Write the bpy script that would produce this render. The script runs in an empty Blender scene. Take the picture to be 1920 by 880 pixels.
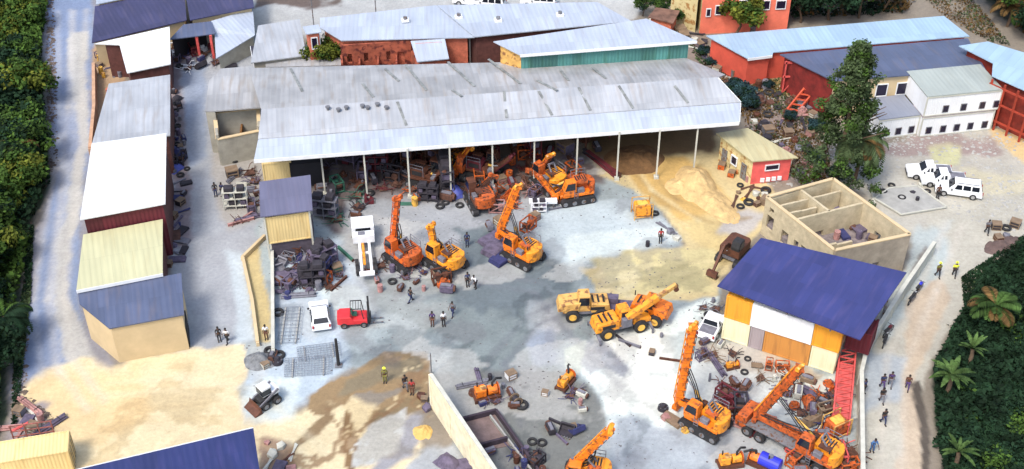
import bpy, math, random
import numpy as np
from mathutils import Vector, Matrix, noise as mnoise
random.seed(7); RNG = np.random.default_rng(7)
R = math.radians; PI = math.pi
sc = bpy.context.scene
COL = sc.collection

# ------------------------------------------------------------------ camera, world, sun, exposure
CAM_H = 81.0; PITCH = R(38); FPX = 2389.0
cd = bpy.data.cameras.new('camera'); cam = bpy.data.objects.new('camera', cd); COL.objects.link(cam)
cam.location = (0, 0, CAM_H); cam.rotation_euler = (R(90) - PITCH, 0, 0)
cd.sensor_width = 36; cd.lens = 36 * FPX / 1920; cd.clip_start = 1; cd.clip_end = 5000
sc.camera = cam
SUN_EL = R(56); SUN_AZ = R(215)          # azimuth clockwise from +Y: behind the camera, to the left
w = bpy.data.worlds.new('World'); sc.world = w; w.use_nodes = True
nt = w.node_tree; bg = nt.nodes['Background']
sky = nt.nodes.new('ShaderNodeTexSky'); sky.sky_type = 'NISHITA'; sky.sun_disc = False
sky.sun_elevation = SUN_EL; sky.sun_rotation = SUN_AZ
sky.air_density = 1.2; sky.dust_density = 3.5; sky.ozone_density = 1.0
nt.links.new(sky.outputs[0], bg.inputs[0]); bg.inputs[1].default_value = 0.15
sd = bpy.data.lights.new('sun', 'SUN'); so = bpy.data.objects.new('sun', sd); COL.objects.link(so)
sd.energy = 1.5; sd.angle = R(14.0); sd.color = (1.0, 0.95, 0.88)
sv = Vector((math.sin(SUN_AZ) * math.cos(SUN_EL), math.cos(SUN_AZ) * math.cos(SUN_EL), math.sin(SUN_EL)))
so.rotation_euler = (-sv).to_track_quat('-Z', 'Y').to_euler(); so.location = sv * 150
sc.view_settings.view_transform = 'Standard'; sc.view_settings.look = 'None'
sc.view_settings.gamma = 1; sc.view_settings.exposure = 0.90
try: sc.view_settings.use_curve_mapping = False
except Exception: pass

# ------------------------------------------------------------------ layout helper: plan position of a point at height z
ct, st = math.cos(PITCH), math.sin(PITCH)
def P(px, py, z=0.0):
    u = (px - 960) / FPX; v = (440 - py) / FPX
    t = (z - CAM_H) / (-st + v * ct)
    return Vector((u * t, (ct + v * st) * t, z))
def PY(px, py, Y):            # the point over plan depth Y
    u = (px - 960) / FPX; v = (440 - py) / FPX
    t = Y / (ct + v * st)
    return Vector((u * t, Y, CAM_H + (-st + v * ct) * t))
def lin(c): 
    c = c / 255.0
    return c / 12.92 if c <= 0.04045 else ((c + 0.055) / 1.055) ** 2.4
def T(r, g, b, k=1.55): return tuple(min(0.8, lin(x) / k) for x in (r, g, b))

# ------------------------------------------------------------------ tagging
def tag(o, label=None, cat=None, group=None, kind=None):
    if label: o['label'] = label
    if cat: o['category'] = cat
    if group: o['group'] = group
    if kind: o['kind'] = kind
    return o
def thing(name, label, cat, loc=(0, 0, 0), rz=0.0, group=None, s=1.0):
    o = bpy.data.objects.new(name, None); COL.objects.link(o)
    o.location = loc; o.rotation_euler = (0, 0, rz); o.scale = (s, s, s); o.empty_display_size = .3
    return tag(o, label, cat, group)
def copy_tree(o, parent=None):
    c = o.copy(); COL.objects.link(c); c.parent = parent
    for ch in list(o.children): copy_tree(ch, c)
    return c
ORD = ['leftmost', 'second from the left', 'third from the left', 'fourth from the left', 'fifth from the left', 'sixth from the left',
       'seventh from the left', 'eighth from the left', 'ninth from the left', 'tenth from the left', 'eleventh from the left', 'twelfth from the left',
       'thirteenth from the left', 'fourteenth from the left', 'fifteenth from the left', 'sixteenth from the left', 'seventeenth from the left', 'eighteenth from the left',
       'nineteenth from the left', 'twentieth from the left', 'twenty first from the left', 'twenty second from the left', 'twenty third from the left', 'twenty fourth from the left',
       'twenty fifth from the left','twenty sixth from the left','twenty seventh from the left','twenty eighth from the left']
ORDN = [s.replace('leftmost', 'nearest the camera').replace('from the left', 'nearest the camera') for s in ORD]

# ------------------------------------------------------------------ materials
_m = {}
def mat(name, col, rough=.75, metal=0.0, var=.18, scale=1.2, bump=.0, rust=None, fine=0.0):
    if name in _m: return _m[name]
    m = bpy.data.materials.new(name); m.use_nodes = True; n = m.node_tree; b = n.nodes['Principled BSDF']
    tc = n.nodes.new('ShaderNodeTexCoord'); no = n.nodes.new('ShaderNodeTexNoise')
    geo = n.nodes.new('ShaderNodeNewGeometry')
    no.inputs['Scale'].default_value = scale; no.inputs['Detail'].default_value = 6; no.inputs['Roughness'].default_value = .65
    n.links.new(geo.outputs['Position'], no.inputs['Vector'])
    mr = n.nodes.new('ShaderNodeMapRange'); mr.inputs['From Min'].default_value = .3; mr.inputs['From Max'].default_value = .7
    mr.inputs['To Min'].default_value = 1 - var; mr.inputs['To Max'].default_value = 1 + var * .6
    n.links.new(no.outputs['Fac'], mr.inputs['Value'])
    mx = n.nodes.new('ShaderNodeMix'); mx.data_type = 'RGBA'; mx.blend_type = 'MULTIPLY'; mx.inputs[0].default_value = 1
    mx.inputs[6].default_value = (*col, 1); n.links.new(mr.outputs[0], mx.inputs[7])
    out = mx.outputs[2]
    if rust:
        n2 = n.nodes.new('ShaderNodeTexNoise'); n2.inputs['Scale'].default_value = scale * 1.9; n2.inputs['Detail'].default_value = 8
        n.links.new(geo.outputs['Position'], n2.inputs['Vector'])
        m2 = n.nodes.new('ShaderNodeMapRange'); m2.inputs['From Min'].default_value = .52; m2.inputs['From Max'].default_value = .64
        n.links.new(n2.outputs['Fac'], m2.inputs['Value'])
        m3 = n.nodes.new('ShaderNodeMix'); m3.data_type = 'RGBA'; m3.inputs[7].default_value = (*rust, 1)
        n.links.new(m2.outputs[0], m3.inputs[0]); n.links.new(out, m3.inputs[6]); out = m3.outputs[2]
    n.links.new(out, b.inputs['Base Color'])
    b.inputs['Roughness'].default_value = rough; b.inputs['Metallic'].default_value = metal
    if bump:
        bp = n.nodes.new('ShaderNodeBump'); bp.inputs['Strength'].default_value = bump; bp.inputs['Distance'].default_value = .1
        n3 = n.nodes.new('ShaderNodeTexNoise'); n3.inputs['Scale'].default_value = 6; n3.inputs['Detail'].default_value = 5
        n.links.new(geo.outputs['Position'], n3.inputs['Vector']); n.links.new(n3.outputs['Fac'], bp.inputs['Height'])
        n.links.new(bp.outputs[0], b.inputs['Normal'])
    _m[name] = m; return m
def sheet_mat(name, col, wave=.55, panel=(1.1, 5.0), tint=.10, stain=(.30, .22, .16), stain_amt=.35, rough=.5, bump=.22, band=.35):
    """corrugated sheet: ribs along V of the UV map, sheet to sheet tint, dark laps, streaky weathering"""
    if name in _m: return _m[name]
    m = bpy.data.materials.new(name); m.use_nodes = True; n = m.node_tree; L = n.links; b = n.nodes['Principled BSDF']
    uv = n.nodes.new('ShaderNodeUVMap'); sx = n.nodes.new('ShaderNodeSeparateXYZ'); L.new(uv.outputs[0], sx.inputs[0])
    br = n.nodes.new('ShaderNodeTexBrick'); L.new(uv.outputs[0], br.inputs['Vector']); br.offset = .5
    br.inputs['Scale'].default_value = 1; br.inputs['Brick Width'].default_value = panel[0]; br.inputs['Row Height'].default_value = panel[1]
    br.inputs['Mortar Size'].default_value = .018; br.inputs['Mortar Smooth'].default_value = .6
    br.inputs['Color1'].default_value = (*[min(.85, c * (1 + tint * .5)) for c in col], 1)
    br.inputs['Color2'].default_value = (*[c * (1 - tint) for c in col], 1)
    br.inputs['Mortar'].default_value = (*[c * .78 for c in col], 1)
    mp = n.nodes.new('ShaderNodeMapping'); mp.inputs['Scale'].default_value = (1.1, .16, 1); L.new(uv.outputs[0], mp.inputs[0])
    n1 = n.nodes.new('ShaderNodeTexNoise'); n1.inputs['Scale'].default_value = 1.3; n1.inputs['Detail'].default_value = 7; L.new(mp.outputs[0], n1.inputs['Vector'])
    r1 = n.nodes.new('ShaderNodeMapRange'); r1.inputs['From Min'].default_value = .52; r1.inputs['From Max'].default_value = .78
    r1.inputs['To Max'].default_value = stain_amt; L.new(n1.outputs['Fac'], r1.inputs['Value'])
    m1 = n.nodes.new('ShaderNodeMix'); m1.data_type = 'RGBA'; m1.inputs[7].default_value = (*stain, 1)
    L.new(r1.outputs[0], m1.inputs[0]); L.new(br.outputs['Color'], m1.inputs[6])
    n2 = n.nodes.new('ShaderNodeTexNoise'); n2.inputs['Scale'].default_value = .22; n2.inputs['Detail'].default_value = 4; L.new(uv.outputs[0], n2.inputs['Vector'])
    r2 = n.nodes.new('ShaderNodeMapRange'); r2.inputs['From Min'].default_value = .3; r2.inputs['From Max'].default_value = .7
    r2.inputs['To Min'].default_value = 1 - band * .45; r2.inputs['To Max'].default_value = 1 + band * .2; L.new(n2.outputs['Fac'], r2.inputs['Value'])
    m2 = n.nodes.new('ShaderNodeMix'); m2.data_type = 'RGBA'; m2.blend_type = 'MULTIPLY'; m2.inputs[0].default_value = 1
    L.new(m1.outputs[2], m2.inputs[6]); L.new(r2.outputs[0], m2.inputs[7]); L.new(m2.outputs[2], b.inputs['Base Color'])
    mu = n.nodes.new('ShaderNodeMath'); mu.operation = 'MULTIPLY'; mu.inputs[1].default_value = 2 * PI / wave; L.new(sx.outputs[0], mu.inputs[0])
    si = n.nodes.new('ShaderNodeMath'); si.operation = 'SINE'; L.new(mu.outputs[0], si.inputs[0])
    bp = n.nodes.new('ShaderNodeBump'); bp.inputs['Strength'].default_value = bump; bp.inputs['Distance'].default_value = .035
    L.new(si.outputs[0], bp.inputs['Height']); L.new(bp.outputs[0], b.inputs['Normal'])
    b.inputs['Roughness'].default_value = rough
    _m[name] = m; return m

M = dict(
 conc=mat('concrete', T(190, 190, 185), .9, var=.22, scale=.8, bump=.3), concL=mat('pale_concrete', T(225, 225, 212), .9, var=.2, scale=.7, bump=.3),
 block=mat('sandcrete_block', T(208, 194, 162, 1.3), .95, var=.28, scale=1.1, bump=.5), tan=mat('tan_render', T(232, 208, 165, 1.5), .9, var=.12, scale=.6),
 brick=mat('red_brick', T(200, 112, 86, 1.1), .95, var=.4, scale=1.6, bump=.5), salmon=mat('salmon_render', T(228, 120, 95, 1.0), .9, var=.22, scale=.5),
 redwall=mat('red_paint_wall', T(220, 92, 72, 1.2), .8, var=.25, scale=.5), pinkwall=mat('pink_paint_wall', T(235, 100, 95, 1.0), .8, var=.2),
 cream=mat('cream_paint', T(245, 228, 170), .6, var=.15, scale=.9, rust=T(190, 140, 80)), white=mat('white_paint', (.72, .74, .76), .5, var=.1, scale=1.0),
 gwall=mat('grey_beige_wall', T(190, 186, 172, 1.5), .95, var=.25, scale=.8), dark=mat('dark_void', (.012, .011, .014), .9), glass=mat('dark_glass', (.012, .015, .022), .12), black=mat('black_rubber', (.02, .02, .022), .8, var=.3, scale=3),  # dark_void: flat black that paints in unlit interiors
 steel=mat('grey_steel', (.22, .23, .25), .55, .4, var=.3, scale=2, rust=(.16, .08, .04)), rust=mat('rusty_steel', (.10, .045, .03), .9, var=.5, scale=2.5),
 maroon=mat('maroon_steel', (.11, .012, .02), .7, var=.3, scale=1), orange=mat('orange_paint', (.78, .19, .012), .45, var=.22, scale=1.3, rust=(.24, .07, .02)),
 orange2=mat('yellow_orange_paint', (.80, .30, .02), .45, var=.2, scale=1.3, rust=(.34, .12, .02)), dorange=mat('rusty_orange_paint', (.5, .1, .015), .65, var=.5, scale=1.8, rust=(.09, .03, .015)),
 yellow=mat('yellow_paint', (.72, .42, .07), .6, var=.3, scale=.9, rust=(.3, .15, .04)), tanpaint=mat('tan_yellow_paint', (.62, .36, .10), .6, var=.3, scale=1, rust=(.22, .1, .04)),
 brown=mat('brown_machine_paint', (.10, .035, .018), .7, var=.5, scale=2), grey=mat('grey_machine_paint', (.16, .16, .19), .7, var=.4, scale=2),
 purple=mat('violet_grey_steel', (.11, .09, .14), .8, var=.5, scale=2), red=mat('red_paint', (.62, .03, .035), .45, var=.15, scale=2),
 redsteel=mat('faded_red_steel', (.6, .09, .08), .7, var=.3, scale=1.5), blue=mat('blue_paint', (.02, .03, .5), .5, var=.2), dbrick=mat('dark_brick', T(110, 66, 60), .95, var=.4, scale=1.5), wood=mat('weathered_timber', (.2, .14, .09), .9, var=.35, scale=2),
 rubble=mat('rubble', (.2, .17, .17), 1, var=.5, scale=2, bump=.5), greyheap=mat('grey_spoil', (.17, .18, .19), 1, var=.5, scale=2, bump=.6),
 sandm=mat('loose_sand', T(236, 202, 142), 1, var=.3, scale=1.2, bump=.5), trunk=mat('bark', (.12, .08, .05), .95, var=.4, scale=3),
 chrome=mat('bright_steel', (.55, .56, .58), .3, .8), lamp=mat('headlamp_lens', (.7, .72, .75), .15), redlens=mat('tail_lens', (.35, .01, .01), .3),
 skin=mat('skin', (.09, .045, .028), .6), hair=mat('black_hair', (.008, .007, .007), .8), tarp=mat('blue_tarpaulin', (.06, .08, .33), .6, var=.3),
 green=mat('green_paint', (.03, .12, .08), .6, var=.3), violetw=mat('dark_window', (.015, .012, .03), .2),
)
RF = dict(
 pale=sheet_mat('pale_blue_roof_sheet', T(208, 220, 238, 1.7), stain=T(170, 160, 150), panel=(1.0, 7.0), band=.3),
 pale2=sheet_mat('grey_white_roof_sheet', T(204, 209, 216, 1.7), stain=T(165, 150, 135), panel=(1.0, 5.0), band=.5, stain_amt=.55),
 back=sheet_mat('weathered_grey_roof_sheet', T(198, 199, 201, 1.65), stain=T(165, 148, 128), panel=(.95, 4.0), tint=.14, stain_amt=.7, band=.6),
 lane=sheet_mat('beige_roof_sheet', T(205, 205, 190, 1.75), stain=T(170, 150, 120), panel=(1.0, 6.0), band=.4),
 bright=sheet_mat('bright_white_roof_sheet', T(252, 255, 255), stain=T(220, 225, 220), panel=(1.0, 14.0), tint=.03, stain_amt=.15, band=.08),
 cream=sheet_mat('cream_roof_sheet', T(236, 234, 188, 1.75), stain=T(190, 170, 120), panel=(1.0, 9.0), tint=.05, stain_amt=.25, band=.2),
 blue=sheet_mat('blue_roof_sheet', T(76, 84, 160, 2.3), stain=T(100, 92, 150), panel=(1.0, 3.2), tint=.14, stain_amt=.55, rough=.6, band=.4),
 blue2=sheet_mat('deep_blue_roof_sheet', T(62, 76, 150, 2.7), stain=T(90, 85, 150), panel=(1.0, 3.2), tint=.14, stain_amt=.55, rough=.6, band=.4),
 slate=sheet_mat('dull_indigo_roof_sheet', T(80, 80, 125, 2.1), stain=T(100, 92, 120), panel=(1.0, 3.2), tint=.14, stain_amt=.55, rough=.6, band=.4),
 bgrey=sheet_mat('blue_grey_roof_sheet', T(112, 124, 158, 2.0), stain=T(130, 120, 125), panel=(1.0, 3.2), tint=.14, stain_amt=.55, rough=.55, band=.4),
 ltblue=sheet_mat('light_blue_roof_sheet', T(188, 220, 246, 1.7), stain=T(160, 180, 200), panel=(1.0, 7.0), band=.25),
 tanr=sheet_mat('pale_yellow_roof_sheet', T(228, 218, 170, 1.7), stain=T(180, 150, 100), panel=(1.0, 5.0), band=.3, stain_amt=.4),
 greenw=sheet_mat('green_wall_sheet', T(78, 135, 130, 1.1), wave=.4, stain=T(60, 110, 70), panel=(1.6, 12.0), tint=.4, stain_amt=.6, rough=.7, band=.6, bump=.5),
 maroonw=sheet_mat('maroon_wall_sheet', (.10, .010, .018), wave=.4, stain=(.03, .005, .01), panel=(1.2, 6.0), tint=.3, rough=.7, bump=.5),
 cabroof=sheet_mat('pale_grey_green_roof_sheet', T(196, 205, 198, 1.7), stain=T(170, 170, 150), panel=(1.2, 6.0), band=.3),
 cabroof2=sheet_mat('grey_blue_roof_sheet', T(165, 172, 188, 1.7), stain=T(150, 150, 150), panel=(1.2, 6.0), band=.3),
 cont_o=sheet_mat('orange_container_sheet', T(246, 166, 50, 1.1), wave=.3, stain=T(200, 110, 40), panel=(3.0, 9.0), tint=.08, stain_amt=.7, rough=.6, bump=.3),
 cont_w=sheet_mat('white_container_sheet', (.78, .80, .82), wave=.3, stain=T(230, 225, 215), panel=(3.0, 9.0), tint=.03, stain_amt=.2, rough=.6, bump=.3),
 cont_c=sheet_mat('cream_container_sheet', T(250, 235, 195, 1.1), wave=.3, stain=T(200, 180, 130), panel=(3.0, 9.0), tint=.05, stain_amt=.5, rough=.6, bump=.3),
 cont_b=sheet_mat('brown_container_sheet', T(205, 142, 70, 1.1), wave=.3, stain=T(120, 80, 60), panel=(3.0, 9.0), tint=.15, stain_amt=.9, rough=.7, bump=.3),
 cont_g=sheet_mat('grey_container_sheet', T(168, 156, 158, 1.1), wave=.3, stain=T(120, 110, 120), panel=(3.0, 9.0), tint=.15, stain_amt=.6, rough=.7, bump=.3),
 cont_y=sheet_mat('yellow_container_sheet', T(232, 206, 146, 1.1), wave=.3, stain=T(190, 140, 60), panel=(3.0, 9.0), tint=.06, stain_amt=.6, rough=.6, bump=.3),
)

# ------------------------------------------------------------------ mesh builder
class MB:
    def __init__(s): s.v = []; s.f = []; s.mi = []; s.uv = []
    def face(s, idx, mi=0, uvs=None): s.f.append(tuple(idx)); s.mi.append(mi); s.uv.append(uvs)
    def prism(s, pts, top, bot, mi=0, cap=True):      # pts: list of (x,y); top/bot: numbers or lists
        n = len(pts); tz = top if hasattr(top, '__len__') else [top] * n; bz = bot if hasattr(bot, '__len__') else [bot] * n
        b = len(s.v)
        s.v += [(p[0], p[1], z) for p, z in zip(pts, bz)] + [(p[0], p[1], z) for p, z in zip(pts, tz)]
        for i in range(n): j = (i + 1) % n; s.face((b + i, b + j, b + n + j, b + n + i), mi)
        if cap: s.face([b + n + i for i in range(n)], mi); s.face([b + n - 1 - i for i in range(n)], mi)
        return s
    def box(s, c, d, rz=0.0, mi=0, M4=None, taper=1.0):
        hx, hy, hz = d[0] / 2, d[1] / 2, d[2] / 2; b = len(s.v); cr, sr = math.cos(rz), math.sin(rz)
        for z in (-hz, hz):
            k = taper if z > 0 else 1
            for x, y in ((-hx, -hy), (hx, -hy), (hx, hy), (-hx, hy)):
                x *= k; y *= k; s.v.append((c[0] + x * cr - y * sr, c[1] + x * sr + y * cr, c[2] + z))
        for q in ((0, 3, 2, 1), (4, 5, 6, 7), (0, 1, 5, 4), (1, 2, 6, 5), (2, 3, 7, 6), (3, 0, 4, 7)): s.face([b + i for i in q], mi)
        return s
    def beam(s, p, q, w_, h_, mi=0, w2=None, h2=None):
        p = Vector(p); q = Vector(q); d = q - p
        if d.length < 1e-6: return s
        d.normalize(); a = d.cross(Vector((0, 0, 1)))
        if a.length < 1e-3: a = Vector((0, 1, 0))
        a.normalize(); c = a.cross(d); b = len(s.v)
        for o_, ww, hh in ((p, w_, h_), (q, w2 or w_, h2 or h_)):
            for i, j in ((-1, -1), (1, -1), (1, 1), (-1, 1)): s.v.append(tuple(o_ + a * (i * ww / 2) + c * (j * hh / 2)))
        for f in ((0, 1, 2, 3), (7, 6, 5, 4), (0, 4, 5, 1), (1, 5, 6, 2), (2, 6, 7, 3), (3, 7, 4, 0)): s.face([b + i for i in f], mi)
        return s
    def cyl(s, p, q, r, n=10, r2=None, mi=0, cap=True):
        p = Vector(p); q = Vector(q); d = (q - p).normalized(); a = d.cross(Vector((0, 0, 1)))
        if a.length < 1e-3: a = Vector((1, 0, 0))
        a.normalize(); c = a.cross(d); b = len(s.v); r2 = r if r2 is None else r2
        for o_, rr in ((p, r), (q, r2)):
            for i in range(n):
                t = 2 * PI * i / n; s.v.append(tuple(o_ + a * (math.cos(t) * rr) + c * (math.sin(t) * rr)))
        for i in range(n): j = (i + 1) % n; s.face((b + i, b + j, b + n + j, b + n + i), mi)
        if cap: s.face([b + i for i in range(n)][::-1], mi); s.face([b + n + i for i in range(n)], mi)
        return s
    def tube(s, pts, r, n=6, mi=0):
        for a, b in zip(pts[:-1], pts[1:]): s.cyl(a, b, r, n, mi=mi)
        return s
    def side(s, prof, y0, y1, mi=0, inset=0.0, zin=None):  # profile (x,z) extruded across y; above zin the sides lean in
        n = len(prof); b = len(s.v)
        for y, sg in ((y0, 1), (y1, -1)):
            for x, z in prof:
                k = inset if (zin is not None and z > zin) else 0
                s.v.append((x, y + sg * k, z))
        for i in range(n): j = (i + 1) % n; s.face((b + i, b + n + i, b + n + j, b + j), mi)
        s.face([b + i for i in range(n)], mi); s.face([b + n + i for i in range(n)][::-1], mi)
        return s
    def build(s, name, mats, parent=None, bevel=0.0, smooth=False):
        me = bpy.data.meshes.new(name); me.from_pydata([tuple(v) for v in s.v], [], s.f); me.validate(clean_customdata=False)
        if not isinstance(mats, (list, tuple)): mats = [mats]
        for m_ in mats: me.materials.append(m_)
        if len(me.polygons) == len(s.mi): me.polygons.foreach_set('material_index', s.mi)
        # fix orientation
        import bmesh
        bm = bmesh.new(); bm.from_mesh(me); bmesh.ops.recalc_face_normals(bm, faces=bm.faces)
        bm.to_mesh(me); bm.free()
        boxuv(me)
        if smooth: me.polygons.foreach_set('use_smooth', [True] * len(me.polygons))
        o = bpy.data.objects.new(name, me); COL.objects.link(o); o.parent = parent
        if bevel:
            md = o.modifiers.new('bevel', 'BEVEL'); md.width = bevel; md.segments = 2; md.limit_method = 'ANGLE'
        return o
def boxuv(me, udir=None):
    """metric UVs: walls get u along the wall and v up; level faces u along udir"""
    uvl = me.uv_layers.get('UVMap') or me.uv_layers.new(name='UVMap')
    for p in me.polygons:
        nrm = p.normal
        if udir is not None: a = Vector(udir) - nrm * nrm.dot(Vector(udir))
        elif abs(nrm.z) > .7: a = Vector((1, 0, 0))
        else: a = Vector((0, 0, 1)).cross(nrm)
        if udir is not None and abs(nrm.z) < .5: a = Vector((0, 0, 1)).cross(nrm)
        if a.length < 1e-4: a = Vector((1, 0, 0))
        a.normalize(); c = nrm.cross(a)
        for li in p.loop_indices:
            co = me.vertices[me.loops[li].vertex_index].co
            uvl.data[li].uv = (co.dot(a), co.dot(c))
def part(mb, name, m, parent, **k): return mb.build(name, m, parent, **k)

# ------------------------------------------------------------------ buildings
def offset_poly(pts, d):
    n = len(pts); out = []; area = sum(pts[i][0] * pts[(i + 1) % n][1] - pts[(i + 1) % n][0] * pts[i][1] for i in range(n))
    sg = 1 if area > 0 else -1; ds = d if hasattr(d, '__len__') else [d] * n     # ds[i] belongs to the edge i -> i+1
    for i in range(n):
        p0, p1, p2 = Vector(pts[i - 1][:2]), Vector(pts[i][:2]), Vector(pts[(i + 1) % n][:2])
        e1 = (p1 - p0).normalized(); e2 = (p2 - p1).normalized()
        n1 = Vector((-e1.y, e1.x)) * sg; n2 = Vector((-e2.y, e2.x)) * sg
        a1 = p1 + n1 * ds[i - 1]; a2 = p1 + n2 * ds[i]; cr = e1.x * e2.y - e1.y * e2.x
        if abs(cr) < .05: out.append(a1); continue
        t = ((a2.x - a1.x) * e2.y - (a2.y - a1.y) * e2.x) / cr; out.append(a1 + e1 * t)
    return out
def roof_slab(name, pts3, m, parent, th=.12, udir=None):
    mb = MB(); n = len(pts3); b = 0
    mb.v = [tuple(p) for p in pts3] + [(p[0], p[1], p[2] - th) for p in pts3]
    mb.f = []; mb.mi = []
    mb.face(range(n)); mb.face([2 * n - 1 - i for i in range(n)])
    for i in range(n): j = (i + 1) % n; mb.face((i, i + n, j + n, j))
    o = mb.build(name, m, parent)
    if udir is None: udir = Vector(pts3[1]) - Vector(pts3[0])
    boxuv(o.data, udir); return o
def wall_opening(parent, p, q, zb, items, side=1, kinds=None):
    """window / door leaves set proud on the wall line p->q. items: (f0,f1,z0,z1,kind)"""
    p = Vector(p); q = Vector(q); d = (q - p); Lw = d.length; d.normalize(); nn = Vector((d.y, -d.x)) * side; ang = math.atan2(d.y, d.x)
    for f0, f1, z0, z1, kind in items:
        c = p + d * (Lw * (f0 + f1) / 2); w_ = Lw * (f1 - f0)
        if kind == 'window':
            fr = MB(); t = .09
            cc = c + nn * .06
            for sx_, wx, zc, hz in ((0, w_, z0 - t / 2, t), (0, w_, z1 + t / 2, t)): fr.box((cc.x, cc.y, zc), (wx + 2 * t, .16, hz), ang)
            for sg in (-1, 1):
                e = cc + d * (sg * (w_ / 2 + t / 2)); fr.box((e.x, e.y, (z0 + z1) / 2), (t, .16, z1 - z0 - .01), ang)
            fo = fr.build('window', M['white'] if kinds is None else kinds, parent)
            g = MB(); e = c + nn * .03; g.box((e.x, e.y, (z0 + z1) / 2), (w_ - .01, .05, z1 - z0 - .01), ang); g.build('pane', M['violetw'], fo)
        else:
            mm = {'door': M['steel'], 'dark': M['dark'], 'wood': M['wood'], 'roller': M['steel']}[kind]
            g = MB(); e = c + nn * .05; g.box((e.x, e.y, (z0 + z1) / 2), (w_, .1, z1 - z0), ang); do = g.build('door', mm, parent)
            h = MB(); e = c + nn * .13 + d * (w_ * .38); h.box((e.x, e.y, z0 + 1.0), (.08, .08, .3), ang); h.build('handle', M['chrome'], do)
def building(name, label, cat, roof, wall=None, rmat=None, inset=.3, th=.12, udir=None, openings=(), open_edges=(), wmats=None, base=0.0, group=None, post=None, wall_th=.2, fascia=None):
    """roof: world points (x,y,z), counter order free. each wall edge follows the roof underside"""
    pts = [Vector(p) for p in roof]; n = len(pts); c = sum(pts, Vector()) / n
    root = thing(name, label, cat, (c.x, c.y, base), 0, group)
    L_ = [p - Vector((c.x, c.y, base)) for p in pts]
    roof_slab('roof', L_, rmat, root, th, udir if udir is None else (L_[udir[1]] - L_[udir[0]]))
    ip = offset_poly([(p.x, p.y) for p in L_], inset)
    jp = offset_poly([(p.x, p.y) for p in L_], (inset if not hasattr(inset, '__len__') else min(inset)) + wall_th) if not hasattr(inset, '__len__') else offset_poly([(p.x, p.y) for p in L_], [i + wall_th for i in inset])
    area = sum(L_[i].x * L_[(i + 1) % n].y - L_[(i + 1) % n].x * L_[i].y for i in range(n)); side = 1 if area > 0 else -1
    for i in range(n):
        j = (i + 1) % n
        if i in open_edges or (wall is None and not (wmats and i in wmats)): continue
        mb = MB(); mb.prism([ip[i], ip[j], jp[j], jp[i]], [L_[i].z - th + .0, L_[j].z - th, L_[j].z - th, L_[i].z - th], 0.0)
        mb.build('wall', (wmats or {}).get(i, wall), root)
        its = [o_[1:] for o_ in openings if o_[0] == i]
        if its: wall_opening(root, ip[i], ip[j], 0, its, side)
    if fascia is not None:
        for i in fascia:
            j = (i + 1) % n; f_ = MB(); a, b_ = L_[i], L_[j]; dd = (b_ - a).to_2d().normalized(); nn = Vector((dd.y, -dd.x)) * side * .05
            f_.beam((a.x + nn.x, a.y + nn.y, a.z - .13), (b_.x + nn.x, b_.y + nn.y, b_.z - .13), .06, .34); f_.build('fascia', M['white'], root)
    if post:
        for i, fs in post.items():
            j = (i + 1) % n
            for f_ in fs:
                x = ip[i].x * (1 - f_) + ip[j].x * f_; y = ip[i].y * (1 - f_) + ip[j].y * f_; z = L_[i].z * (1 - f_) + L_[j].z * f_ - th
                MB().box((x, y, z / 2), (.18, .18, z)).build('post', M['concL'], root)
    return root, L_, ip
def PP(*a): return [P(*t) for t in a]
def wall_holes(mb, p, q, h0, h1, th, holes, mi=0):
    """solid wall from p to q (2D) with real openings; holes: (f0,f1,z0,z1)"""
    p = Vector(p); q = Vector(q); d = q - p; Lw = d.length; d.normalize(); ang = math.atan2(d.y, d.x)
    cuts = sorted(set([0, 1] + [h[0] for h in holes] + [h[1] for h in holes]))
    for a, b in zip(cuts[:-1], cuts[1:]):
        fm = (a + b) / 2; c = p + d * (Lw * fm); w_ = Lw * (b - a); top = h0 + (h1 - h0) * fm
        z = 0.0
        for hh in sorted([h for h in holes if h[0] <= fm <= h[1]], key=lambda t: t[2]):
            if hh[2] > z + .02: mb.box((c.x, c.y, (z + hh[2]) / 2), (w_, th, hh[2] - z), ang, mi)
            z = hh[3]
        if top > z + .02: mb.box((c.x, c.y, (z + top) / 2), (w_, th, top - z), ang, mi)
    return mb
# ================================================================== GROUND
def w2px(x, y):
    dz = -CAM_H; depth = y * ct - dz * st; up = y * st + dz * ct
    return 960 + FPX * x / depth, 440 - FPX * up / depth
def inpoly(X, Y, poly):
    ins = np.zeros(X.shape, bool); dist = np.full(X.shape, 1e9); n = len(poly)
    for i in range(n):
        x1, y1 = poly[i]; x2, y2 = poly[(i + 1) % n]
        if y1 != y2:
            c = ((y1 > Y) != (y2 > Y)) & (X < (x2 - x1) * (Y - y1) / (y2 - y1) + x1); ins ^= c
        L2 = (x2 - x1) ** 2 + (y2 - y1) ** 2 + 1e-9
        t = np.clip(((X - x1) * (x2 - x1) + (Y - y1) * (y2 - y1)) / L2, 0, 1)
        dist = np.minimum(dist, np.hypot(X - x1 - t * (x2 - x1), Y - y1 - t * (y2 - y1)))
    return np.where(ins, dist, -dist)
def vnoise(x, y, s, seed):
    r = np.random.default_rng(seed).random((256, 256)); x = x / s + 57.3; y = y / s + 91.7
    xi = np.floor(x).astype(int); yi = np.floor(y).astype(int); fx = x - xi; fy = y - yi; fx = fx * fx * (3 - 2 * fx); fy = fy * fy * (3 - 2 * fy)
    g = lambda a, b: r[a % 256, b % 256]
    return (g(xi, yi) * (1 - fx) + g(xi + 1, yi) * fx) * (1 - fy) + (g(xi, yi + 1) * (1 - fx) + g(xi + 1, yi + 1) * fx) * fy
def fbm(x, y, s, seed, o=4):
    t = 0; a = .5
    for k in range(o): t = t + a * vnoise(x, y, s / 2 ** k, seed + k); a *= .5
    return t / (1 - .5 ** o)
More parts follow.
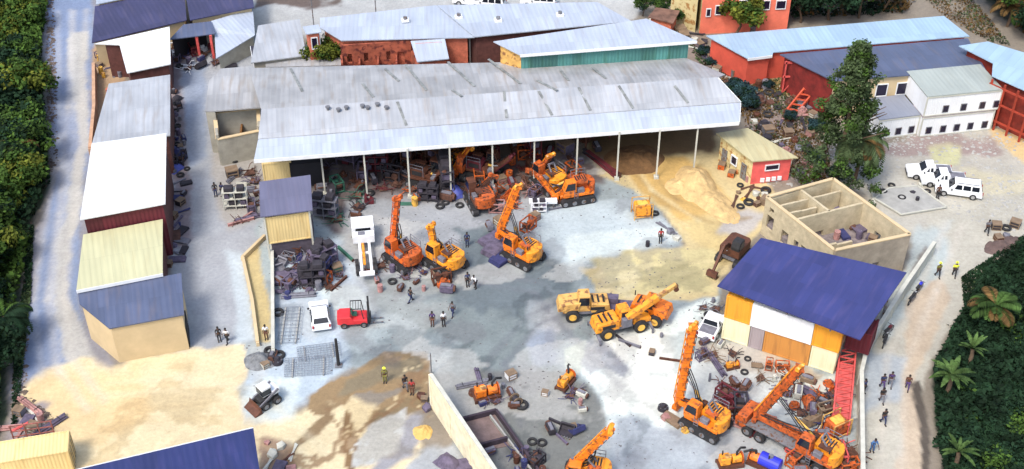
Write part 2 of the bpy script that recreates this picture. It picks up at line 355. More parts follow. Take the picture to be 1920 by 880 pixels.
FOREST_L = [(-500, -200), (112, -200), (96, -20), (84, 70), (80, 140), (92, 260), (98, 340), (62, 430), (48, 520), (30, 600), (5, 680), (10, 780), (-40, 900), (-500, 1000)]
FOREST_R = [(2500, 420), (1925, 470), (1848, 512), (1800, 590), (1748, 690), (1752, 780), (1765, 890), (1770, 1100), (2500, 1100)]
FOREST_T = [(1790, -60), (1850, 0), (1925, 75), (2500, 300), (2500, -120), (1780, -120)]
ROAD_L = [(95, -40), (175, -40), (176, 150), (170, 270), (150, 420), (143, 560), (160, 630), (150, 700), (60, 740), (40, 680), (62, 560), (80, 430), (108, 340), (98, 200), (92, 80)]
ROAD_R = [(1735, 380), (1960, 350), (1960, 430), (1870, 480), (1810, 560), (1735, 690), (1722, 800), (1735, 900), (1618, 900), (1610, 660), (1660, 560), (1735, 460)]
YARD = [(480, 430), (560, 300), (1130, 290), (1240, 400), (1285, 460), (1350, 540), (1340, 620), (1600, 700), (1605, 920), (900, 920), (810, 700), (660, 690), (480, 780), (455, 640), (512, 640)]
_T0 = T
def T(r, g, b_, k=None): return _T0(r, g, b_ * .965, k or (1.72 if r + g + b_ > 600 else 1.5))
Z = [  # (plan outline in layout units, colour, feather, warp)
 ([(-900, -500), (2900, -500), (2900, 1500), (-900, 1500)], T(150, 140, 130), 5, 0),
 (FOREST_L, (.035, .05, .025), 6, 6), (FOREST_R, (.025, .035, .02), 6, 6), (FOREST_T, (.04, .045, .03), 6, 6),
 ([(70, -80), (192, -80), (186, 150), (180, 270), (152, 560), (210, 690), (100, 780), (30, 800), (20, 700), (45, 560), (66, 430), (98, 340)], T(150, 150, 165), 10, 6),
 (ROAD_L, T(138, 156, 196), 9, 5),
 ([(128, 60), (165, 60), (168, 260), (140, 420), (128, 560), (170, 660), (190, 700), (140, 720), (100, 600), (112, 420), (145, 260), (138, 150)], T(196, 196, 200), 9, 6),
 ([(182, 60), (230, 60), (240, 160), (180, 270), (178, 150)], T(190, 160, 130), 6, 5),
 ([(300, 60), (480, 60), (480, 300), (500, 430), (470, 640), (500, 700), (330, 690), (310, 400)], T(178, 182, 194), 10, 5),
 ([(340, 110), (385, 120), (385, 300), (345, 320)], T(160, 172, 198), 12, 6),
 ([(316, 100), (342, 100), (352, 300), (352, 460), (318, 470)], T(150, 138, 146), 8, 8),
 ([(425, 470), (458, 480), (480, 640), (440, 650), (440, 540)], T(214, 226, 240), 10, 4),
 ([(400, 170), (500, 170), (560, 300), (500, 420), (430, 430), (400, 380)], T(180, 176, 176), 14, 8),
 ([(455, 480), (500, 445), (512, 460), (512, 655), (482, 650), (472, 590)], T(208, 188, 140), 4, 3),
 ([(470, -60), (1210, -60), (1200, 34), (900, 70), (560, 70), (470, 60)], T(206, 208, 214), 8, 6),
 ([(478, -10), (640, -20), (650, 6), (560, 14), (478, 16)], T(110, 96, 92), 6, 8),
 # sand apron
 ([(50, 735), (150, 680), (200, 695), (350, 660), (470, 648), (470, 720), (560, 780), (640, 740), (760, 780), (800, 860), (860, 960), (-60, 960), (15, 830)], T(250, 232, 196, 1.55), 12, 12),
 ([(90, 690), (260, 690), (300, 780), (200, 850), (90, 820), (40, 760)], T(252, 224, 178, 1.6), 24, 14),
 ([(20, 770), (85, 760), (100, 840), (0, 850)], T(170, 160, 165), 10, 10),
 # yard concrete
 (YARD, T(170, 182, 190), 6, 4),
 ([(515, 470), (640, 450), (700, 540), (640, 560), (650, 690), (560, 760), (470, 790), (450, 720), (515, 650)], T(206, 222, 242), 14, 8),
 ([(600, 540), (680, 540), (700, 585), (610, 600)], T(228, 242, 250), 8, 6),
 ([(480, 700), (560, 700), (540, 790), (470, 800), (450, 740)], T(228, 240, 248), 14, 8),
 ([(560, 300), (1100, 290), (1130, 340), (900, 380), (620, 430), (560, 400)], T(112, 100, 102), 12, 10),  # shed floor coloured darker to paint in the shade under the roof
 ([(640, 380), (1000, 370), (1010, 470), (700, 520), (640, 470)], T(172, 176, 186), 16, 10),
 # middle of the yard: dark, damp, oily
 ([(690, 560), (740, 520), (880, 480), (1010, 480), (1060, 510), (1090, 580), (1150, 620), (1120, 660), (1040, 640), (1060, 720), (1110, 800), (1060, 900), (900, 900), (800, 700), (860, 650), (790, 610), (720, 600)], T(140, 152, 158), 10, 14),
 ([(860, 430), (930, 430), (960, 500), (1060, 505), (1070, 560), (960, 590), (850, 560)], T(116, 128, 138), 12, 14),
 ([(810, 700), (960, 690), (1100, 730), (1130, 800), (1090, 900), (915, 900)], T(130, 133, 134), 10, 10),
 ([(990, 560), (1030, 560), (1045, 620), (1010, 650), (1000, 700), (985, 640)], T(200, 208, 218), 8, 10),
 ([(1000, 640), (1050, 610), (1060, 680), (1010, 690)], T(166, 176, 196), 12, 12),
 # bright slab beside the shed
 ([(995, 385), (1180, 372), (1245, 410), (1282, 452), (1065, 500), (1020, 480), (1000, 430)], T(212, 226, 238), 4, 2),
 ([(1060, 440), (1240, 420), (1278, 452), (1065, 497)], T(232, 244, 250), 8, 6),
 # bright lower right yard
 ([(1110, 610), (1160, 640), (1340, 560), (1345, 640), (1420, 690), (1600, 700), (1600, 780), (1400, 830), (1280, 820), (1160, 830), (1130, 760), (1085, 700)], T(240, 250, 252, 1.5), 8, 10),
 ([(1110, 640), (1240, 620), (1290, 700), (1240, 780), (1140, 780)], T(248, 252, 250, 1.5), 10, 10),
 ([(1060, 655), (1095, 640), (1100, 675), (1075, 705), (1060, 690)], T(226, 236, 226), 5, 5),
 ([(1100, 640), (1130, 640), (1180, 690), (1172, 712), (1130, 690), (1105, 700), (1085, 680)], T(168, 174, 186), 5, 5),
 ([(1160, 780), (1600, 790), (1600, 920), (1130, 920)], T(190, 200, 214), 20, 14),
 ([(1340, 690), (1420, 720), (1420, 800), (1350, 800)], T(196, 204, 220), 14, 12),
 ([(1310, 640), (1420, 650), (1540, 700), (1520, 720), (1400, 700), (1310, 670)], T(214, 196, 172), 8, 8),
 # sand and earth right of the shed
 ([(1095, 270), (1400, 250), (1450, 360), (1440, 420), (1350, 520), (1340, 555), (1180, 570), (1130, 560), (1085, 505), (1283, 462), (1245, 405), (1190, 365), (1120, 330)], T(224, 204, 158), 6, 6),
 ([(1160, 300), (1290, 290), (1370, 390), (1290, 430), (1200, 350)], T(224, 186, 118), 12, 8),
 ([(1090, 250), (1330, 230), (1340, 280), (1120, 320)], T(120, 96, 66), 12, 8),
 ([(1280, 400), (1440, 400), (1350, 500), (1290, 440)], T(226, 202, 148), 14, 10),
 ([(1110, 490), (1340, 470), (1340, 540), (1160, 560)], T(222, 208, 160), 10, 10),
 ([(1370, 385), (1440, 400), (1400, 440), (1350, 430)], T(214, 208, 208), 10, 8),
 # rubble strip on the right of the sheds
 ([(1280, 60), (1340, 110), (1400, 150), (1540, 140), (1560, 340), (1440, 350), (1400, 250), (1380, 200), (1300, 110)], T(158, 142, 138), 10, 10),
 ([(1410, 150), (1500, 150), (1520, 190), (1440, 190)], T(172, 150, 100), 10, 8),
 # car park
 ([(1560, 255), (1660, 262), (1960, 200), (1960, 440), (1870, 470), (1740, 460), (1640, 380), (1560, 330)], T(206, 202, 196), 12, 8),
 ([(1640, 262), (1860, 250), (1880, 280), (1650, 300)], T(168, 150, 150), 10, 10),
 ([(1850, 240), (1960, 230), (1960, 330), (1900, 290)], T(226, 198, 150), 12, 8),
 ([(1800, 320), (1960, 330), (1960, 440), (1840, 470)], T(226, 218, 196), 14, 10),
 ([(1740, 275), (1800, 270), (1800, 300), (1750, 305)], T(208, 206, 168), 10, 6),
 ([(1880, 440), (1960, 400), (1960, 480), (1830, 530)], T(150, 135, 130), 10, 8),
 # road on the right
 (ROAD_R, T(196, 192, 184), 8, 6),
 ([(1730, 420), (1780, 410), (1790, 460), (1740, 560), (1660, 640), (1640, 600), (1700, 500)], T(204, 214, 220), 14, 10),
 ([(1618, 660), (1700, 660), (1680, 760), (1618, 780)], T(182, 190, 202), 14, 10),
 ([(1700, 560), (1760, 520), (1780, 560), (1720, 690), (1735, 900), (1690, 900), (1695, 700)], T(204, 186, 168), 9, 8),
 ([(1708, 720), (1722, 712), (1738, 780), (1745, 900), (1730, 900), (1722, 800)], T(92, 84, 78), 4, 4),
 ([(1735, 460), (1745, 470), (1640, 640), (1625, 660), (1620, 650)], T(150, 145, 145), 6, 6),
 # brown damp channels in the lower middle
 ([(575, 762), (640, 715), (730, 675), (810, 665), (810, 745), (790, 772), (740, 790), (690, 800), (700, 770), (740, 745), (780, 728), (690, 745), (650, 760), (620, 772), (590, 775)], T(166, 140, 106), 2.5, 9),
 ([(655, 715), (700, 690), (800, 670), (805, 700), (720, 722), (640, 745)], T(150, 136, 112), 6, 9),
 ([(735, 755), (800, 735), (800, 770), (740, 800), (690, 800)], T(148, 128, 98), 3, 8),
 ([(608, 765), (622, 785), (580, 818), (548, 842), (542, 830), (575, 800)], T(158, 132, 100), 2.5, 7),
 ([(655, 770), (672, 800), (648, 830), (668, 880), (650, 890), (638, 840), (640, 800)], T(152, 122, 88), 2, 7),
 ([(700, 795), (765, 770), (770, 840), (720, 872), (668, 880), (668, 840)], T(222, 224, 228), 5, 6),
 ([(765, 775), (800, 780), (780, 850), (720, 900), (690, 900), (750, 850)], T(166, 166, 178), 8, 8),
 ([(780, 840), (850, 830), (890, 900), (740, 900)], T(198, 204, 216), 10, 10),
 ([(482, 815), (545, 832), (560, 900), (486, 900)], T(176, 150, 130), 6, 8),
]
T = _T0
gx = np.arange(-76, 76.01, .3); gy = np.arange(56, 176.01, .3); GX, GY = np.meshgrid(gx, gy)
PXg, PYg = w2px(GX, GY)
C = np.zeros(GX.shape + (3,)); 
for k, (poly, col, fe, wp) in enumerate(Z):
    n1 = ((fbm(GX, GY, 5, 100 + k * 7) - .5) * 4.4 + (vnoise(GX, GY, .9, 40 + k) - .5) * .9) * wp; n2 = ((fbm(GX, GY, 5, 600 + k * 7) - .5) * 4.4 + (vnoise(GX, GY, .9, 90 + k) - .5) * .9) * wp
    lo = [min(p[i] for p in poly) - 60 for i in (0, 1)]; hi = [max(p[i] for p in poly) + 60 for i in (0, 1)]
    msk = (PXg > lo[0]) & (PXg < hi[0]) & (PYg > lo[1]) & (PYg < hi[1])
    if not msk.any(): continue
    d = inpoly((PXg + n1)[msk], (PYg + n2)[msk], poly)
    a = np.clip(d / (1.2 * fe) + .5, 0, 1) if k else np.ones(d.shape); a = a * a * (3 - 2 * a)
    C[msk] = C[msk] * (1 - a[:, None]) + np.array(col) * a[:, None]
# wear: mottling, wheel tracks, darker oil patches, pale dust
v1 = fbm(GX, GY, 9, 11, 5); v2 = fbm(GX, GY, 2.2, 23, 4); v3 = fbm(GX + 5 * v1, GY * .6, 3.5, 37, 5)
C *= (0.80 + .4 * v1)[..., None]; C *= (.86 + .28 * v2)[..., None]
vis = lambda poly: np.clip(inpoly(PXg, PYg, poly) / 12, 0, 1)
oil = np.clip((v3 - .585) / .03, 0, 1) * vis(YARD) * .34
C = C * (1 - oil[..., None]) + np.array(T(120, 118, 124)) * oil[..., None]
dust = np.clip((fbm(GX, GY, 6, 71, 5) - .60) / .04, 0, 1) * .2 * vis(YARD)
C = C * (1 - dust[..., None]) + np.array(T(228, 222, 212)) * dust[..., None]
def trk(pts, wpx, col, amt):       # a pair of wheel tracks
    global C
    for off in (-.8, .8):
        for (a, b) in zip(pts[:-1], pts[1:]):
            A = P(*a); B = P(*b); dd = (B - A).to_2d(); L2 = dd.length_squared; nn = Vector((-dd.y, dd.x)).normalized() * off
            t = np.clip(((GX - A.x - nn.x) * dd.x + (GY - A.y - nn.y) * dd.y) / L2, 0, 1)
            dist = np.hypot(GX - A.x - nn.x - t * dd.x, GY - A.y - nn.y - t * dd.y) + (v2 - .5) * .4
            al = np.clip(1 - dist / wpx, 0, 1) * amt * (.3 + 1.1 * v3); C = C * (1 - al[..., None]) + np.array(col) * al[..., None]
trk([(150, 20), (140, 200), (125, 400), (105, 560), (120, 680), (180, 760)], .7, T(225, 220, 210), .5)
trk([(120, 20), (125, 250), (95, 450), (80, 560), (95, 700)], .6, T(225, 225, 225), .45)
trk([(1790, 420), (1740, 540), (1680, 680), (1670, 900)], .6, T(226, 218, 204), .5)
trk([(1180, 300), (1260, 380), (1340, 410), (1400, 400)], .5, T(170, 140, 90), .6)
trk([(1170, 300), (1210, 360), (1300, 420)], .4, T(240, 226, 180), .6)
trk([(1120, 530), (1230, 505), (1340, 500)], .5, T(238, 222, 170), .6)
trk([(1130, 550), (1250, 525), (1330, 490)], .45, T(190, 176, 130), .6)
trk([(200, 730), (330, 720), (470, 740), (600, 860)], .6, T(250, 240, 205), .4)
trk([(100, 740), (240, 780), (400, 770), (520, 830)], .6, T(228, 200, 150), .35)
trk([(1100, 560), (1000, 600), (930, 680), (960, 800)], .55, T(110, 112, 122), .5)
trk([(760, 560), (900, 520), (1010, 540), (1100, 640), (1180, 720)], .6, T(128, 130, 140), .45)
# crisp edged damp patches and dried slurry on the concrete
w1 = fbm(GX + 3 * v2, GY * .8, 4.5, 141, 6); w2 = fbm(GX * .8, GY, 6, 171, 6); yv = vis(YARD) * (1 - vis([(995, 385), (1180, 372), (1245, 410), (1282, 452), (1065, 500), (1020, 480)]))
dm = np.clip((w1 - .60) / .012, 0, 1) * yv * .30; C = C * (1 - dm[..., None] * np.array([1, .95, .9]))
sl_ = np.clip((w2 - .62) / .012, 0, 1) * yv * .45; C = C * (1 - sl_[..., None]) + np.array(T(214, 214, 208)) * sl_[..., None]
w3 = fbm(GX + 1.5 * v2, GY * .8, 4.0, 211, 5); cp = np.clip(inpoly(PXg, PYg, [(500, 880), (545, 830), (600, 760), (700, 690), (805, 672), (815, 780), (720, 840), (660, 900)]) / 12, 0, 1)
cm = np.clip((.030 - abs(w3 - .5)) / .010, 0, 1) * cp * .8; C = C * (1 - cm[..., None]) + np.array(T(150, 118, 84)) * cm[..., None]
cm = np.clip((.012 - abs(w3 - .56)) / .008, 0, 1) * cp * .7; C = C * (1 - cm[..., None]) + np.array(T(246, 226, 180)) * cm[..., None]
av = np.clip(inpoly(PXg, PYg, [(60, 700), (460, 650), (800, 790), (860, 900), (0, 900)]) / 20, 0, 1); sd2 = np.clip((w1 - .6) / .03, 0, 1) * av * .22; C = C * (1 - sd2[..., None] * np.array([.8, .95, 1.2]))
C = np.clip(C, .01, .8)
zf = (fbm(GX, GY, 3, 5) - .5) * .0
gm = bpy.data.materials.new('ground_surface'); gm.use_nodes = True; n = gm.node_tree; b = n.nodes['Principled BSDF']
va = n.nodes.new('ShaderNodeVertexColor'); va.layer_name = 'Col'
geo = n.nodes.new('ShaderNodeNewGeometry')
def nz(sc_, de, lo, hi, a, b2):
    x = n.nodes.new('ShaderNodeTexNoise'); x.inputs['Scale'].default_value = sc_; x.inputs['Detail'].default_value = de; x.inputs['Roughness'].default_value = .7
    n.links.new(geo.outputs['Position'], x.inputs['Vector']); r = n.nodes.new('ShaderNodeMapRange')
    for k_, v_ in zip(('From Min', 'From Max', 'To Min', 'To Max'), (lo, hi, a, b2)): r.inputs[k_].default_value = v_
    n.links.new(x.outputs['Fac'], r.inputs['Value']); return x, r
x1, r1 = nz(2.6, 6, .3, .7, .84, 1.12); x2, r2 = nz(.5, 5, .35, .65, .92, 1.06)
m1 = n.nodes.new('ShaderNodeMath'); m1.operation = 'MULTIPLY'; n.links.new(r1.outputs[0], m1.inputs[0]); n.links.new(r2.outputs[0], m1.inputs[1])
mx = n.nodes.new('ShaderNodeMix'); mx.data_type = 'RGBA'; mx.blend_type = 'MULTIPLY'; mx.inputs[0].default_value = 1
n.links.new(va.outputs[0], mx.inputs[6]); n.links.new(m1.outputs[0], mx.inputs[7]); n.links.new(mx.outputs[2], b.inputs['Base Color'])
bp = n.nodes.new('ShaderNodeBump'); bp.inputs['Strength'].default_value = .5; bp.inputs['Distance'].default_value = .12
n.links.new(x1.outputs['Fac'], bp.inputs['Height']); n.links.new(bp.outputs[0], b.inputs['Normal']); b.inputs['Roughness'].default_value = .85
def grid_mesh(name, mask, z, extra=False):
    ny, nx = GX.shape; idx = -np.ones((ny, nx), int)
    cj, ci = np.nonzero(mask)
    use = np.zeros((ny, nx), bool)
    for dj, di in ((0, 0), (0, 1), (1, 1), (1, 0)): use[cj + dj, ci + di] = True
    idx[use] = np.arange(use.sum())
    co = np.stack([GX[use], GY[use], np.full(use.sum(), z)], 1); cc = np.concatenate([C[use], np.ones((use.sum(), 1))], 1)
    fa = np.stack([idx[cj, ci], idx[cj, ci + 1], idx[cj + 1, ci + 1], idx[cj + 1, ci]], 1)
    if extra:   # outer skirt to the horizon
        k = len(co); X0, X1, Y0, Y1 = gx[0], gx[-1], gy[0], gy[-1]; B_ = 3000.0
        ex = np.array([(X0, Y0, z), (X1, Y0, z), (X1, Y1, z), (X0, Y1, z), (-B_, -B_, z), (B_, -B_, z), (B_, B_, z), (-B_, B_, z)])
        co = np.concatenate([co, ex]); cc = np.concatenate([cc, np.tile([.05, .06, .035, 1], (8, 1))])
        fa = np.concatenate([fa, np.array([(k, k + 4, k + 5, k + 1), (k + 1, k + 5, k + 6, k + 2), (k + 2, k + 6, k + 7, k + 3), (k + 3, k + 7, k + 4, k)])])
    me = bpy.data.meshes.new(name); me.vertices.add(len(co)); me.vertices.foreach_set('co', co.ravel())
    me.loops.add(fa.size); me.loops.foreach_set('vertex_index', fa.ravel().astype(np.int32))
    me.polygons.add(len(fa)); me.polygons.foreach_set('loop_start', np.arange(0, fa.size, 4, dtype=np.int32)); me.polygons.foreach_set('loop_total', np.full(len(fa), 4, dtype=np.int32))
    me.update(calc_edges=True); ca = me.color_attributes.new('Col', 'FLOAT_COLOR', 'POINT'); ca.data.foreach_set('color', cc.ravel())
    me.materials.append(gm); o = bpy.data.objects.new(name, me); COL.objects.link(o); o['kind'] = 'structure'; return o
cx_ = (PXg[:-1, :-1] + PXg[1:, 1:]) / 2; cy_ = (PYg[:-1, :-1] + PYg[1:, 1:]) / 2
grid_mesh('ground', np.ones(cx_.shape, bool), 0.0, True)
wj = (fbm(GX, GY, 2, 9)[:-1, :-1] - .5) * 8
grid_mesh('road', inpoly(cx_ + wj, cy_, ROAD_L) > 0, .004); grid_mesh('road', inpoly(cx_ + wj, cy_, ROAD_R) > 0, .004)
grid_mesh('concrete_yard', inpoly(cx_, cy_, YARD) > 0, .004)

# ================================================================== BUILDINGS
# --- left row
_b = building
r_ = _b('workshop_building', 'long dark blue roofed building at the top of the left row', 'building', PP((172, 80, 3.6), (350, 38, 3.6), (345, -22, 3.8), (178, 12, 3.8)), M['tan'], RF['slate'])
_b('workshop_building', 'short dark blue roofed building beside the longer one at top left', 'building', PP((356, 38, 4.0), (476, 14, 4.0), (470, -40, 4.2), (346, -24, 4.2)), M['tan'], RF['slate'])
_b('store_building', 'pale roofed building cut off by the top edge behind the dark blue roofs', 'building', PP((180, 8, 4), (344, -26, 4), (344, -60, 4), (182, -30, 4)), M['tan'], RF['pale'])
_b('storehouse', 'small white roofed storehouse directly below the dark blue roof', 'building', PP((238, 137, 4.2), (320, 120, 4.2), (318, 50, 4.8), (177, 82, 4.8), (224, 84, 4.7)), M['dbrick'], RF['bright'], udir=(0, 1))
_b('storehouse', 'grey white roofed storehouse second in the left row with one small dark vent', 'building', PP((172, 271, 5.2), (319, 254, 5.2), (319, 140, 5.2), (204, 157, 5.2)), M['dbrick'], RF['pale2'],
   openings=[(0, .2, .3, 1, 2.2, 'window')])
_b('storehouse', 'bright white roofed tall storehouse with a dark maroon front wall', 'building', PP((150, 412, 6.6), (310, 382, 6.6), (312, 250, 6.9), (172, 269, 6.9)), M['tan'], RF['bright'], wmats={0: RF['maroonw'], 1: M['dbrick']}, fascia=None)
_b('storehouse', 'cream roofed storehouse below the maroon wall', 'building', PP((143, 545, 4.9), (305, 513, 4.9), (305, 411, 4.8), (156, 440, 4.8)), M['tan'], RF['cream'], fascia=[0], wmats={1: M['dbrick']})
_b('storehouse', 'blue grey roofed tan storehouse at the near end of the left row', 'building', PP((205, 616, 4.4), (345, 590, 4.4), (340, 512, 4.5), (146, 549, 4.5), (149, 570, 4.4)), M['tan'], RF['bgrey'], udir=(0, 1), inset=.18,
   openings=[(1, .05, .5, .0, 2.4, 'dark')])
# tilted pale lean-to by the dark opening, upper left
_b('open_garage', 'low pale roofed open garage with red posts and dark inside at upper left', 'garage', PP((318, 74, 3.5), (404, 63, 3.5), (396, 40, 3.7), (344, 46, 3.7)), None, RF['bgrey'], inset=.15, wmats={2: M['dark'], 3: M['dark']})  # two walls coloured black to paint in the unlit interior
for gx_ in (376, 402):
    p = P(gx_, 112, 0); o = thing('red_post', 'orange red steel post under the open garage roof, ' + ('left one' if gx_ == 376 else 'right one'), 'post', p, 0, 'garage posts'); MB().box((0, 0, 1.7), (.3, .3, 3.4)).build('shaft', M['redsteel'], o); MB().box((0, 0, .1), (.5, .5, .2)).build('foot', M['conc'], o)
_b('hall_building', 'pale pitched roof hall joined to the open garage at upper left', 'building', PP((405, 110, 2.2), (478, 66, 2.6), (474, 16, 3.4), (375, 46, 3.6), (402, 62, 3.0)), M['gwall'], RF['pale'], udir=(2, 3))
# --- main shed
def skylight(root, base, a, b, w_=.35, z0=None):
    pass
ms = thing('open_shed', 'huge open fronted steel shed with pale blue sheet roof and slim posts', 'shed', P(930, 250, 0), 0)
o0 = Vector(ms.location)
E0, E1 = P(476, 300, 6.2), P(1386, 229, 6.2)
B0, B1 = P(484, 262, 6.9), P(1388, 193, 7.0)
R0, R1 = P(490, 205, 8.0), P(1345, 145, 8.4)
K0, K1 = P(412, 128, 6.4), P(1284, 108, 6.8)
W0 = P(392, 200, 6.6)
loc = lambda *q: [v - o0 for v in q]
roof_slab('roof', loc(E0, E1, B1, B0), RF['pale'], ms, .12, E1 - E0)
B0u, B1u = B0 + Vector((0, 0, .10)), B1 + Vector((0, 0, .10))
roof_slab('roof', loc(B0u, B1u, R1, R0), RF['pale2'], ms, .12, E1 - E0)
R0d, R1d = R0 - Vector((0, 0, .06)), R1 - Vector((0, 0, .06))
KL = P(466, 128, 6.45)
roof_slab('roof', loc(R0d, R1d, P(1360, 140, 7.9), K1, P(900, 118, 6.6), KL), RF['back'], ms, .12, E1 - E0)
fz = MB(); fz.beam(E0 - o0 + Vector((0, -.06, -.16)), E1 - o0 + Vector((0, -.06, -.16)), .06, .42); fz.build('fascia', M['white'], ms)
fz = MB(); fz.beam(E1 - o0 + Vector((.06, .06, -.16)), B1 - o0 + Vector((.06, 0, -.16)), .06, .36); fz.beam(B1u - o0 + Vector((.06, .06, -.16)), R1 - o0 + Vector((.06, 0, -.16)), .06, .36); fz.build('fascia', M['white'], ms)
for tx, bx, by in ((602, 610, 365), (684, 689, 371), (764, 769, 370), (843, 846, 366), (922, 924, 352), (1000, 1001, 346), (1080, 1080, 341), (1157, 1156, 337), (1236, 1230, 334), (1308, 1300, 322)):
    g = P(bx, by, 0) - o0; MB().box((g.x, g.y, 3.12), (.17, .17, 6.24)).box((g.x, g.y, .15), (.5, .5, .3)).build('post', M['concL'], ms)
    g2 = g + Vector((.3, 9, 0)); MB().box((g2.x, g2.y, 3.7), (.17, .17, 7.4)).build('post', M['concL'], ms)
for kx in range(10):    # trusses under the roof
    f_ = kx / 9; a = E0.lerp(E1, f_) - o0; b2 = R0.lerp(R1, f_) - o0
    t = MB(); t.beam(a + Vector((.2, .4, -.3)), b2 + Vector((.2, 0, -.45)), .1, .18); t.beam(a + Vector((.2, .4, -.5)), b2 + Vector((.2, 0, -1.9)), .08, .12)
    for q in range(6):
        u1, u2 = q / 6, (q + .5) / 6
        pa = a.lerp(b2, u1); pb = a.lerp(b2, u2); t.beam(pa + Vector((.2, .4, -.5 - u1 * 1.3)), pb + Vector((.2, .3, -.4)), .06, .06)
    t.build('truss', M['steel'], ms)
# rear and side walls of the shed
wb = MB(); bk0 = P(420, 190, 0) ; 
q0, q1 = loc(Vector((R0.x, R0.y + 5.5, 0)), Vector((R1.x, R1.y + 4.2, 0)))
wb.prism([(q0.x, q0.y), (q1.x, q1.y), (q1.x, q1.y + .2), (q0.x, q0.y + .2)], [6.9, 7.3, 7.3, 6.9], 0); wb.build('wall', mat('shed_back_wall', T(150, 130, 118), .95, var=.4, scale=.5), ms)
# skylight strips and vents lying on the roof
def on_plane(px, py, A, B, Cc):
    nrm = (B - A).cross(Cc - A); u = (px - 960) / FPX; v = (440 - py) / FPX
    d = Vector((u, ct + v * st, -st + v * ct)); o_ = Vector((0, 0, CAM_H)); t = nrm.dot(A - o_) / nrm.dot(d); return o_ + d * t
frontp = (B0u, B1u, R0); backp = (R0d, R1d, KL)
for pl, lst in ((backp, [(545, 130, 567, 172), (680, 158, 700, 183), (722, 130, 748, 153), (760, 122, 800, 170), (840, 117, 890, 163), (916, 112, 976, 158), (1007, 152, 1045, 171), (1050, 132, 1066, 152), (1110, 127, 1136, 148), (848, 170, 866, 182)]),
                (frontp, [(745, 192, 762, 236), (945, 172, 950, 222), (1010, 172, 1035, 217), (1085, 165, 1107, 208), (1160, 162, 1187, 204), (1265, 162, 1290, 194)])):
    for x1_, y1_, x2_, y2_ in lst:
        if pl is frontp:
            def fr_(px, py):
                h = on_plane(px, py, B0u, R1, R0); dg = (R1 - B0u).to_2d(); v = (h - B0u).to_2d()
                return h if dg.x * v.y - dg.y * v.x > 0 else on_plane(px, py, B0u, B1u, R1)
            a = fr_(x1_, y1_) - o0; b2 = fr_(x2_, y2_) - o0
        else: a = on_plane(x1_, y1_, *pl) - o0; b2 = on_plane(x2_, y2_, *pl) - o0
        MB().beam(a + Vector((0, 0, .07)), b2 + Vector((0, 0, .07)), .30, .05).build('skylight', mat('grimy_skylight', T(158, 162, 160), .6, var=.5, scale=1.5), ms)
for x1_, y1_ in ((615, 204), (635, 208), (650, 204), (680, 201), (690, 204), (708, 198), (725, 204)):
    a = on_plane(x1_, y1_ + 3, *frontp) - o0
    MB().cyl(a, a + Vector((0, 0, .35)), .16, 8).cyl(a + Vector((0, 0, .35)), a + Vector((0, 0, .5)), .26, 8).build('vent', mat('vent_metal', T(130, 130, 135), .5), ms)
# --- lower annexe on the left side of the shed with an open roofless room
ax = thing('annexe_building', 'beige flat roofed annexe left of the shed wrapped round an open tan room', 'building', P(430, 220, 0))
ao = Vector(ax.location); zl = 5.6
A = dict(tl=P(392, 152, zl), tr=P(476, 124, zl), bl=P(384, 208, zl), l2=P(400, 208, zl), r2=P(494, 201, zl), tl2=P(412, 129, zl))
la = lambda *k: [A[i] - ao for i in k]
roof_slab('roof', la('l2', 'r2', 'tr', 'tl2', 'tl', 'bl'), RF['back'], ax, .15, A['r2'] - A['l2'])
h = P(404, 262, 0); pit = [P(402, 212, 4.6), P(484, 204, 4.6), P(486, 246, 3.4), P(408, 262, 3.4)]
pl_ = [p - ao for p in pit]; wm = MB()
for i in range(4):
    a, b2 = pl_[i], pl_[(i + 1) % 4]; wall_holes(wm, a.to_2d(), b2.to_2d(), a.z, b2.z, .3, [])
wm.build('wall', M['gwall'], ax)
sw = MB()
for aa, bb in (('bl', 'tl'), ('tl', 'tl2'), ('bl', 'l2')):
    wall_holes(sw, (A[aa] - ao).to_2d() + Vector((.15, .15)), (A[bb] - ao).to_2d() + Vector((.15, .15)), zl - .15, zl - .15, .2, [])
sw.build('wall', M['gwall'], ax)
fl = MB(); fl.prism([p.to_2d() for p in pl_], .35, .02); fl.build('floor', mat('earth_floor', T(120, 80, 45), 1, var=.5, scale=1.5), ax)
fo = MB()
for i in range(4): fo.beam(pl_[i] + Vector((0, 0, .06)), pl_[(i + 1) % 4] + Vector((0, 0, .06)), .42, .1)
fo.build('coping', M['tan'], ax)
it = MB(); c0 = sum(pl_, Vector()) / 4
it.box((c0.x + .2, c0.y + .3, 1.6), (.2, 2.4, 2.6), .1).box((c0.x - .9, c0.y - .4, 1.0), (1.4, .2, 1.6), .1).box((c0.x + 1.4, c0.y - .2, .8), (.9, .9, .9), .4).box((c0.x - 1.6, c0.y + .7, .6), (.8, .6, .6), .2)
it.build('inner_wall', mat('dark_tan_block', T(150, 105, 60), 1, var=.4, scale=2), ax)
sl = P(405, 262, 0); 
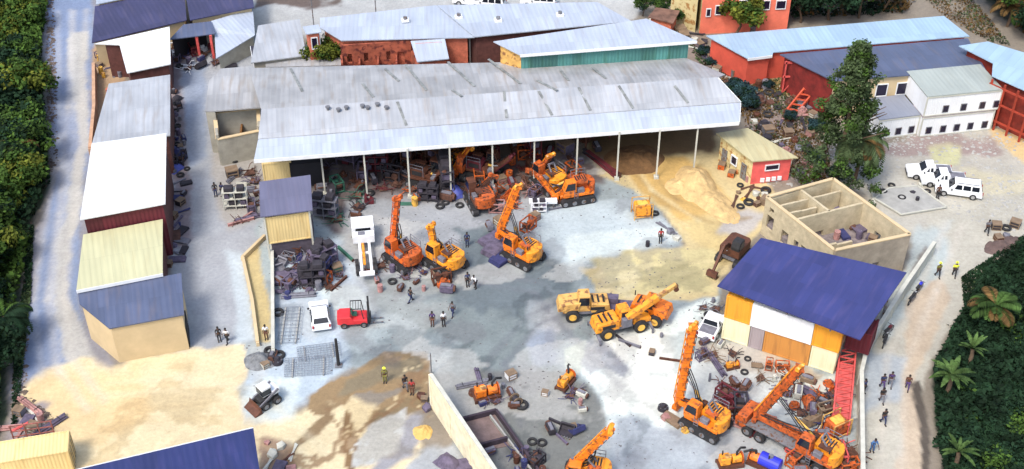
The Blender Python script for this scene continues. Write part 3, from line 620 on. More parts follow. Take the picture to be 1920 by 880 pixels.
# --- back roofs
_b('workshop_hall', 'green walled hall with pale flat pitched roof behind the big shed', 'building', PP((975, 103, 9.2), (1307, 77, 9.2), (1212, 35, 9.4), (925, 78, 9.4)), M['tan'], RF['pale'], wmats={0: RF['greenw'], 3: M['tanpaint']}, fascia=[0], inset=.4)
_b('warehouse', 'wide pale roofed warehouse behind the green walled hall, white cars parked beyond it', 'building', PP((890, 69, 6.4), (1184, 40, 6.4), (1120, 4, 6.6), (820, 10, 6.6)), M['dbrick'], RF['pale'], inset=.5)
_b('warehouse', 'pale roofed warehouse behind the roofless red brick room', 'building', PP((640, 76, 6.2), (890, 70, 6.2), (818, 10, 6.4), (600, 34, 6.4), (600, 52, 6.3)), M['brick'], RF['pale'], udir=(0, 1), inset=.5)
_b('warehouse', 'pale roofed low warehouse left of the small brick tower room', 'building', PP((470, 118, 4.2), (574, 104, 4.2), (562, 36, 4.4), (484, 48, 4.4)), M['gwall'], RF['pale2'])
_b('lean_to', 'narrow pale roofed lean-to between the brick room and the dark red bay', 'building', PP((782, 116, 5.2), (842, 110, 5.2), (834, 73, 6.12), (770, 77, 6.12)), M['brick'], RF['pale'])
_b('shack', 'pale low strip roof between the dark kiosk opening and the brick tower room', 'building', PP((498, 126, 3.6), (640, 122, 3.6), (640, 106, 3.7), (498, 110, 3.7)), M['brick'], RF['back'])
kb = _b('brick_tower_room', 'small brown brick room with pale flat roof beside the leafy tree', 'building', PP((574, 64, 7.4), (603, 60, 7.4), (597, 46, 7.4), (567, 50, 7.4)), M['brick'], RF['pale'], openings=[(0, .25, .75, 5.2, 6.6, 'window'), (1, .2, .8, 5, 6.6, 'window')])
_b('kiosk', 'small dark square opening kiosk with white edge at the left end of the back roofs', 'kiosk', PP((474, 112, 3.4), (502, 110, 3.4), (498, 84, 3.4), (470, 87, 3.4)), M['white'], mat('dark_roof_felt', (.03, .03, .05), .9, var=.5, scale=2), inset=.05, fascia=[0, 3])
br = thing('roofless_room', 'long roofless red brick room with crumbling plaster behind the shed', 'building', P(705, 140, 0)); bo = Vector(br.location)
bp_ = [p - bo for p in PP((642, 127, 3.9), (780, 112, 3.9), (770, 76, 5.8), (638, 85, 5.8))]
wm = MB(); brm = mat('patched_brick', T(195, 105, 78), 1, var=.5, scale=.9, rust=T(110, 50, 45))
for i, hl in enumerate(([(.1, .15, 1, 2), (.4, .46, 1, 2), (.7, .76, 1, 2)], [], [(.1, .2, 0, 2.2), (.3, .36, 1.2, 2.4), (.62, .68, 1.2, 2.4), (.85, .92, 1.2, 2.4)], [])):
    zt, ze = [(2.2, 2.2), (3.4, 5.6), (5.8, 5.8), (5.6, 3.4)][i]; hl = [(a_, b_, c_ + 2.2, d_ + 2.2) for a_, b_, c_, d_ in hl]; wall_holes(wm, bp_[i].to_2d(), bp_[(i + 1) % 4].to_2d(), zt, ze, .25, hl)
wm.build('wall', brm, br); MB().prism([p.to_2d() for p in bp_], 2.0, .02).build('floor', M['rubble'], br)
cc = sum(bp_, Vector()) / 4; q = MB()
for k in range(3): q.box((cc.x - 2.2 + 2.2 * k, cc.y, 3.0), (.2, 2.0, 2.0), .08)
q.build('inner_wall', brm, br)
bay = thing('brick_bay', 'dark red open brick bay with pale posts between two warehouse roofs', 'building', P(890, 118, 0)); bo = Vector(bay.location)
bq = [p - bo for p in PP((838, 122, 3.6), (986, 122, 3.6), (925, 84, 3.6), (838, 84, 3.6))]
wm = MB(); wall_holes(wm, bq[3].to_2d(), bq[2].to_2d(), 3.6, 3.6, .25, [(.1, .2, .8, 2.4), (.35, .5, 0, 2.4), (.7, .8, .8, 2.4)]); wm.build('wall', M['brick'], bay)
MB().prism([p.to_2d() for p in bq], 1.6, .02).build('floor', mat('bay_floor', T(150, 120, 110), 1, var=.5, scale=1), bay)
for f_ in (.12, .5, .75):
    p_ = bq[3].lerp(bq[2], f_); MB().box((p_.x, p_.y - 1.2, 2.6), (.2, .2, 5.2)).build('post', M['concL'], bay)
# --- salmon house, upper right
sh = _b('house', 'salmon two storey house with small dark windows at the top edge', 'house', [v + Vector((0, 0, 13)) for v in PP((1308, 66, 0), (1478, 58, 0), (1474, 10, 0), (1300, 16, 0))], M['salmon'], RF['tanr'], inset=.2,
   openings=[(0, .06, .1, 2.6, 3.6, 'window'), (0, .16, .26, 2.8, 4.0, 'window'), (0, .42, .5, 3.6, 4.6, 'window'), (0, .68, .76, 3.2, 4.4, 'window'), (0, .84, .94, 3.2, 4.3, 'window'), (0, .16, .24, 6.2, 7.4, 'window'), (0, .5, .58, 6.2, 7.4, 'window'), (0, .8, .88, 6.2, 7.4, 'window'), (0, .58, .64, 0, 2.2, 'door')], wmats={3: M['cream']})
_b('house', 'cream gable walled house left of the salmon house at the top edge', 'house', [v + Vector((0, 0, 10)) for v in PP((1252, 42, 0), (1306, 64, 0), (1302, 14, 0), (1262, 6, 0))], M['cream'], RF['tanr'], inset=.2)
_b('shack', 'low broken brick shack beside the salmon house', 'shack', PP((1215, 32, 2.8), (1262, 44, 2.8), (1275, 20, 2.8), (1230, 14, 2.8)), M['brick'], mat('rust_sheet_roof', T(140, 105, 90), 1, var=.5, scale=1))
_b('factory_hall', 'long light roofed red walled hall at upper right', 'building', PP((1402, 110, 3.9), (1448, 104, 3.9), (1450, 98, 3.9), (1818, 68, 3.9), (1770, 30, 4.1), (1324, 67, 4.1)), M['redwall'], RF['ltblue'], udir=(4, 5), inset=.35, fascia=[0])
_b('factory_hall', 'blue grey roofed hall beside the long red walled hall, windows on its near wall', 'building', PP((1563, 152, 5.4), (1848, 130, 5.4), (1815, 72, 4.6), (1462, 102, 4.6)), M['tan'], RF['bgrey'], inset=.35, wmats={3: mat('maroon_steel_wall', T(150, 45, 40), .9, var=.6, scale=.8)},
   openings=[(0, .05, .13, 2.7, 4.2, 'window'), (0, .30, .37, 2.7, 4.2, 'window'), (0, .44, .51, 2.7, 4.2, 'window'), (0, .9, .97, 0, 2.4, 'door')])
lr = _b('factory_hall', 'light blue roofed hall with red frame at the right edge', 'building', PP((1860, 142, 6.2), (1990, 200, 6.2), (1990, 120, 6.2), (1852, 78, 6.2), (1798, 86, 6.2), (1862, 118, 6.2)), mat('deep_red_wall', T(150, 50, 35), .9, var=.6, scale=.8), RF['ltblue'], udir=(3, 2), inset=.6)
rr, rL, rip = lr
for k in range(6):
    a = rL[0].lerp(rL[1], k / 5 * .95 + .03); f_ = MB(); f_.box((a.x - .2, a.y - .3, 3), (.2, .2, 6)); 
    f_.build('post', mat('red_brown_steel', T(190, 70, 45), .7, var=.3), rr)
f_ = MB(); a, b2 = rL[0], rL[1]
for z_ in (1.2, 3.4, 5.4): f_.beam((a.x - .2, a.y - .35, z_), (b2.x - .2, b2.y - .35, z_), .15, .2)
f_.build('rail', mat('red_brown_steel', (.5, .06, .03)), rr)
fr = thing('steel_frame', 'red leaning steel stair frame beside the blue grey roofed hall', 'steel frame', P(1510, 185, 0)); t = MB(); rs = M['redsteel']
for k in range(5):
    x = -2.6 + 1.3 * k
    t.beam((x, 1.2, 0), (x, 1.2, 4.4), .16, .16)
t.beam((-2.8, 1.2, 4.2), (3, 1.2, 4.2), .16, .25); t.beam((-2.8, 1.2, 2.3), (3, 1.2, 2.3), .16, .2); t.build('upright_frame', rs, fr)
t = MB(); t.beam((-2.6, -2.6, .1), (1.8, 1.1, 4.0), .2, .3); t.beam((-1.4, -3.0, .1), (3.0, .7, 4.0), .2, .3)
for k in range(9):
    f_ = k / 9; t.beam((-2.6 + 4.4 * f_, -2.6 + 3.7 * f_, .2 + 3.9 * f_), (-1.4 + 4.4 * f_, -3.0 + 3.7 * f_, .2 + 3.9 * f_), .3, .06)
t.build('stair', mat('orange_red_steel', T(225, 95, 60), .7, var=.3), fr)
t = MB(); t.beam((-2.6, 1.2, 0), (0, 1.2, 4.2), .1, .12); t.beam((0, 1.2, 0), (2.6, 1.2, 4.2), .1, .12); t.build('brace', rs, fr)
# --- stacked white cabins (upper right)
def cabin(name, label, a, b_, depth, z0, z1, wins, top='cont_g', group='stacked white site cabins'):
    a = Vector(a); b_ = Vector(b_); d = (b_ - a).to_2d(); nn = Vector((-d.y, d.x)).normalized(); Lw = d.length; ang = math.atan2(d.y, d.x)
    root = thing(name, label, 'cabin', (a.x, a.y, z0), ang, group); h = z1 - z0
    MB().prism([(0, 0), (Lw, 0), (Lw, depth), (0, depth)], h - .12, .02).build('body', RF['cont_w'], root)
    MB().prism([(-.04, -.04), (Lw + .04, -.04), (Lw + .04, depth + .04), (-.04, depth + .04)], h, h - .118).build('roof', RF[top], root)
    fr_ = MB()
    for x in (.03, Lw - .03): fr_.box((x, -.03, h / 2), (.14, .1, h - .15))
    for z_ in (.08, h - .2): fr_.box((Lw / 2, -.035, z_), (Lw - .2, .09, .12))
    fr_.build('corner_frame', M['concL'], root)
    for f0 in wins:
        wf = MB().box((Lw * f0, -.03, .80), (.72, .08, .92)).build('window', M['steel'], root)
        MB().box((Lw * f0, -.075, .80), (.56, .04, .76)).build('pane', M['violetw'], wf)
    return root
a0, a1 = P(1722, 257, 0), P(1856, 243, 0)
cabin('site_cabin', 'lower right white site cabin with a row of five small dark windows', a0, a1, 2.6, 0, 2.7, (.12, .32, .51, .70, .90))
cabin('site_cabin', 'upper right white site cabin, standing on the cabin with five windows', a0 + Vector((0, .02, 0)), a1 + Vector((.25, .02, 0)), 5.6, 2.72, 5.4, (.28, .52, .77, .96), 'cabroof')
dv = (a1 - a0).normalized(); nv = Vector((-dv.y, dv.x, 0))
a2, a3 = P(1642, 262, 0), P(1718, 252, 0)
cabin('site_cabin', 'left white site cabin with three small dark windows beside the tall tree', a2, a3, 4.4, 0, 2.7, (.22, .52, .84), 'cabroof2')
# --- kiosk with yellow roof by the sand
kr, kL, kip = _b('guard_kiosk', 'pink fronted kiosk with pale yellow hip roof beside the sand pile', 'kiosk', PP((1411, 303, 3.3), (1497, 296, 3.1), (1402, 240, 3.4), (1343, 250, 3.5)), M['cream'], RF['tanr'], inset=.35, wmats={0: M['pinkwall']},
   openings=[(0, .35, .68, 1.7, 2.3, 'window'), (3, .1, .25, 0, 2.0, 'door'), (3, .4, .55, 1, 2, 'window'), (3, .7, .85, 0, 2.0, 'door')])
for k in range(4):
    a = kip[0].lerp(kip[1], .3 + .15 * k); MB().box((a.x, a.y - .15, .5), (.45, .12, .5)).build('panel', M['white'], kr)
# --- unfinished blockwork building
ub = thing('unfinished_building', 'roofless sandcrete block building with bare window holes and roof beams', 'building', P(1570, 420, 0)); uo = Vector(ub.location)
U = [p - uo for p in PP((1438, 370, 4.6), (1565, 470, 4.6), (1706, 440, 4.6), (1562, 336, 4.6))]
wm = MB(); wall_holes(wm, U[0].to_2d(), U[1].to_2d(), 4.6, 4.6, .28, [(.06, .16, 1.3, 2.9), (.29, .39, .9, 2.5), (.48, .54, .9, 2.5), (.58, .68, .9, 2.5), (.08, .14, 3.3, 3.9), (.80, .9, .9, 2.5)])
wm.build('wall', M['block'], ub)
wm = MB(); wall_holes(wm, U[1].to_2d(), U[2].to_2d(), 4.6, 4.6, .28, [(.25, .33, .2, 1.2), (.55, .64, 1.0, 2.0)]); wm.build('wall', mat('grey_block', T(190, 178, 160), 1, var=.3, scale=.8, bump=.4), ub)
wm = MB(); wall_holes(wm, U[2].to_2d(), U[3].to_2d(), 4.6, 4.6, .28, [(.3, .38, 1, 2.4), (.7, .78, 1, 2.4)]); wm.build('wall', M['block'], ub)
wm = MB(); wall_holes(wm, U[3].to_2d(), U[0].to_2d(), 4.6, 4.2, .28, [(.2, .3, 1, 2.4), (.6, .75, 0, 2.4)]); wm.build('wall', M['block'], ub)
wm = MB(); a = U[0].lerp(U[1], .42); b2 = U[3].lerp(U[2], .42); wall_holes(wm, a.to_2d(), b2.to_2d(), 4.5, 4.5, .25, [(.3, .45, 0, 2.3)])
a = U[0].lerp(U[3], .5); b2 = U[0].lerp(U[1], .42).lerp(U[3].lerp(U[2], .42), .5); wall_holes(wm, a.to_2d(), b2.to_2d(), 4.5, 4.5, .25, [(.4, .6, 0, 2.3)]); a = U[0].lerp(U[1], .72); b2 = U[3].lerp(U[2], .72); wall_holes(wm, a.to_2d(), a.lerp(b2, .55).to_2d(), 3.2, 2.6, .25, [(.3, .6, 0, 2.3)]); wm.build('inner_wall', M['block'], ub)
for k in range(2):
    f_ = .14 + .14 * k; a = U[0].lerp(U[1], f_); b2 = U[3].lerp(U[2], f_); wm = MB(); wall_holes(wm, a.lerp(b2, .03).to_2d(), a.lerp(b2, .46 if k else .97).to_2d(), 4.3, 4.1, .22, [(.35, .5, 0, 2.3)] if k else [(.2, .28, 0, 2.3), (.6, .68, 0, 2.3)]); wm.build('inner_wall', M['block'], ub)
MB().prism([p.to_2d() for p in U], 1.6, .02).build('floor', M['rubble'], ub)
co = MB()
for i in range(4): co.beam(U[i] + Vector((0, 0, .05)), U[(i + 1) % 4] + Vector((0, 0, .05)), .36, .12)
co.build('coping', M['tan'], ub)
# --- blue roofed container depot
bs = thing('container_shed', 'large deep blue roof carried on stacked shipping containers', 'shed', P(1530, 640, 0)); so_ = Vector(bs.location)
V = [p - so_ for p in PP((1345, 536, 6.1), (1613, 637, 6.1), (1700, 511, 6.4), (1427, 446, 6.4))]
roof_slab('roof', V, RF['blue'], bs, .12, V[1] - V[0])
for i, fs in ((2, (.05, .35, .65, .95)), (1, (.5,))):
    for f_ in fs:
        a = V[i].lerp(V[(i + 1) % 4], f_); cI = sum(V, Vector()) / 4; a = a.lerp(cI, .06); MB().box((a.x, a.y, a.z / 2 - .08), (.2, .2, a.z - .16)).build('post', M['steel'], bs)
for f_ in (.2, .5, .8):
    a = V[0].lerp(V[1], f_); b2 = V[3].lerp(V[2], f_); MB().beam(a + Vector((0, 0, -.25)), b2 + Vector((0, 0, -.25)), .12, .22).build('rafter', M['steel'], bs)
def container(label, a, ang, Lw, m_, z0=0, h=2.59, d=2.44, group='shipping containers', doors=False, name='shipping_container'):
    root = thing(name, label, 'shipping container', (a[0], a[1], z0), ang, group)
    MB().prism([(.08, .06), (Lw - .08, .06), (Lw - .08, d - .06), (.08, d - .06)], h - .06, .12).build('body', m_, root)
    f_ = MB()
    for x in (.07, Lw - .07):
        for y in (.07, d - .07): f_.box((x, y, h / 2), (.15, .15, h - .02))
    for z_ in (.09, h - .07):
        for y in (.06, d - .06): f_.box((Lw / 2, y, z_), (Lw - .3, .12, .13))
        for x in (.06, Lw - .06): f_.box((x, d / 2, z_), (.12, d - .3, .13))
    f_.build('frame', m_, root)
    if doors:
        for k in (0, 1):
            dr = MB().box((Lw + .02, .14 + d / 4 + k * (d / 2 - .1), h / 2), (.06, d / 2 - .14, h - .3)).build('door', m_, root)
            bb = MB()
            for y in (.3, .75): bb.cyl((Lw + .08, .14 + k * (d / 2 - .1) + y, .2), (Lw + .08, .14 + k * (d / 2 - .1) + y, h - .2), .025, 6)
            bb.build('lock_bar', M['steel'], dr)
    return root
g0, g1 = P(1352, 634, 0), P(1556, 700, 0); dd = (g1 - g0); ang = math.atan2(dd.y, dd.x); u_ = dd.normalized(); GL = dd.length
at = lambda s_, off=0: g0 + u_ * s_ + Vector((-u_.y, u_.x, 0)) * off
s1 = .0
container('cream shipping container at the left end of the lower row', at(0), ang, 2.55, RF['cont_c'])
container('orange shipping container on top of the left cream one', at(0), ang, 2.45, RF['cont_o'], 2.6)
container('grey shipping container in the lower row beside the cream one at left', at(2.62), ang, 1.3, RF['cont_g'], d=2.3)
container('rusty brown orange shipping container in the middle of the lower row', at(3.98), ang, 4.3, RF['cont_b'])
container('bright white shipping container on top in the middle', at(2.5, -.1), ang, 5.7, RF['cont_w'], 2.62)
container('cream shipping container at the right end of the lower row', at(8.35), ang, 2.3, RF['cont_c'], doors=True)
container('deep yellow orange shipping container on top at the right end', at(8.25, -.05), ang, 2.5, mat('x', (0, 0, 0)) if 0 else RF['cont_o'], 2.62, doors=True)
container('dark maroon container coloured for the unlit depot interior behind the right end', at(10.9, 1.6), ang, 2.2, RF['maroonw'], 2.0, h=2.4)  # box coloured dark to stand in for the black depot interior
# --- grey roofed site office on yellow container
og = _b('site_office', 'small indigo grey roofed office above two yellow containers', 'office', PP((488, 407, 5.6), (586, 394, 5.6), (582, 328, 5.8), (486, 341, 5.8)), None, sheet_mat('violet_grey_roof_sheet', T(138, 138, 168, 2.1), stain=T(120, 110, 130), band=.3), inset=.25, th=.12, post={0: (.02, .98), 2: (.02, .98)})
ca = P(508, 472, 0); cb = P(584, 462, 0); dd = cb - ca; an = math.atan2(dd.y, dd.x)
plinth = building('plinth_store', 'low dark grey masonry store carrying the yellow container', 'store', [p for p in PP((508, 457, 1.9), (586, 445, 1.9), (586, 402, 1.9), (508, 410, 1.9))], mat('dark_masonry', T(100, 92, 105), 1, var=.4), mat('dark_slab', T(120, 110, 115), 1), inset=.03)
pa = P(502, 459, 1.92); pb = P(584, 447, 1.92); dd = pb - pa; an = math.atan2(dd.y, dd.x)
container('yellow shipping container under the office roof', (pa.x, pa.y), an, dd.length, RF['cont_y'], 1.92, h=3.3, d=2.6)
pa = P(497, 345, 0); container('yellow shipping container tucked under the left end of the big shed roof', (P(497, 352, 0).x, P(497, 352, 0).y), .14, 3.1, RF['cont_y'], 0.0, h=3.1)
# --- bottom left
_b('workshop_building', 'deep blue roofed building cut off by the bottom edge at left', 'building', PP((475, 803, 6), (490, 905, 6), (520, 1010, 6), (60, 1080, 6), (100, 892, 6)), M['tan'], RF['blue2'], udir=(4, 0), fascia=[4])
pa = P(-66, 905, 0); cbase = P(118, 885, 0)
yc = container('long weathered yellow shipping container at the bottom left corner', (P(-150, 936, 0).x, P(-150, 936, 0).y), .235, 12.19, RF['cont_y'], 0, doors=True)
# ================================================================== TREES AND PLANTS
def leafmat(name, c, var=.5):
    m = bpy.data.materials.new(name); m.use_nodes = True; n = m.node_tree; b = n.nodes['Principled BSDF']
    geo = n.nodes.new('ShaderNodeNewGeometry'); no = n.nodes.new('ShaderNodeTexNoise'); no.inputs['Scale'].default_value = .55; no.inputs['Detail'].default_value = 4
    n.links.new(geo.outputs['Position'], no.inputs['Vector']); r = n.nodes.new('ShaderNodeMapRange')
    for k_, v_ in zip(('From Min', 'From Max', 'To Min', 'To Max'), (.32, .68, 1 - var, 1 + var)): r.inputs[k_].default_value = v_
    n.links.new(no.outputs['Fac'], r.inputs['Value'])
    ri = n.nodes.new('ShaderNodeMapRange'); ri.inputs['To Min'].default_value = .6; ri.inputs['To Max'].default_value = 1.4; n.links.new(geo.outputs['Random Per Island'], ri.inputs['Value'])
    mm = n.nodes.new('ShaderNodeMath'); mm.operation = 'MULTIPLY'; n.links.new(r.outputs[0], mm.inputs[0]); n.links.new(ri.outputs[0], mm.inputs[1])
    mx = n.nodes.new('ShaderNodeMix'); mx.data_type = 'RGBA'; mx.blend_type = 'MULTIPLY'; mx.inputs[0].default_value = 1; mx.inputs[6].default_value = (*c, 1)
    n.links.new(mm.outputs[0], mx.inputs[7]); n.links.new(mx.outputs[2], b.inputs['Base Color']); b.inputs['Roughness'].default_value = .8; b.inputs['Specular IOR Level'].default_value = .12; return m
LF = dict(mid=leafmat('leaf_green', (.040, .078, .014)), dark=leafmat('leaf_dark_green', (.010, .026, .012)), olive=leafmat('leaf_olive', (.085, .100, .014)),
          conif=leafmat('leaf_grey_green', (.048, .072, .03)), brown=leafmat('leaf_brown', (.10, .060, .022)), palm=leafmat('palm_leaf', (.038, .075, .018)), bush=leafmat('leaf_blue_green', (.02, .045, .05)), pale=leafmat('leaf_pale_green', (.060, .105, .03)))
def quads_mesh(name, cen, nrm, tan, sw, sl, mi, mats):
    """one small leaf-shaped face for each row"""
    n = len(cen); bt = np.cross(nrm, tan); sw = sw[:, None]; sl = sl[:, None]
    v = np.stack([cen - tan * sl * .5, cen + bt * sw * .5, cen + tan * sl * .5 + nrm * sl * -.12, cen - bt * sw * .5], 1).reshape(-1, 3)
    me = bpy.data.meshes.new(name); me.vertices.add(4 * n); me.vertices.foreach_set('co', v.ravel().astype(np.float32))
    me.loops.add(4 * n); me.loops.foreach_set('vertex_index', np.arange(4 * n, dtype=np.int32)); me.polygons.add(n)
    me.polygons.foreach_set('loop_start', np.arange(0, 4 * n, 4, dtype=np.int32)); me.polygons.foreach_set('loop_total', np.full(n, 4, dtype=np.int32))
    for m_ in mats: me.materials.append(m_)
    me.polygons.foreach_set('material_index', mi.astype(np.int32)); me.update(calc_edges=True); return me
def rand_unit(rg, n):
    a = rg.normal(size=(n, 3)); return a / np.linalg.norm(a, axis=1)[:, None]
def crown_mesh(rg, clumps, nl, leaf, mats, flat=.75):
    """clumps: rows (x,y,z,r,matindex)"""
    cs = []; rs = []; ms = []
    for (x, y, z, r, mi) in clumps:
        k = max(6, int(nl * (r ** 1.6))); u = rand_unit(rg, k); rr = r * (rg.random(k) ** .45)[:, None]
        p = u * rr; p[:, 2] *= flat; cs.append(p + (x, y, z)); rs.append(u); ms.append(np.full(k, mi))
    c = np.concatenate(cs); u = np.concatenate(rs); mi = np.concatenate(ms)
    nr = u * .6 + rand_unit(rg, len(c)) * .7 + (0, 0, .45); nr /= np.linalg.norm(nr, axis=1)[:, None]
    t = np.cross(nr, rand_unit(rg, len(c))); t /= np.linalg.norm(t, axis=1)[:, None]
    s_ = leaf * (.6 + .8 * rg.random(len(c))); return quads_mesh('crown', c, nr, t, s_ * .6, s_, mi, mats)
def round_crown(seed, H, Rr, mats, leaf=.5, ncl=34, nl=70, low=.35):
    rg = np.random.default_rng(seed); cl = []
    for k in range(ncl):
        u = rand_unit(rg, 1)[0]; u[2] = abs(u[2]) * 1.0 - .15; q = .55 + .5 * rg.random()
        zz = H * low + (H * (1 - low)) * (.5 + .5 * u[2] * q) * .95; cl.append((u[0] * Rr * q, u[1] * Rr * q, zz, Rr * (.26 + .22 * rg.random()), int(rg.random() < .35)))
    return crown_mesh(rg, cl, nl, leaf, mats)
def trunk_mb(seed, H, r0, limbs=6, lean=.4):
    rg = random.Random(seed); mb = MB(); p = Vector((0, 0, 0)); pts = [p]; n = 5
    for k in range(n): p = p + Vector((rg.uniform(-1, 1) * lean, rg.uniform(-1, 1) * lean, H / n)); pts.append(p)
    for k in range(n): mb.cyl(pts[k], pts[k + 1], r0 * (1 - k / n * .75), 8, r0 * (1 - (k + 1) / n * .75), cap=False)
    for k in range(limbs):
        f_ = rg.uniform(.35, .9); i = int(f_ * n); a = pts[i].lerp(pts[min(n, i + 1)], f_ * n - i); t = rg.uniform(0, 2 * PI); L_ = H * .35 * (1.2 - f_)
        e = a + Vector((math.cos(t) * L_, math.sin(t) * L_, L_ * .7)); m_ = a.lerp(e, .5) + Vector((0, 0, -.15)); mb.cyl(a, m_, r0 * .4, 6, r0 * .25, cap=False); mb.cyl(m_, e, r0 * .25, 6, r0 * .08, cap=False)
    return mb
def make_tree(name, cat, crown_me, tr):
    root = thing(name, 'leafy tree', cat); tr.build('trunk', M['trunk'], root, smooth=True)
    c = bpy.data.objects.new('crown', crown_me); COL.objects.link(c); c.parent = root; return root
PROTO = []
for k, (mm, H, Rr) in enumerate((((LF['mid'], LF['olive']), 8, 3.4), ((LF['dark'], LF['mid']), 9, 3.6), ((LF['dark'], LF['dark']), 7.5, 3.6), ((LF['mid'], LF['dark']), 6.5, 3.0), ((LF['olive'], LF['mid']), 6, 2.9))):
    PROTO.append(('tree', round_crown(50 + k, H, Rr, mm), trunk_mb(80 + k, H * .8, .22), H))
_used = {}
def place_tree(k, loc, s, rz, label, group, cat='tree', name='broadleaf_tree'):
    if k not in _used:
        t = make_tree(name, cat, PROTO[k][1], PROTO[k][2]); _used[k] = t
    else: t = copy_tree(_used[k])
    t.location = loc; t.rotation_euler[2] = rz; t.scale = (s, s, s); t['label'] = label; t['group'] = group; t['category'] = cat; return t
KD = ['mid green broad tree', 'dark green tree with lighter tufts', 'very dark dense tree', 'small rounded green tree', 'yellowish olive green tree']
rg = random.Random(3)
# forest down the left edge: two ranks
cnt = 0; rank1 = [(70, -30, 0), (66, 20, 4), (60, 66, 0), (40, 112, 2), (64, 150, 4), (60, 205, 0), (62, 262, 3), (66, 318, 1), (52, 372, 0), (20, 420, 4), (22, 470, 3), (14, 520, 0), (2, 572, 4), (-14, 640, 2)]
rank2 = [(20, -10, 2), (14, 40, 1), (6, 96, 4), (0, 170, 2), (10, 235, 2), (14, 300, 1), (2, 352, 3), (-20, 440, 1), (-30, 520, 2), (-50, 600, 1), (-30, 720, 2), (-60, -20, 1), (-60, 80, 2), (-60, 200, 1), (-60, 330, 2)]
for i, (x, y, k) in enumerate(rank1):
    p = P(x - (18 if y < 450 else 42), y, 0) + Vector((0, 1.5, -2.2)); place_tree(k, p, rg.uniform(.6, 1.0), rg.uniform(0, 6), f'{KD[k]} by the left road, {ORD[i].replace("leftmost","first").replace(" from the left","")} from far end', 'trees lining the left road')
for i, (x, y, k) in enumerate(rank2):
    p = P(x - 10, y, 0) + Vector((0, 1.5, -2.6)); place_tree(k, p, rg.uniform(.8, 1.05), rg.uniform(0, 6), f'{KD[k]} at the left edge, number {["one","two","three","four","five","six","seven","eight","nine","ten","eleven","twelve","thirteen","fourteen","fifteen"][i]} from far end', 'woodland trees at the left edge')
# dark woods at lower right
rt = [(1890, 540, 2), (1940, 500, 1), (1830, 600, 2), (1905, 620, 1), (1960, 590, 2), (1830, 690, 2), (1890, 700, 3), (1950, 680, 1), (1800, 740, 3), (1860, 770, 2), (1920, 780, 1), (1980, 760, 2), (1800, 830, 2), (1850, 850, 1), (1910, 860, 2), (1960, 880, 2), (1830, 920, 2), (1890, 950, 1)]
rt.sort()
for i, (x, y, k) in enumerate(rt):
    p = P(x + 22, y + 20, 0) + Vector((0, 0, -4.0)); place_tree(k, p, rg.uniform(.62, .8), rg.uniform(0, 6), f'{KD[k]} in lower right woods, {ORD[i]}', 'dark woodland trees at lower right')
for i, (x, y, k, s) in enumerate([(1500, 30, 2, .8), (1555, 26, 2, 1.0), (1610, 22, 1, .9), (1660, 8, 3, .8), (1384, 56, 4, 1.0), (1860, 10, 2, .9), (1905, 40, 1, .9), (1950, 70, 2, .9)]):
    LB = ['leftmost tree behind the long light roofed hall', 'second tree from the left behind the long light roofed hall', 'third tree from the left behind the long light roofed hall', 'small tree at the right end of the row behind the long hall', 'small green tree in front of the salmon house', 'dark tree at the top right corner, leftmost of three', 'dark tree at the top right corner, middle of three', 'dark tree at the top right corner, lowest of three']
    place_tree(k, P(x, y + 12, 0) + Vector((0, 0, -.4)), s, rg.uniform(0, 6), LB[i], 'trees behind the upper right halls')
for i, (x, y, k, s) in enumerate([(1205, 24, 3, .42), (1240, 24, 3, .42), (1275, 40, 3, .4)]):
    place_tree(k, P(x, y + 6, 0), s, rg.uniform(0, 6), f'small brownish bush beyond the green hall, {ORD[i]}', 'bushes beyond the green walled hall', 'bush')
# shrubs by the shed corner, rubble strip
sb = [(1392, 180, .42), (1378, 166, .34), (1404, 196, .34), (1480, 218, .24), (1440, 158, .2), (1530, 300, .3), (1528, 240, .32), (1570, 330, .36), (1336, 118, .28), (1318, 96, .25)]
sb.sort()
bushm = round_crown(71, 5, 3.2, (LF['bush'], LF['dark']), leaf=.6)
PROTO.append(('bush', bushm, trunk_mb(90, 3, .15), 5))
for i, (x, y, s) in enumerate(sb): place_tree(5, P(x, y + 8, 0), s, rg.uniform(0, 6), f'dark bluish shrub on the rubble strip, {ORD[i]}', 'shrubs on the rubble strip', 'shrub', 'shrub')
# olive tree behind the big shed roof
tr = place_tree(4, P(612, 150, 0) + Vector((0, 0, 1.0)), .80, 1.0, 'bushy olive tree rising beside the brick tower room', 'trees behind the shed')
tr.children[0].name  # keeps its parts
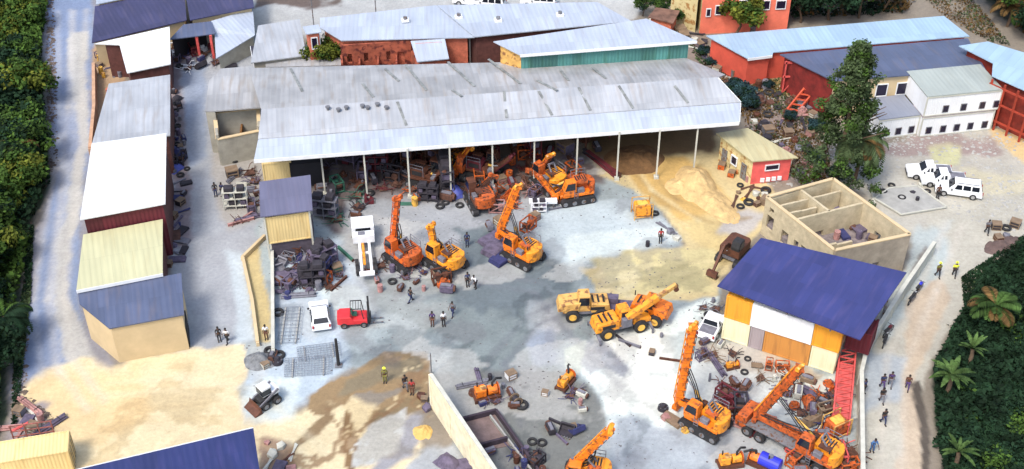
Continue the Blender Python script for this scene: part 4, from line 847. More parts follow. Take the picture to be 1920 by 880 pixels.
# the tall grey green tree
rg2 = np.random.default_rng(4); cl = []
for k in range(260):
    f_ = rg2.random() ** .8; zz = .9 + f_ * 15.9; ra = (4.5 * (1 - f_) ** .8 + .6) * (1.0 if rg2.random() < .8 else 1.18); t = rg2.random() * 2 * PI; q = .45 + .6 * rg2.random()
    ra *= .75 + .35 * math.sin(zz * 1.15) ** 2
    cl.append((math.cos(t) * ra * q, math.sin(t) * ra * q, zz, .55 + .55 * rg2.random() * (1.2 - f_), int(rg2.random() < .3)))
big = make_tree('tall_tree', 'tree', crown_mesh(rg2, cl, 125, .32, (LF['conif'], LF['mid']), .8), trunk_mb(5, 14.5, .38, 14, .12))
big['label'] = 'tall uneven grey green tree standing left of the white cabins'; big.location = P(1568, 338, 0)
def palm(name, label, cat, loc, H, nfr, L_, lm, group=None, droop=1.0, wleaf=.5, seed=1, kind='palm', up=.5):
    rgp = np.random.default_rng(seed); root = thing(name, label, cat, loc, 0, group)
    mb = MB(); pts = [Vector((math.sin(k * .5) * .15, 0, H * k / 6)) for k in range(7)]
    for k in range(6): mb.cyl(pts[k], pts[k + 1], .24 - .012 * k, 8, .22 - .012 * k, cap=False)
    mb.build('trunk', M['trunk'], root, smooth=True)
    C_, N_, T_, W_, L2_, MI = [], [], [], [], [], []
    for f_ in range(nfr):
        az = f_ * 2.399 + rgp.random() * .5; el = up + (rgp.random() - .3) * .9; l = L_ * (.75 + .4 * rgp.random()); d = np.array([math.cos(az), math.sin(az), 0.]); sd_ = np.array([-d[1], d[0], 0.])
        n_ = 16; p = np.array([pts[-1].x, pts[-1].y, H])
        for k in range(n_):
            a = el - droop * 1.9 * (k / n_) ** 1.3; dr = d * math.cos(a) + np.array([0, 0, math.sin(a)]); p = p + dr * l / n_
            nn = np.cross(dr, sd_); nn = nn if nn[2] > 0 else -nn
            if kind == 'palm':
                for sg in (-1, 1):
                    td = sd_ * sg * .85 + dr * .5 - np.array([0, 0, .25]); td /= np.linalg.norm(td); ll = l * .30 * math.sin(PI * (k + 1.2) / (n_ + 2)) + .15
                    C_.append(p + td * ll * .5); nv2 = np.cross(td, dr); nv2 /= np.linalg.norm(nv2); nv2 = nv2 if nv2[2] > 0 else -nv2; N_.append(nv2); T_.append(td); W_.append(.15 * 1.3); L2_.append(ll); MI.append(int(f_ > nfr * .75))
            else:
                ww = l * .26 * math.sin(PI * (k + 1) / (n_ + 1)) ** .7
                C_.append(p); N_.append(nn); T_.append(sd_); W_.append(l / n_ * 2.4); L2_.append(max(.1, ww)); MI.append(int(rgp.random() < .2))
    me = quads_mesh('fronds', np.array(C_), np.array(N_), np.array(T_), np.array(W_), np.array(L2_), np.array(MI), lm)
    c = bpy.data.objects.new('fronds', me); COL.objects.link(c); c.parent = root; return root
palm('palm_tree', 'drooping palm with brown hanging fronds at the foot of the tall tree', 'palm', P(1600, 345, 0), 5.5, 34, 3.6, (LF['conif'], LF['brown']), seed=3, up=.3, droop=1.25)
palm('palm_tree', 'small dark palm in the left woods beside the road at mid height', 'palm', P(44, 318, 0), 3.5, 22, 3.2, (LF['dark'], LF['brown']), seed=9, up=.2, droop=1.1)
palm('palm_tree', 'dark palm low in the woods at the lower left edge', 'palm', P(20, 640, 0), 3.0, 18, 3.0, (LF['dark'], LF['mid']), seed=12, up=.3)
palm('palm_tree', 'green palm with brown skirt in the woods beside the right road', 'palm', P(1852, 622, 0), 3.2, 24, 2.5, (LF['palm'], LF['brown']), seed=5, up=.45, droop=.8)
palm('banana_plant', 'pale green broad leaved plant at the bend of the right road', 'banana plant', P(1772, 742, 0), 2.6, 18, 2.1, (LF['pale'], LF['palm']), 'broad leaved plants beside the right road', seed=6, kind='banana', up=.5, droop=.55)
palm('banana_plant', 'pale green broad leaved plant just above the one at the road bend', 'banana plant', P(1812, 690, 0), 2.4, 11, 1.6, (LF['pale'], LF['palm']), 'broad leaved plants beside the right road', seed=7, kind='banana', up=.6, droop=.5)
palm('banana_plant', 'broad leaved plant at the bottom edge in the right woods', 'banana plant', P(1786, 880, 0), 2.2, 11, 1.7, (LF['pale'], LF['palm']), 'broad leaved plants beside the right road', seed=8, kind='banana', up=.6, droop=.5)
palm('palm_tree', 'small olive palm at the top right corner beyond the track', 'palm', P(1888, 50, 0), 3, 16, 3, (LF['brown'], LF['mid']), seed=15)
# undergrowth masses
def under(name, polys, n, mats, seed, leaf=.55, zmax=1.6, zb=0.0, kind='stuff'):
    rg_ = np.random.default_rng(seed); out = []
    while sum(len(o_) for o_ in out) < n:
        x = rg_.uniform(-80, 80, 20000); y = rg_.uniform(58, 172, 20000); px, py = w2px(x, y)
        ok = np.zeros(x.shape, bool)
        for po in polys: ok |= inpoly(px, py, po) > 2
        ok &= fbm(x, y, 4, seed, 3) + rg_.random(x.shape) * .3 > .42
        out.append(np.stack([x[ok], y[ok]], 1))
    xy = np.concatenate(out)[:n]; hh = fbm(xy[:, 0], xy[:, 1], 3, seed + 3, 3) * zmax; z = zb + hh * rg_.random(n) ** .4
    c = np.stack([xy[:, 0], xy[:, 1], z], 1); nr = rand_unit(rg_, n) * .8 + (0, 0, .7); nr /= np.linalg.norm(nr, axis=1)[:, None]
    t = np.cross(nr, rand_unit(rg_, n)); t /= np.linalg.norm(t, axis=1)[:, None]; s_ = leaf * (.5 + rg_.random(n))
    me = quads_mesh(name, c, nr, t, s_ * .6, s_, ((fbm(xy[:, 0], xy[:, 1], 5, seed + 9, 4) + .25 * (rg_.random(n) - .5)) > .54).astype(int), mats); o = bpy.data.objects.new(name, me); COL.objects.link(o); o['kind'] = kind
    return o
inb = lambda poly: [(max(-260, min(2180, x)), max(-90, min(960, y))) for x, y in poly]
tag(under('undergrowth', [inb(FOREST_L)], 60000, (LF['dark'], LF['mid']), 31, zmax=3.0), 'tangled green undergrowth under the trees left of the road', 'undergrowth')
tag(under('undergrowth', [inb(FOREST_R)], 45000, (LF['dark'], LF['dark']), 32, zmax=2.0), 'dark undergrowth beyond the right road', 'undergrowth')
tag(under('undergrowth', [inb(FOREST_T), [(1480, -60), (1760, -60), (1700, 28), (1480, 40)]], 16000, (LF['dark'], LF['brown']), 33, zmax=1.6), 'dark brown green scrub at the top right', 'undergrowth')
tag(under('weeds', [[(1280, 60), (1340, 110), (1400, 150), (1540, 140), (1560, 340), (1500, 350), (1400, 250), (1380, 200), (1300, 110)], [(1690, -40), (1790, -40), (1900, 90), (1850, 80), (1760, 28)]], 9000, (LF['brown'], LF['conif']), 34, leaf=.3, zmax=.5), 'dry brown weeds on the rubble strip between the sheds', 'weeds')
tag(under('weeds', [[(44, 522), (52, 430), (66, 420), (60, 560), (44, 700), (34, 800), (20, 800), (26, 660)], [(1800, 520), (1920, 440), (1930, 470), (1850, 512), (1806, 580)]], 5000, (LF['dark'], LF['conif']), 35, leaf=.28, zmax=.5), 'low dark weeds on the verges of both roads', 'weeds')
def litter(name, label, poly, n, m_, seed, smin=.05, smax=.2, thr=.5):
    rg_ = np.random.default_rng(seed); out = []
    while sum(len(o_) for o_ in out) < n:
        x = rg_.uniform(-70, 70, 20000); y = rg_.uniform(62, 165, 20000); px, py = w2px(x, y); ok = (inpoly(px, py, poly) > 0) & (fbm(x, y, 5, seed, 4) + .5 * (rg_.random(x.shape) - .5) > thr)
        out.append(np.stack([x[ok], y[ok]], 1))
    xy = np.concatenate(out)[:n]; s_ = smin + (smax - smin) * rg_.random(n) ** 3; a = rg_.random(n) * 6.28; v = np.zeros((n, 5, 3)); 
    for k in range(4): v[:, k, 0] = xy[:, 0] + np.cos(a + k * 1.57) * s_ * (.6 + .8 * rg_.random(n)); v[:, k, 1] = xy[:, 1] + np.sin(a + k * 1.57) * s_ * (.5 + .7 * rg_.random(n)); v[:, k, 2] = .005
    v[:, 4, 0] = xy[:, 0]; v[:, 4, 1] = xy[:, 1]; v[:, 4, 2] = s_ * .7
    i0 = np.arange(n) * 5; f = np.stack([np.stack([i0 + k, i0 + (k + 1) % 4, i0 + 4], 1) for k in range(4)], 1).reshape(-1, 3)
    me = bpy.data.meshes.new(name); me.vertices.add(5 * n); me.vertices.foreach_set('co', v.ravel()); me.loops.add(f.size); me.loops.foreach_set('vertex_index', f.ravel().astype(np.int32)); me.polygons.add(len(f))
    me.polygons.foreach_set('loop_start', np.arange(0, f.size, 3, dtype=np.int32)); me.polygons.foreach_set('loop_total', np.full(len(f), 3, dtype=np.int32)); me.update(calc_edges=True); me.materials.append(m_)
    o = bpy.data.objects.new(name, me); COL.objects.link(o); tag(o, label, 'litter', kind='stuff')
litter('gravel', 'dark gravel and litter strewn over the concrete yard', YARD, 1500, mat('dark_litter', (.12, .11, .115), .9, var=.5), 41, .04, .13, thr=.60)
litter('gravel', 'pale stones strewn over the rubble strip and car park', [(1290, 60), (1400, 150), (1920, 240), (1920, 440), (1560, 345), (1440, 350), (1380, 200)], 2600, M['conc'], 42, .06, .3, .45)
litter('gravel', 'brown stones along the verge of the left road', [(60, 400), (110, 300), (100, -20), (85, -20), (90, 300), (50, 440), (20, 760), (90, 830), (110, 790), (50, 740)], 1500, mat('brown_stone', (.12, .09, .07), .9, var=.5), 43, .06, .3, .4)

# ================================================================== WALLS, FENCES, POLES
def wall_run(name, label, pts, h, th, m_, cap=None, cat='wall'):
    c = sum(pts, Vector()) / len(pts); root = thing(name, label, cat, (c.x, c.y, 0)); q = [p - Vector((c.x, c.y, 0)) for p in pts]
    mb = MB(); cp = MB(); pl = MB()
    for a, b2 in zip(q[:-1], q[1:]):
        wall_holes(mb, a.to_2d(), b2.to_2d(), h, h, th, []); cp.beam((a.x, a.y, h + .05), (b2.x, b2.y, h + .05), th + .12, .1)
        n_ = max(1, int((b2 - a).length / 3)); 
        for k in range(n_ + 1): e = a.lerp(b2, k / n_); pl.box((e.x, e.y, h / 2), (th + .12, th + .12, h - .01), math.atan2((b2 - a).y, (b2 - a).x))
    mb.build('wall_panel', m_, root); cp.build('coping', cap or m_, root); pl.build('pier', m_, root); return root
wall_run('yard_wall', 'tall pale cream concrete wall running to the bottom edge in the lower middle', [Vector((*P(808, 703, 4.0).xy, 0)), Vector((*P(922, 872, 4.0).xy, 0)), Vector((*P(960, 930, 4.0).xy, 0))], 4.0, .22, mat('streaked_wall', T(236, 226, 196, 1.15), .9, var=.25, scale=1.2, bump=.2), M['concL'])
wall_run('yard_wall', 'long pale boundary wall between the yard and the right road', [P(1746, 478, 0), P(1690, 560, 0), P(1622, 668, 0), P(1610, 720, 0), P(1612, 900, 0), P(1616, 1000, 0)], 1.6, .25, M['concL'], M['concL'])
wall_run('yard_wall', 'low wall on the right side of the sand strip beside the site office', [P(512, 470, 0), P(513, 560, 0), P(514, 668, 0)], .9, .2, M['concL'])
wall_run('yard_wall', 'low tan kerb wall on the left side of the sand strip beside the lane', [P(497, 448, 0), P(456, 488, 0), P(474, 570, 0), P(484, 648, 0)], .45, .18, M['tan'])
wall_run('yard_wall', 'low red brick wall between the two upper storehouses on the left', [P(205, 186, 0), P(322, 163, 0)], 1.4, .25, M['brick'])
wall_run('yard_wall', 'narrow brown boundary wall left of the grey white storehouse', [P(180, 140, 0), P(181, 220, 0), P(174, 300, 0)], 1.6, .25, mat('pinkish_block', T(200, 160, 130, 1.2), .95, var=.3))
# dark foundation frame
fd = thing('foundation_frame', 'dark low brick foundation frame with two bays beside the cream wall', 'foundation', P(930, 820, 0)); fo_ = Vector(fd.location)
F = [p - fo_ for p in (P(868, 792, 0), P(930, 776, 0), P(1010, 890, 0), P(890, 850, 0), P(958, 836, 0))]
mb = MB(); fm = mat('dark_block', (.05, .035, .05), .95, var=.4, scale=2)
for a, b2 in ((F[0], F[1]), (F[1], F[2]), (F[3] + Vector((.1, .4, 0)), F[4] + Vector((-.3, .5, 0)))): mb.beam(a + Vector((0, 0, .3)), b2 + Vector((0, 0, .3)), .22, .6)
mb.build('wall', fm, fd); mb = MB(); mb.beam(F[1] + Vector((-.5, -.5, .2)), F[2] + Vector((-.6, .2, .2)), .15, .4); mb.build('inner_kerb', M['conc'], fd)
mb = MB(); mb.prism([(F[0].x, F[0].y - .1), (F[1].x - .1, F[1].y - .1), (F[4].x, F[4].y), (F[3].x, F[3].y)], .06, .01); mb.build('floor', mat('pinkish_earth', T(150, 128, 124), 1, var=.4), fd)
# grey slab with rim in the car park
sl = thing('concrete_slab', 'raised grey concrete slab with a lifted rim beside the parked pickups', 'slab', P(1690, 378, 0)); so2 = Vector(sl.location)
S_ = [p - so2 for p in PP((1640, 372, .25), (1690, 402, .25), (1775, 388, .25), (1720, 348, .25), (1668, 352, .25))]
MB().prism([p.to_2d() for p in S_], .2, .01).build('slab', M['conc'], sl); mb = MB()
for i in range(5): mb.beam((S_[i].x, S_[i].y, .22), (S_[(i + 1) % 5].x, S_[(i + 1) % 5].y, .22), .14, .14)
mb.build('rim', M['concL'], sl)
def pole(label, px, py, h, r, m_, cross=False):
    root = thing('pole', label, 'pole', P(px, py, 0)); MB().cyl((0, 0, 0), (0, 0, h), r, 8, r * .8).build('shaft', m_, root)
    MB().box((0, 0, .06), (r * 4, r * 4, .12)).build('base_plate', M['steel'], root)
    if cross: MB().beam((-.9, 0, h - .3), (.9, 0, h - .3), .1, .1).build('crossarm', m_, root)
pole('short black post in front of the red forklift', 635, 686, 3.3, .16, M['black'])
pole('thin dark pole at the top end of the cream yard wall', 809, 702, 2.6, .06, M['steel'])
pole('thin pole on the pale roof line left of centre at the top', 708, 66, 9.5, .07, M['steel'], True)
pole('thin pole beside the brick tower room', 590, 62, 10, .07, M['steel'], True)
# sand piles, spoil
def heap(name, label, cat, px, py, rx, ry, h, m_, seed, rz=0):
    mb = MB(); n_, k_ = 40, 16; v = []
    for j in range(k_ + 1):
        f_ = j / k_
        for i in range(n_):
            t = 2 * PI * i / n_; ed = 1 + .22 * mnoise.noise(Vector((math.cos(t) * 1.2 + seed * 3, math.sin(t) * 1.2, 0))); x = math.cos(t) * rx * (1 - f_) * ed; y = math.sin(t) * ry * (1 - f_) * ed
            zz = h * (1 - (1 - f_) ** 1.15) * (1 + .25 * mnoise.noise(Vector((x * .5 + seed, y * .5, 3)))) + min(f_ * 5, 1) * (.20 * mnoise.noise(Vector((x * 1.6, y * 1.6, seed))) + .10 * mnoise.noise(Vector((x * 4, y * 4, seed))))
            v.append((x + .12 * h * f_, y, zz - .03))
    mb.v = v
    for j in range(k_):
        for i in range(n_): i2 = (i + 1) % n_; mb.face((j * n_ + i, j * n_ + i2, (j + 1) * n_ + i2, (j + 1) * n_ + i))
    mb.face([k_ * n_ + i for i in range(n_)]); o = mb.build(name, m_, smooth=True); o.location = P(px, py, 0); o.rotation_euler = (0, 0, rz); tag(o, label, cat); return o
heap('sand_pile', 'tall orange sand pile under the right end of the big shed', 'sand pile', 1304, 345, 2.3, 3.4, 1.7, M['sandm'], 1)
heap('sand_pile', 'long low ochre sand ridge leading down from the tall sand pile', 'sand pile', 1335, 378, 1.9, 4.4, .6, M['sandm'], 2, .5)
heap('sand_pile', 'small sand mound left of the tall sand pile', 'sand pile', 1272, 350, 1.6, 1.6, .7, M['sandm'], 3)
heap('sand_pile', 'small yellow sand mound beside the cream wall in the lower middle', 'sand pile', 792, 812, .9, 1.0, .5, mat('yellow_sand', T(240, 200, 120), 1, var=.2), 4)
heap('spoil_heap', 'grey gravel heap at the foot of the sand strip', 'gravel heap', 487, 678, 1.5, 1.3, .9, M['greyheap'], 5)
heap('spoil_heap', 'brown spoil under the back of the shed beside the columns', 'earth heap', 1190, 300, 3.4, 3, 1.0, mat('brown_spoil', T(130, 96, 60), 1, var=.4, bump=.5), 6)
heap('spoil_heap', 'dark earth heap along the edge of the right woods', 'earth heap', 1880, 460, 2.6, 1.2, .6, mat('brown_spoil2', T(120, 100, 95), 1, var=.4, bump=.5), 7, .6)
# ================================================================== MACHINES
CCD = mat('greasy_steel', (.035, .028, .025), .5, var=.5, scale=2)
def ground_at(px, py): return P(px, py, 0)
def local(root_loc, rz, p):     # world -> local (z rotation only)
    d = Vector(p) - Vector(root_loc); c, s_ = math.cos(-rz), math.sin(-rz); return Vector((d.x * c - d.y * s_, d.x * s_ + d.y * c, d.z))
def track(L_, h, w_, y, m_, root):
    prof = []; r = h / 2
    for k in range(7): a = PI / 2 + PI * k / 6; prof.append((-L_ / 2 + r + r * math.cos(a), r + r * math.sin(a)))
    for k in range(7): a = -PI / 2 + PI * k / 6; prof.append((L_ / 2 - r + r * math.cos(a), r + r * math.sin(a)))
    mb = MB().side(prof, y - w_ / 2, y + w_ / 2)
    n_ = int(L_ / .28)
    for k in range(n_): mb.box((-L_ / 2 + .3 + (L_ - .6) * k / (n_ - 1), y, h + .015), (.14, w_ + .04, .06))
    o = mb.build('track', M['black'], root)
    for k in range(4):
        x = -L_ / 2 + r + (L_ - 2 * r) * k / 3
        MB().cyl((x, y - w_ / 2 - .05, r), (x, y + w_ / 2 + .05, r), r * .6, 10).build('roller', m_, o)
def wheel(root, x, y, r, w_, sg, hub=None):
    o = MB().cyl((x, y, r), (x, y + sg * w_, r), r, 18).build('wheel', M['black'], root, bevel=.03)
    MB().cyl((x, y + sg * (w_ - .02), r), (x, y + sg * (w_ + .03), r), r * .55, 12).build('rim', hub or M['steel'], o); return o
def rig(label, body, foot, top, fz=1.0, hz=None, cm=None, bm=None, group='orange drilling rigs', truck=0.0, mw=.62, name='drilling_rig', gantry=True, s=1.0, trackm=None):
    """tracked rig: house with rounded counterweight, lower boom to the mast foot, box mast rising from it"""
    cm = cm or M['orange']; bm = bm or M['orange2']
    B = P(body[0], body[1], 0); Fp = P(foot[0], foot[1], fz); d = (Fp - B).to_2d(); rz = math.atan2(d.y, d.x)
    root = thing(name, label, 'drilling rig' if name == 'drilling_rig' else 'crane', B, rz, group)
    if hz is None:      # vertical plane through the foot depth
        Tp = PY(top[0], top[1], Fp.y)
    else: Tp = P(top[0], top[1], hz)
    f = local(B, rz, Fp); t = local(B, rz, Tp)
    if truck:
        MB().box((truck / 2 - 1.2, 0, .95), (truck, .9, .35)).box((truck / 2 - 1.2, 0, 1.2), (truck - .4, 2.2, .1)).build('chassis', M['steel'], root)
        for x in (-.6, .6, truck - 3.6, truck - 2.4):
            for sg in (-1, 1): wheel(root, x, sg * .85, .52, .36, sg)
        MB().side([(truck - 2.2, .7), (truck - 1.2 + .0, .7), (truck - 1.1, 1.5), (truck - 1.3, 2.0), (truck - 2.2, 2.0)], -1.1, 1.1).build('driver_cab', cm, root, bevel=.05)
    else:
        for sg in (-1, 1): track(3.9, .85, .55, sg * 1.15, M['steel'], root)
        MB().box((0, 0, .62), (2.2, 1.8, .4)).build('chassis', trackm or M['grey'], root)
    MB().cyl((0, 0, .8), (0, 0, 1.05), .8, 20).build('turntable', M['steel'], root)
    zb = 1.05 if not truck else 1.25
    MB().box((-.1, 0, zb + .16), (3.3, 2.3, .3)).build('deck', cm, root, bevel=.03)
    # engine housing with sloping lid and grille
    h = MB().side([(-1.5, zb + .3), (.35, zb + .3), (.35, zb + 1.05), (.0, zb + 1.3), (-1.3, zb + 1.3), (-1.5, zb + 1.1)], -1.0, .35); eh = h.build('engine_housing', bm, root, bevel=.05)
    g = MB()
    for k in range(5): g.box((-1.15 + k * .26, -.33, zb + 1.33), (.12, .85, .04))
    g.box((-.6, -1.02, zb + .8), (1.2, .05, .5)); g.build('grille', M['black'], eh)
    cw = MB(); pr = []
    for k in range(9): a = PI / 2 + PI * k / 8; pr.append((-1.35 + .75 * math.cos(a), 1.15 * math.sin(a)))
    cw.prism(pr, zb + 1.15, zb - .1).build('counterweight', bm, root, bevel=.08)
    MB().cyl((-1.2, .7, zb + 1.15), (-1.2, .7, zb + 1.5), .07, 8).build('exhaust', M['black'], root)
    # cab
    cy = .78; cb = MB().side([(.25, zb + .3), (1.6, zb + .3), (1.65, zb + 1.0), (1.35, zb + 1.95), (.3, zb + 1.95)], cy - .42, cy + .42).build('cab', cm, root, bevel=.05)
    gl = MB().side([(.4, zb + .95), (1.52, zb + .95), (1.27, zb + 1.8), (.42, zb + 1.8)], cy - .445, cy + .445); gl.beam((1.66, cy - .32, zb + 1.05), (1.38, cy - .32, zb + 1.85), .05, .04)
    gl.face([0, 0, 0]) if 0 else None
    gl.build('window', M['glass'], cb)
    MB().prism([(1.63, cy - .34), (1.70, cy - .34), (1.70, cy + .34), (1.63, cy + .34)], zb + 1.8, zb + 1.0).build('windscreen', M['glass'], cb) if 0 else None
    # winches and tanks
    w_ = MB().cyl((.7, -.9, zb + .62), (.7, -.25, zb + .62), .27, 14).cyl((.7, -.95, zb + .62), (.7, -.9, zb + .62), .38, 14).cyl((.7, -.25, zb + .62), (.7, -.2, zb + .62), .38, 14); w_.build('winch', M['brown'], root)
    MB().box((1.2, -.7, zb + .5), (.45, .6, .45)).build('tank', M['grey'], root, bevel=.04); MB().box((-.3, .8, zb + .55), (.8, .45, .5)).build('tool_box', M['grey'], root, bevel=.04)
    # lower boom
    st_ = Vector((.6, -.02, zb + .7)); lb = MB(); lb.beam(st_ + Vector((0, -.28, 0)), f + Vector((0, -.28, .1)), .16, .55, h2=.42); lb.beam(st_ + Vector((0, .28, 0)), f + Vector((0, .28, .1)), .16, .55, h2=.42)
    Ls = (f - st_).length; nn = max(2, int(Ls / .7))
    for k in range(nn + 1):
        c = st_.lerp(f, k / nn); lb.box((c.x, c.y, c.z + .05), (.12, .62, .2))
    lb.build('lower_boom', cm, root)
    # mast
    ax_ = (t - f).normalized(); ms_ = MB(); ms_.beam(f, t, mw, mw * .9, w2=mw * .86, h2=mw * .75); Lm = (t - f).length
    sidev = ax_.cross(Vector((1, 0, 0))).normalized(); fwd = sidev.cross(ax_).normalized()
    if fwd.x < 0: fwd = -fwd
    nn = max(3, int(Lm / .8))
    for k in range(nn + 1):
        c = f.lerp(t, k / nn); ms_.beam(c - ax_ * .05, c + ax_ * .05, mw * 1.16, mw * 1.05)
    mo = ms_.build('mast', cm, root)
    sl_ = MB(); 
    for sg in (-1, 1): sl_.beam(f.lerp(t, .04) + sidev * sg * mw * .36 + fwd * mw * .56, f.lerp(t, .96) + sidev * sg * mw * .36 + fwd * mw * .56, .09, .09)
    sl_.build('guide_rail', bm, mo)
    ca = MB()
    for sg in (-.12, .12): ca.cyl(f.lerp(t, .1) - fwd * mw * .6 + sidev * sg, t - fwd * mw * .6 + sidev * sg, .03, 5)
    ca.build('cable', M['black'], mo)
    hd = MB(); hd.beam(t - sidev * .55, t + sidev * .55, .34, .34)
    for sg in (-1, 1): hd.cyl(t + sidev * sg * .4 - fwd * .12 + ax_ * .1, t + sidev * sg * .4 + fwd * .12 + ax_ * .1, .22, 10)
    hd.build('mast_head', bm, root)
    mid = f.lerp(t, .34); ft = MB().cyl(st_ + Vector((.3, -.5, .3)), st_.lerp(mid, .5) + Vector((0, -.4, .1)), .13, 8).build('hydraulic_cylinder', M['yellow'], root); MB().cyl(st_.lerp(mid, .45) + Vector((0, -.4, .1)), mid + Vector((0, -.2, 0)), .07, 8).build('piston_rod', M['chrome'], ft)
    hs = MB()
    for k, sg in enumerate((-.2, .05, .25)):
        a = st_ + Vector((.2, sg, .3)); e = f.lerp(t, .45) - fwd * .45 + sidev * sg; m1_ = a.lerp(e, .35) + Vector((-.25, 0, -.25 - .1 * k)); m2_ = a.lerp(e, .7) + Vector((-.3, 0, -.3)); hs.tube([a, m1_, m2_, e], .05, 6)
    hs.build('hose', M['black'], root)
    if gantry:
        gt = MB(); gt.beam((-.9, -.35, zb + 1.2), (-.2, -.35, zb + 2.1), .12, .12); gt.beam((-.9, .35, zb + 1.2), (-.2, .35, zb + 2.1), .12, .12); gt.beam((-.2, -.4, zb + 2.1), (-.2, .4, zb + 2.1), .14, .14)
        gt.build('gantry', M['grey'], root)
    ld = MB()
    for sg in (-.2, .2): ld.beam((.3 + sg, 1.22, .3), (.3 + sg, 1.22, zb + .9), .04, .04)
    for q in range(5): ld.beam((.1, 1.22, .4 + q * .28), (.5, 1.22, .4 + q * .28), .04, .04)
    ld.build('ladder', M['grey'], root)
    rl = MB(); rl.tube([(-1.4, -1.1, zb + .3), (-1.4, -1.1, zb + 1.9), (.2, -1.1, zb + 1.9), (.2, -1.1, zb + .3)], .035, 6); rl.tube([(-1.4, -1.1, zb + 1.5), (.2, -1.1, zb + 1.5)], .03, 6); rl.build('handrail', M['grey'], root)
    pk = MB(); pk.box((-.7, .45, zb + 1.36), (1.1, .55, .16)); pk.build('engine_cover', M['dorange'] if cm is M['orange'] else M['brown'], eh)
    oil = MB(); oil.box((.15, .1, zb + .34), (.9, 1.5, .05)); oil.build('greasy_deck', CCD, root)
    for q in range(2): MB().tube([st_ + Vector((-.2, .3 - q * .5, .5)), st_ + Vector((.4, .35 - q * .5, .95)), st_.lerp(f, .5) + Vector((0, .2 - q * .3, .55)), f + Vector((0, .15 - q * .2, .35))], .055, 6).build('hydraulic_hose', M['black'], root)
    br_ = MB().beam(f + Vector((0, -.6, -.3)), f + Vector((0, .6, -.3)), .4, .4); br_.box((f.x + .1, 0, max(.2, f.z - .75)), (.6, .7, .35)); br_.build('mast_base', cm, root)
    return root
rig('tall orange drilling rig with a straight upright mast alone on the bright concrete', (1322, 800), (1272, 752), (1300, 612), fz=1.3, mw=.72)
rig('bright orange drilling rig in mid yard with violet grey track pads beside it', (980, 486), (938, 432), (972, 350), fz=2.2, mw=.66)
rig('red orange drilling rig with tall mast beside the white truck', (758, 492), (738, 452), (745, 372), fz=1.8, cm=mat('red_orange_paint', (.66, .12, .015), .5, var=.3, rust=(.2, .05, .02)), bm=M['dorange'], mw=.62)
rig('yellow orange drilling rig with short mast and broad rounded counterweight', (836, 500), (815, 462), (808, 424), fz=1.8, cm=M['orange2'], mw=.6)
rig('orange drilling rig cut off by the bottom edge, boom leaning to the right', (1098, 905), (1080, 868), (1145, 806), fz=2.2, hz=7.2, mw=.6)
rig('long rusty orange truck mounted drilling rig, mast leaning right towards the containers', (1530, 866), (1420, 778), (1500, 690), fz=1.8, hz=7.6, cm=M['dorange'], mw=.7, truck=8.5)
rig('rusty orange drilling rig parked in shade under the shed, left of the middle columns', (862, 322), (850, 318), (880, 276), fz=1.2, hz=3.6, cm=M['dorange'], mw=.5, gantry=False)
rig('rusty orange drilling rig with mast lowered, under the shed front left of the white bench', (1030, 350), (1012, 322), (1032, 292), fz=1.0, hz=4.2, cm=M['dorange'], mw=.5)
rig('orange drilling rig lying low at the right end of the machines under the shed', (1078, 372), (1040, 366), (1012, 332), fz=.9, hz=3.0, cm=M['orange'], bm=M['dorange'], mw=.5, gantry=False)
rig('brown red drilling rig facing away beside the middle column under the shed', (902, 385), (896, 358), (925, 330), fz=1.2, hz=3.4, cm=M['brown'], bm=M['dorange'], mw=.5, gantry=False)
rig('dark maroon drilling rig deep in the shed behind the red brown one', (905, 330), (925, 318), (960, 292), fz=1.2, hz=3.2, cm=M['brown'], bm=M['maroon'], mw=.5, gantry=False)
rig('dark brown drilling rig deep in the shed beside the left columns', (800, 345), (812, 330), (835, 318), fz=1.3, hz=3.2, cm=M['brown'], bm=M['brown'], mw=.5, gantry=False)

def excavator(label, body, bucket, cm, group=None, elbow=None, ez=3.4, cat='excavator', cabm=None, bm=None):
    B = P(*body, 0); K = P(*bucket, .35); d = (K - B).to_2d(); rz = math.atan2(d.y, d.x); root = thing('excavator', label, cat, B, rz, group); k = local(B, rz, K)
    for sg in (-1, 1): track(3.4, .8, .5, sg * 1.0, M['steel'], root)
    MB().box((0, 0, .6), (1.9, 1.6, .4)).build('chassis', M['grey'], root)
    MB().prism([(-1.7, -.8), (-1.4, -1.1), (1.1, -1.1), (1.1, 1.1), (-1.4, 1.1), (-1.7, .8)], 1.9, .95).build('body', bm or cm, root, bevel=.06)
    c = MB().side([(.0, 1.9), (1.15, 1.9), (1.2, 2.3), (.95, 2.9), (.05, 2.9)], .15, 1.05).build('cab', cabm or cm, root, bevel=.04); MB().side([(.1, 2.05), (1.1, 2.05), (.9, 2.78), (.12, 2.78)], .12, 1.08).build('window', M['glass'], c)
    e = Vector((k.x * .58, -.2, ez)); MB().beam((.8, -.25, 1.7), Vector((k.x * .3, -.25, ez * .92)), .36, .5).beam(Vector((k.x * .3, -.25, ez * .92)), e, .32, .45).build('boom', cm, root)
    MB().beam(e + Vector((-.3, 0, .15)), k + Vector((0, -.2, .5)), .28, .4, w2=.22, h2=.26).build('stick', cm, root)
    MB().side([(k.x - .35, .05), (k.x + .1, 0), (k.x + .5, .35), (k.x + .35, .85), (k.x - .1, .8), (k.x + .1, .4)], -.75, .35).build('bucket', M['brown'], root)
    h = MB().cyl((.9, -.25, 1.5), (k.x * .28, -.25, ez * .6), .09, 8).build('hydraulic_cylinder', M['chrome'], root)
    return root
excavator('dark brown excavator with black cab digging left beside the blue container shed', (1374, 484), (1340, 516), M['brown'], cabm=M['black'], ez=2.7)
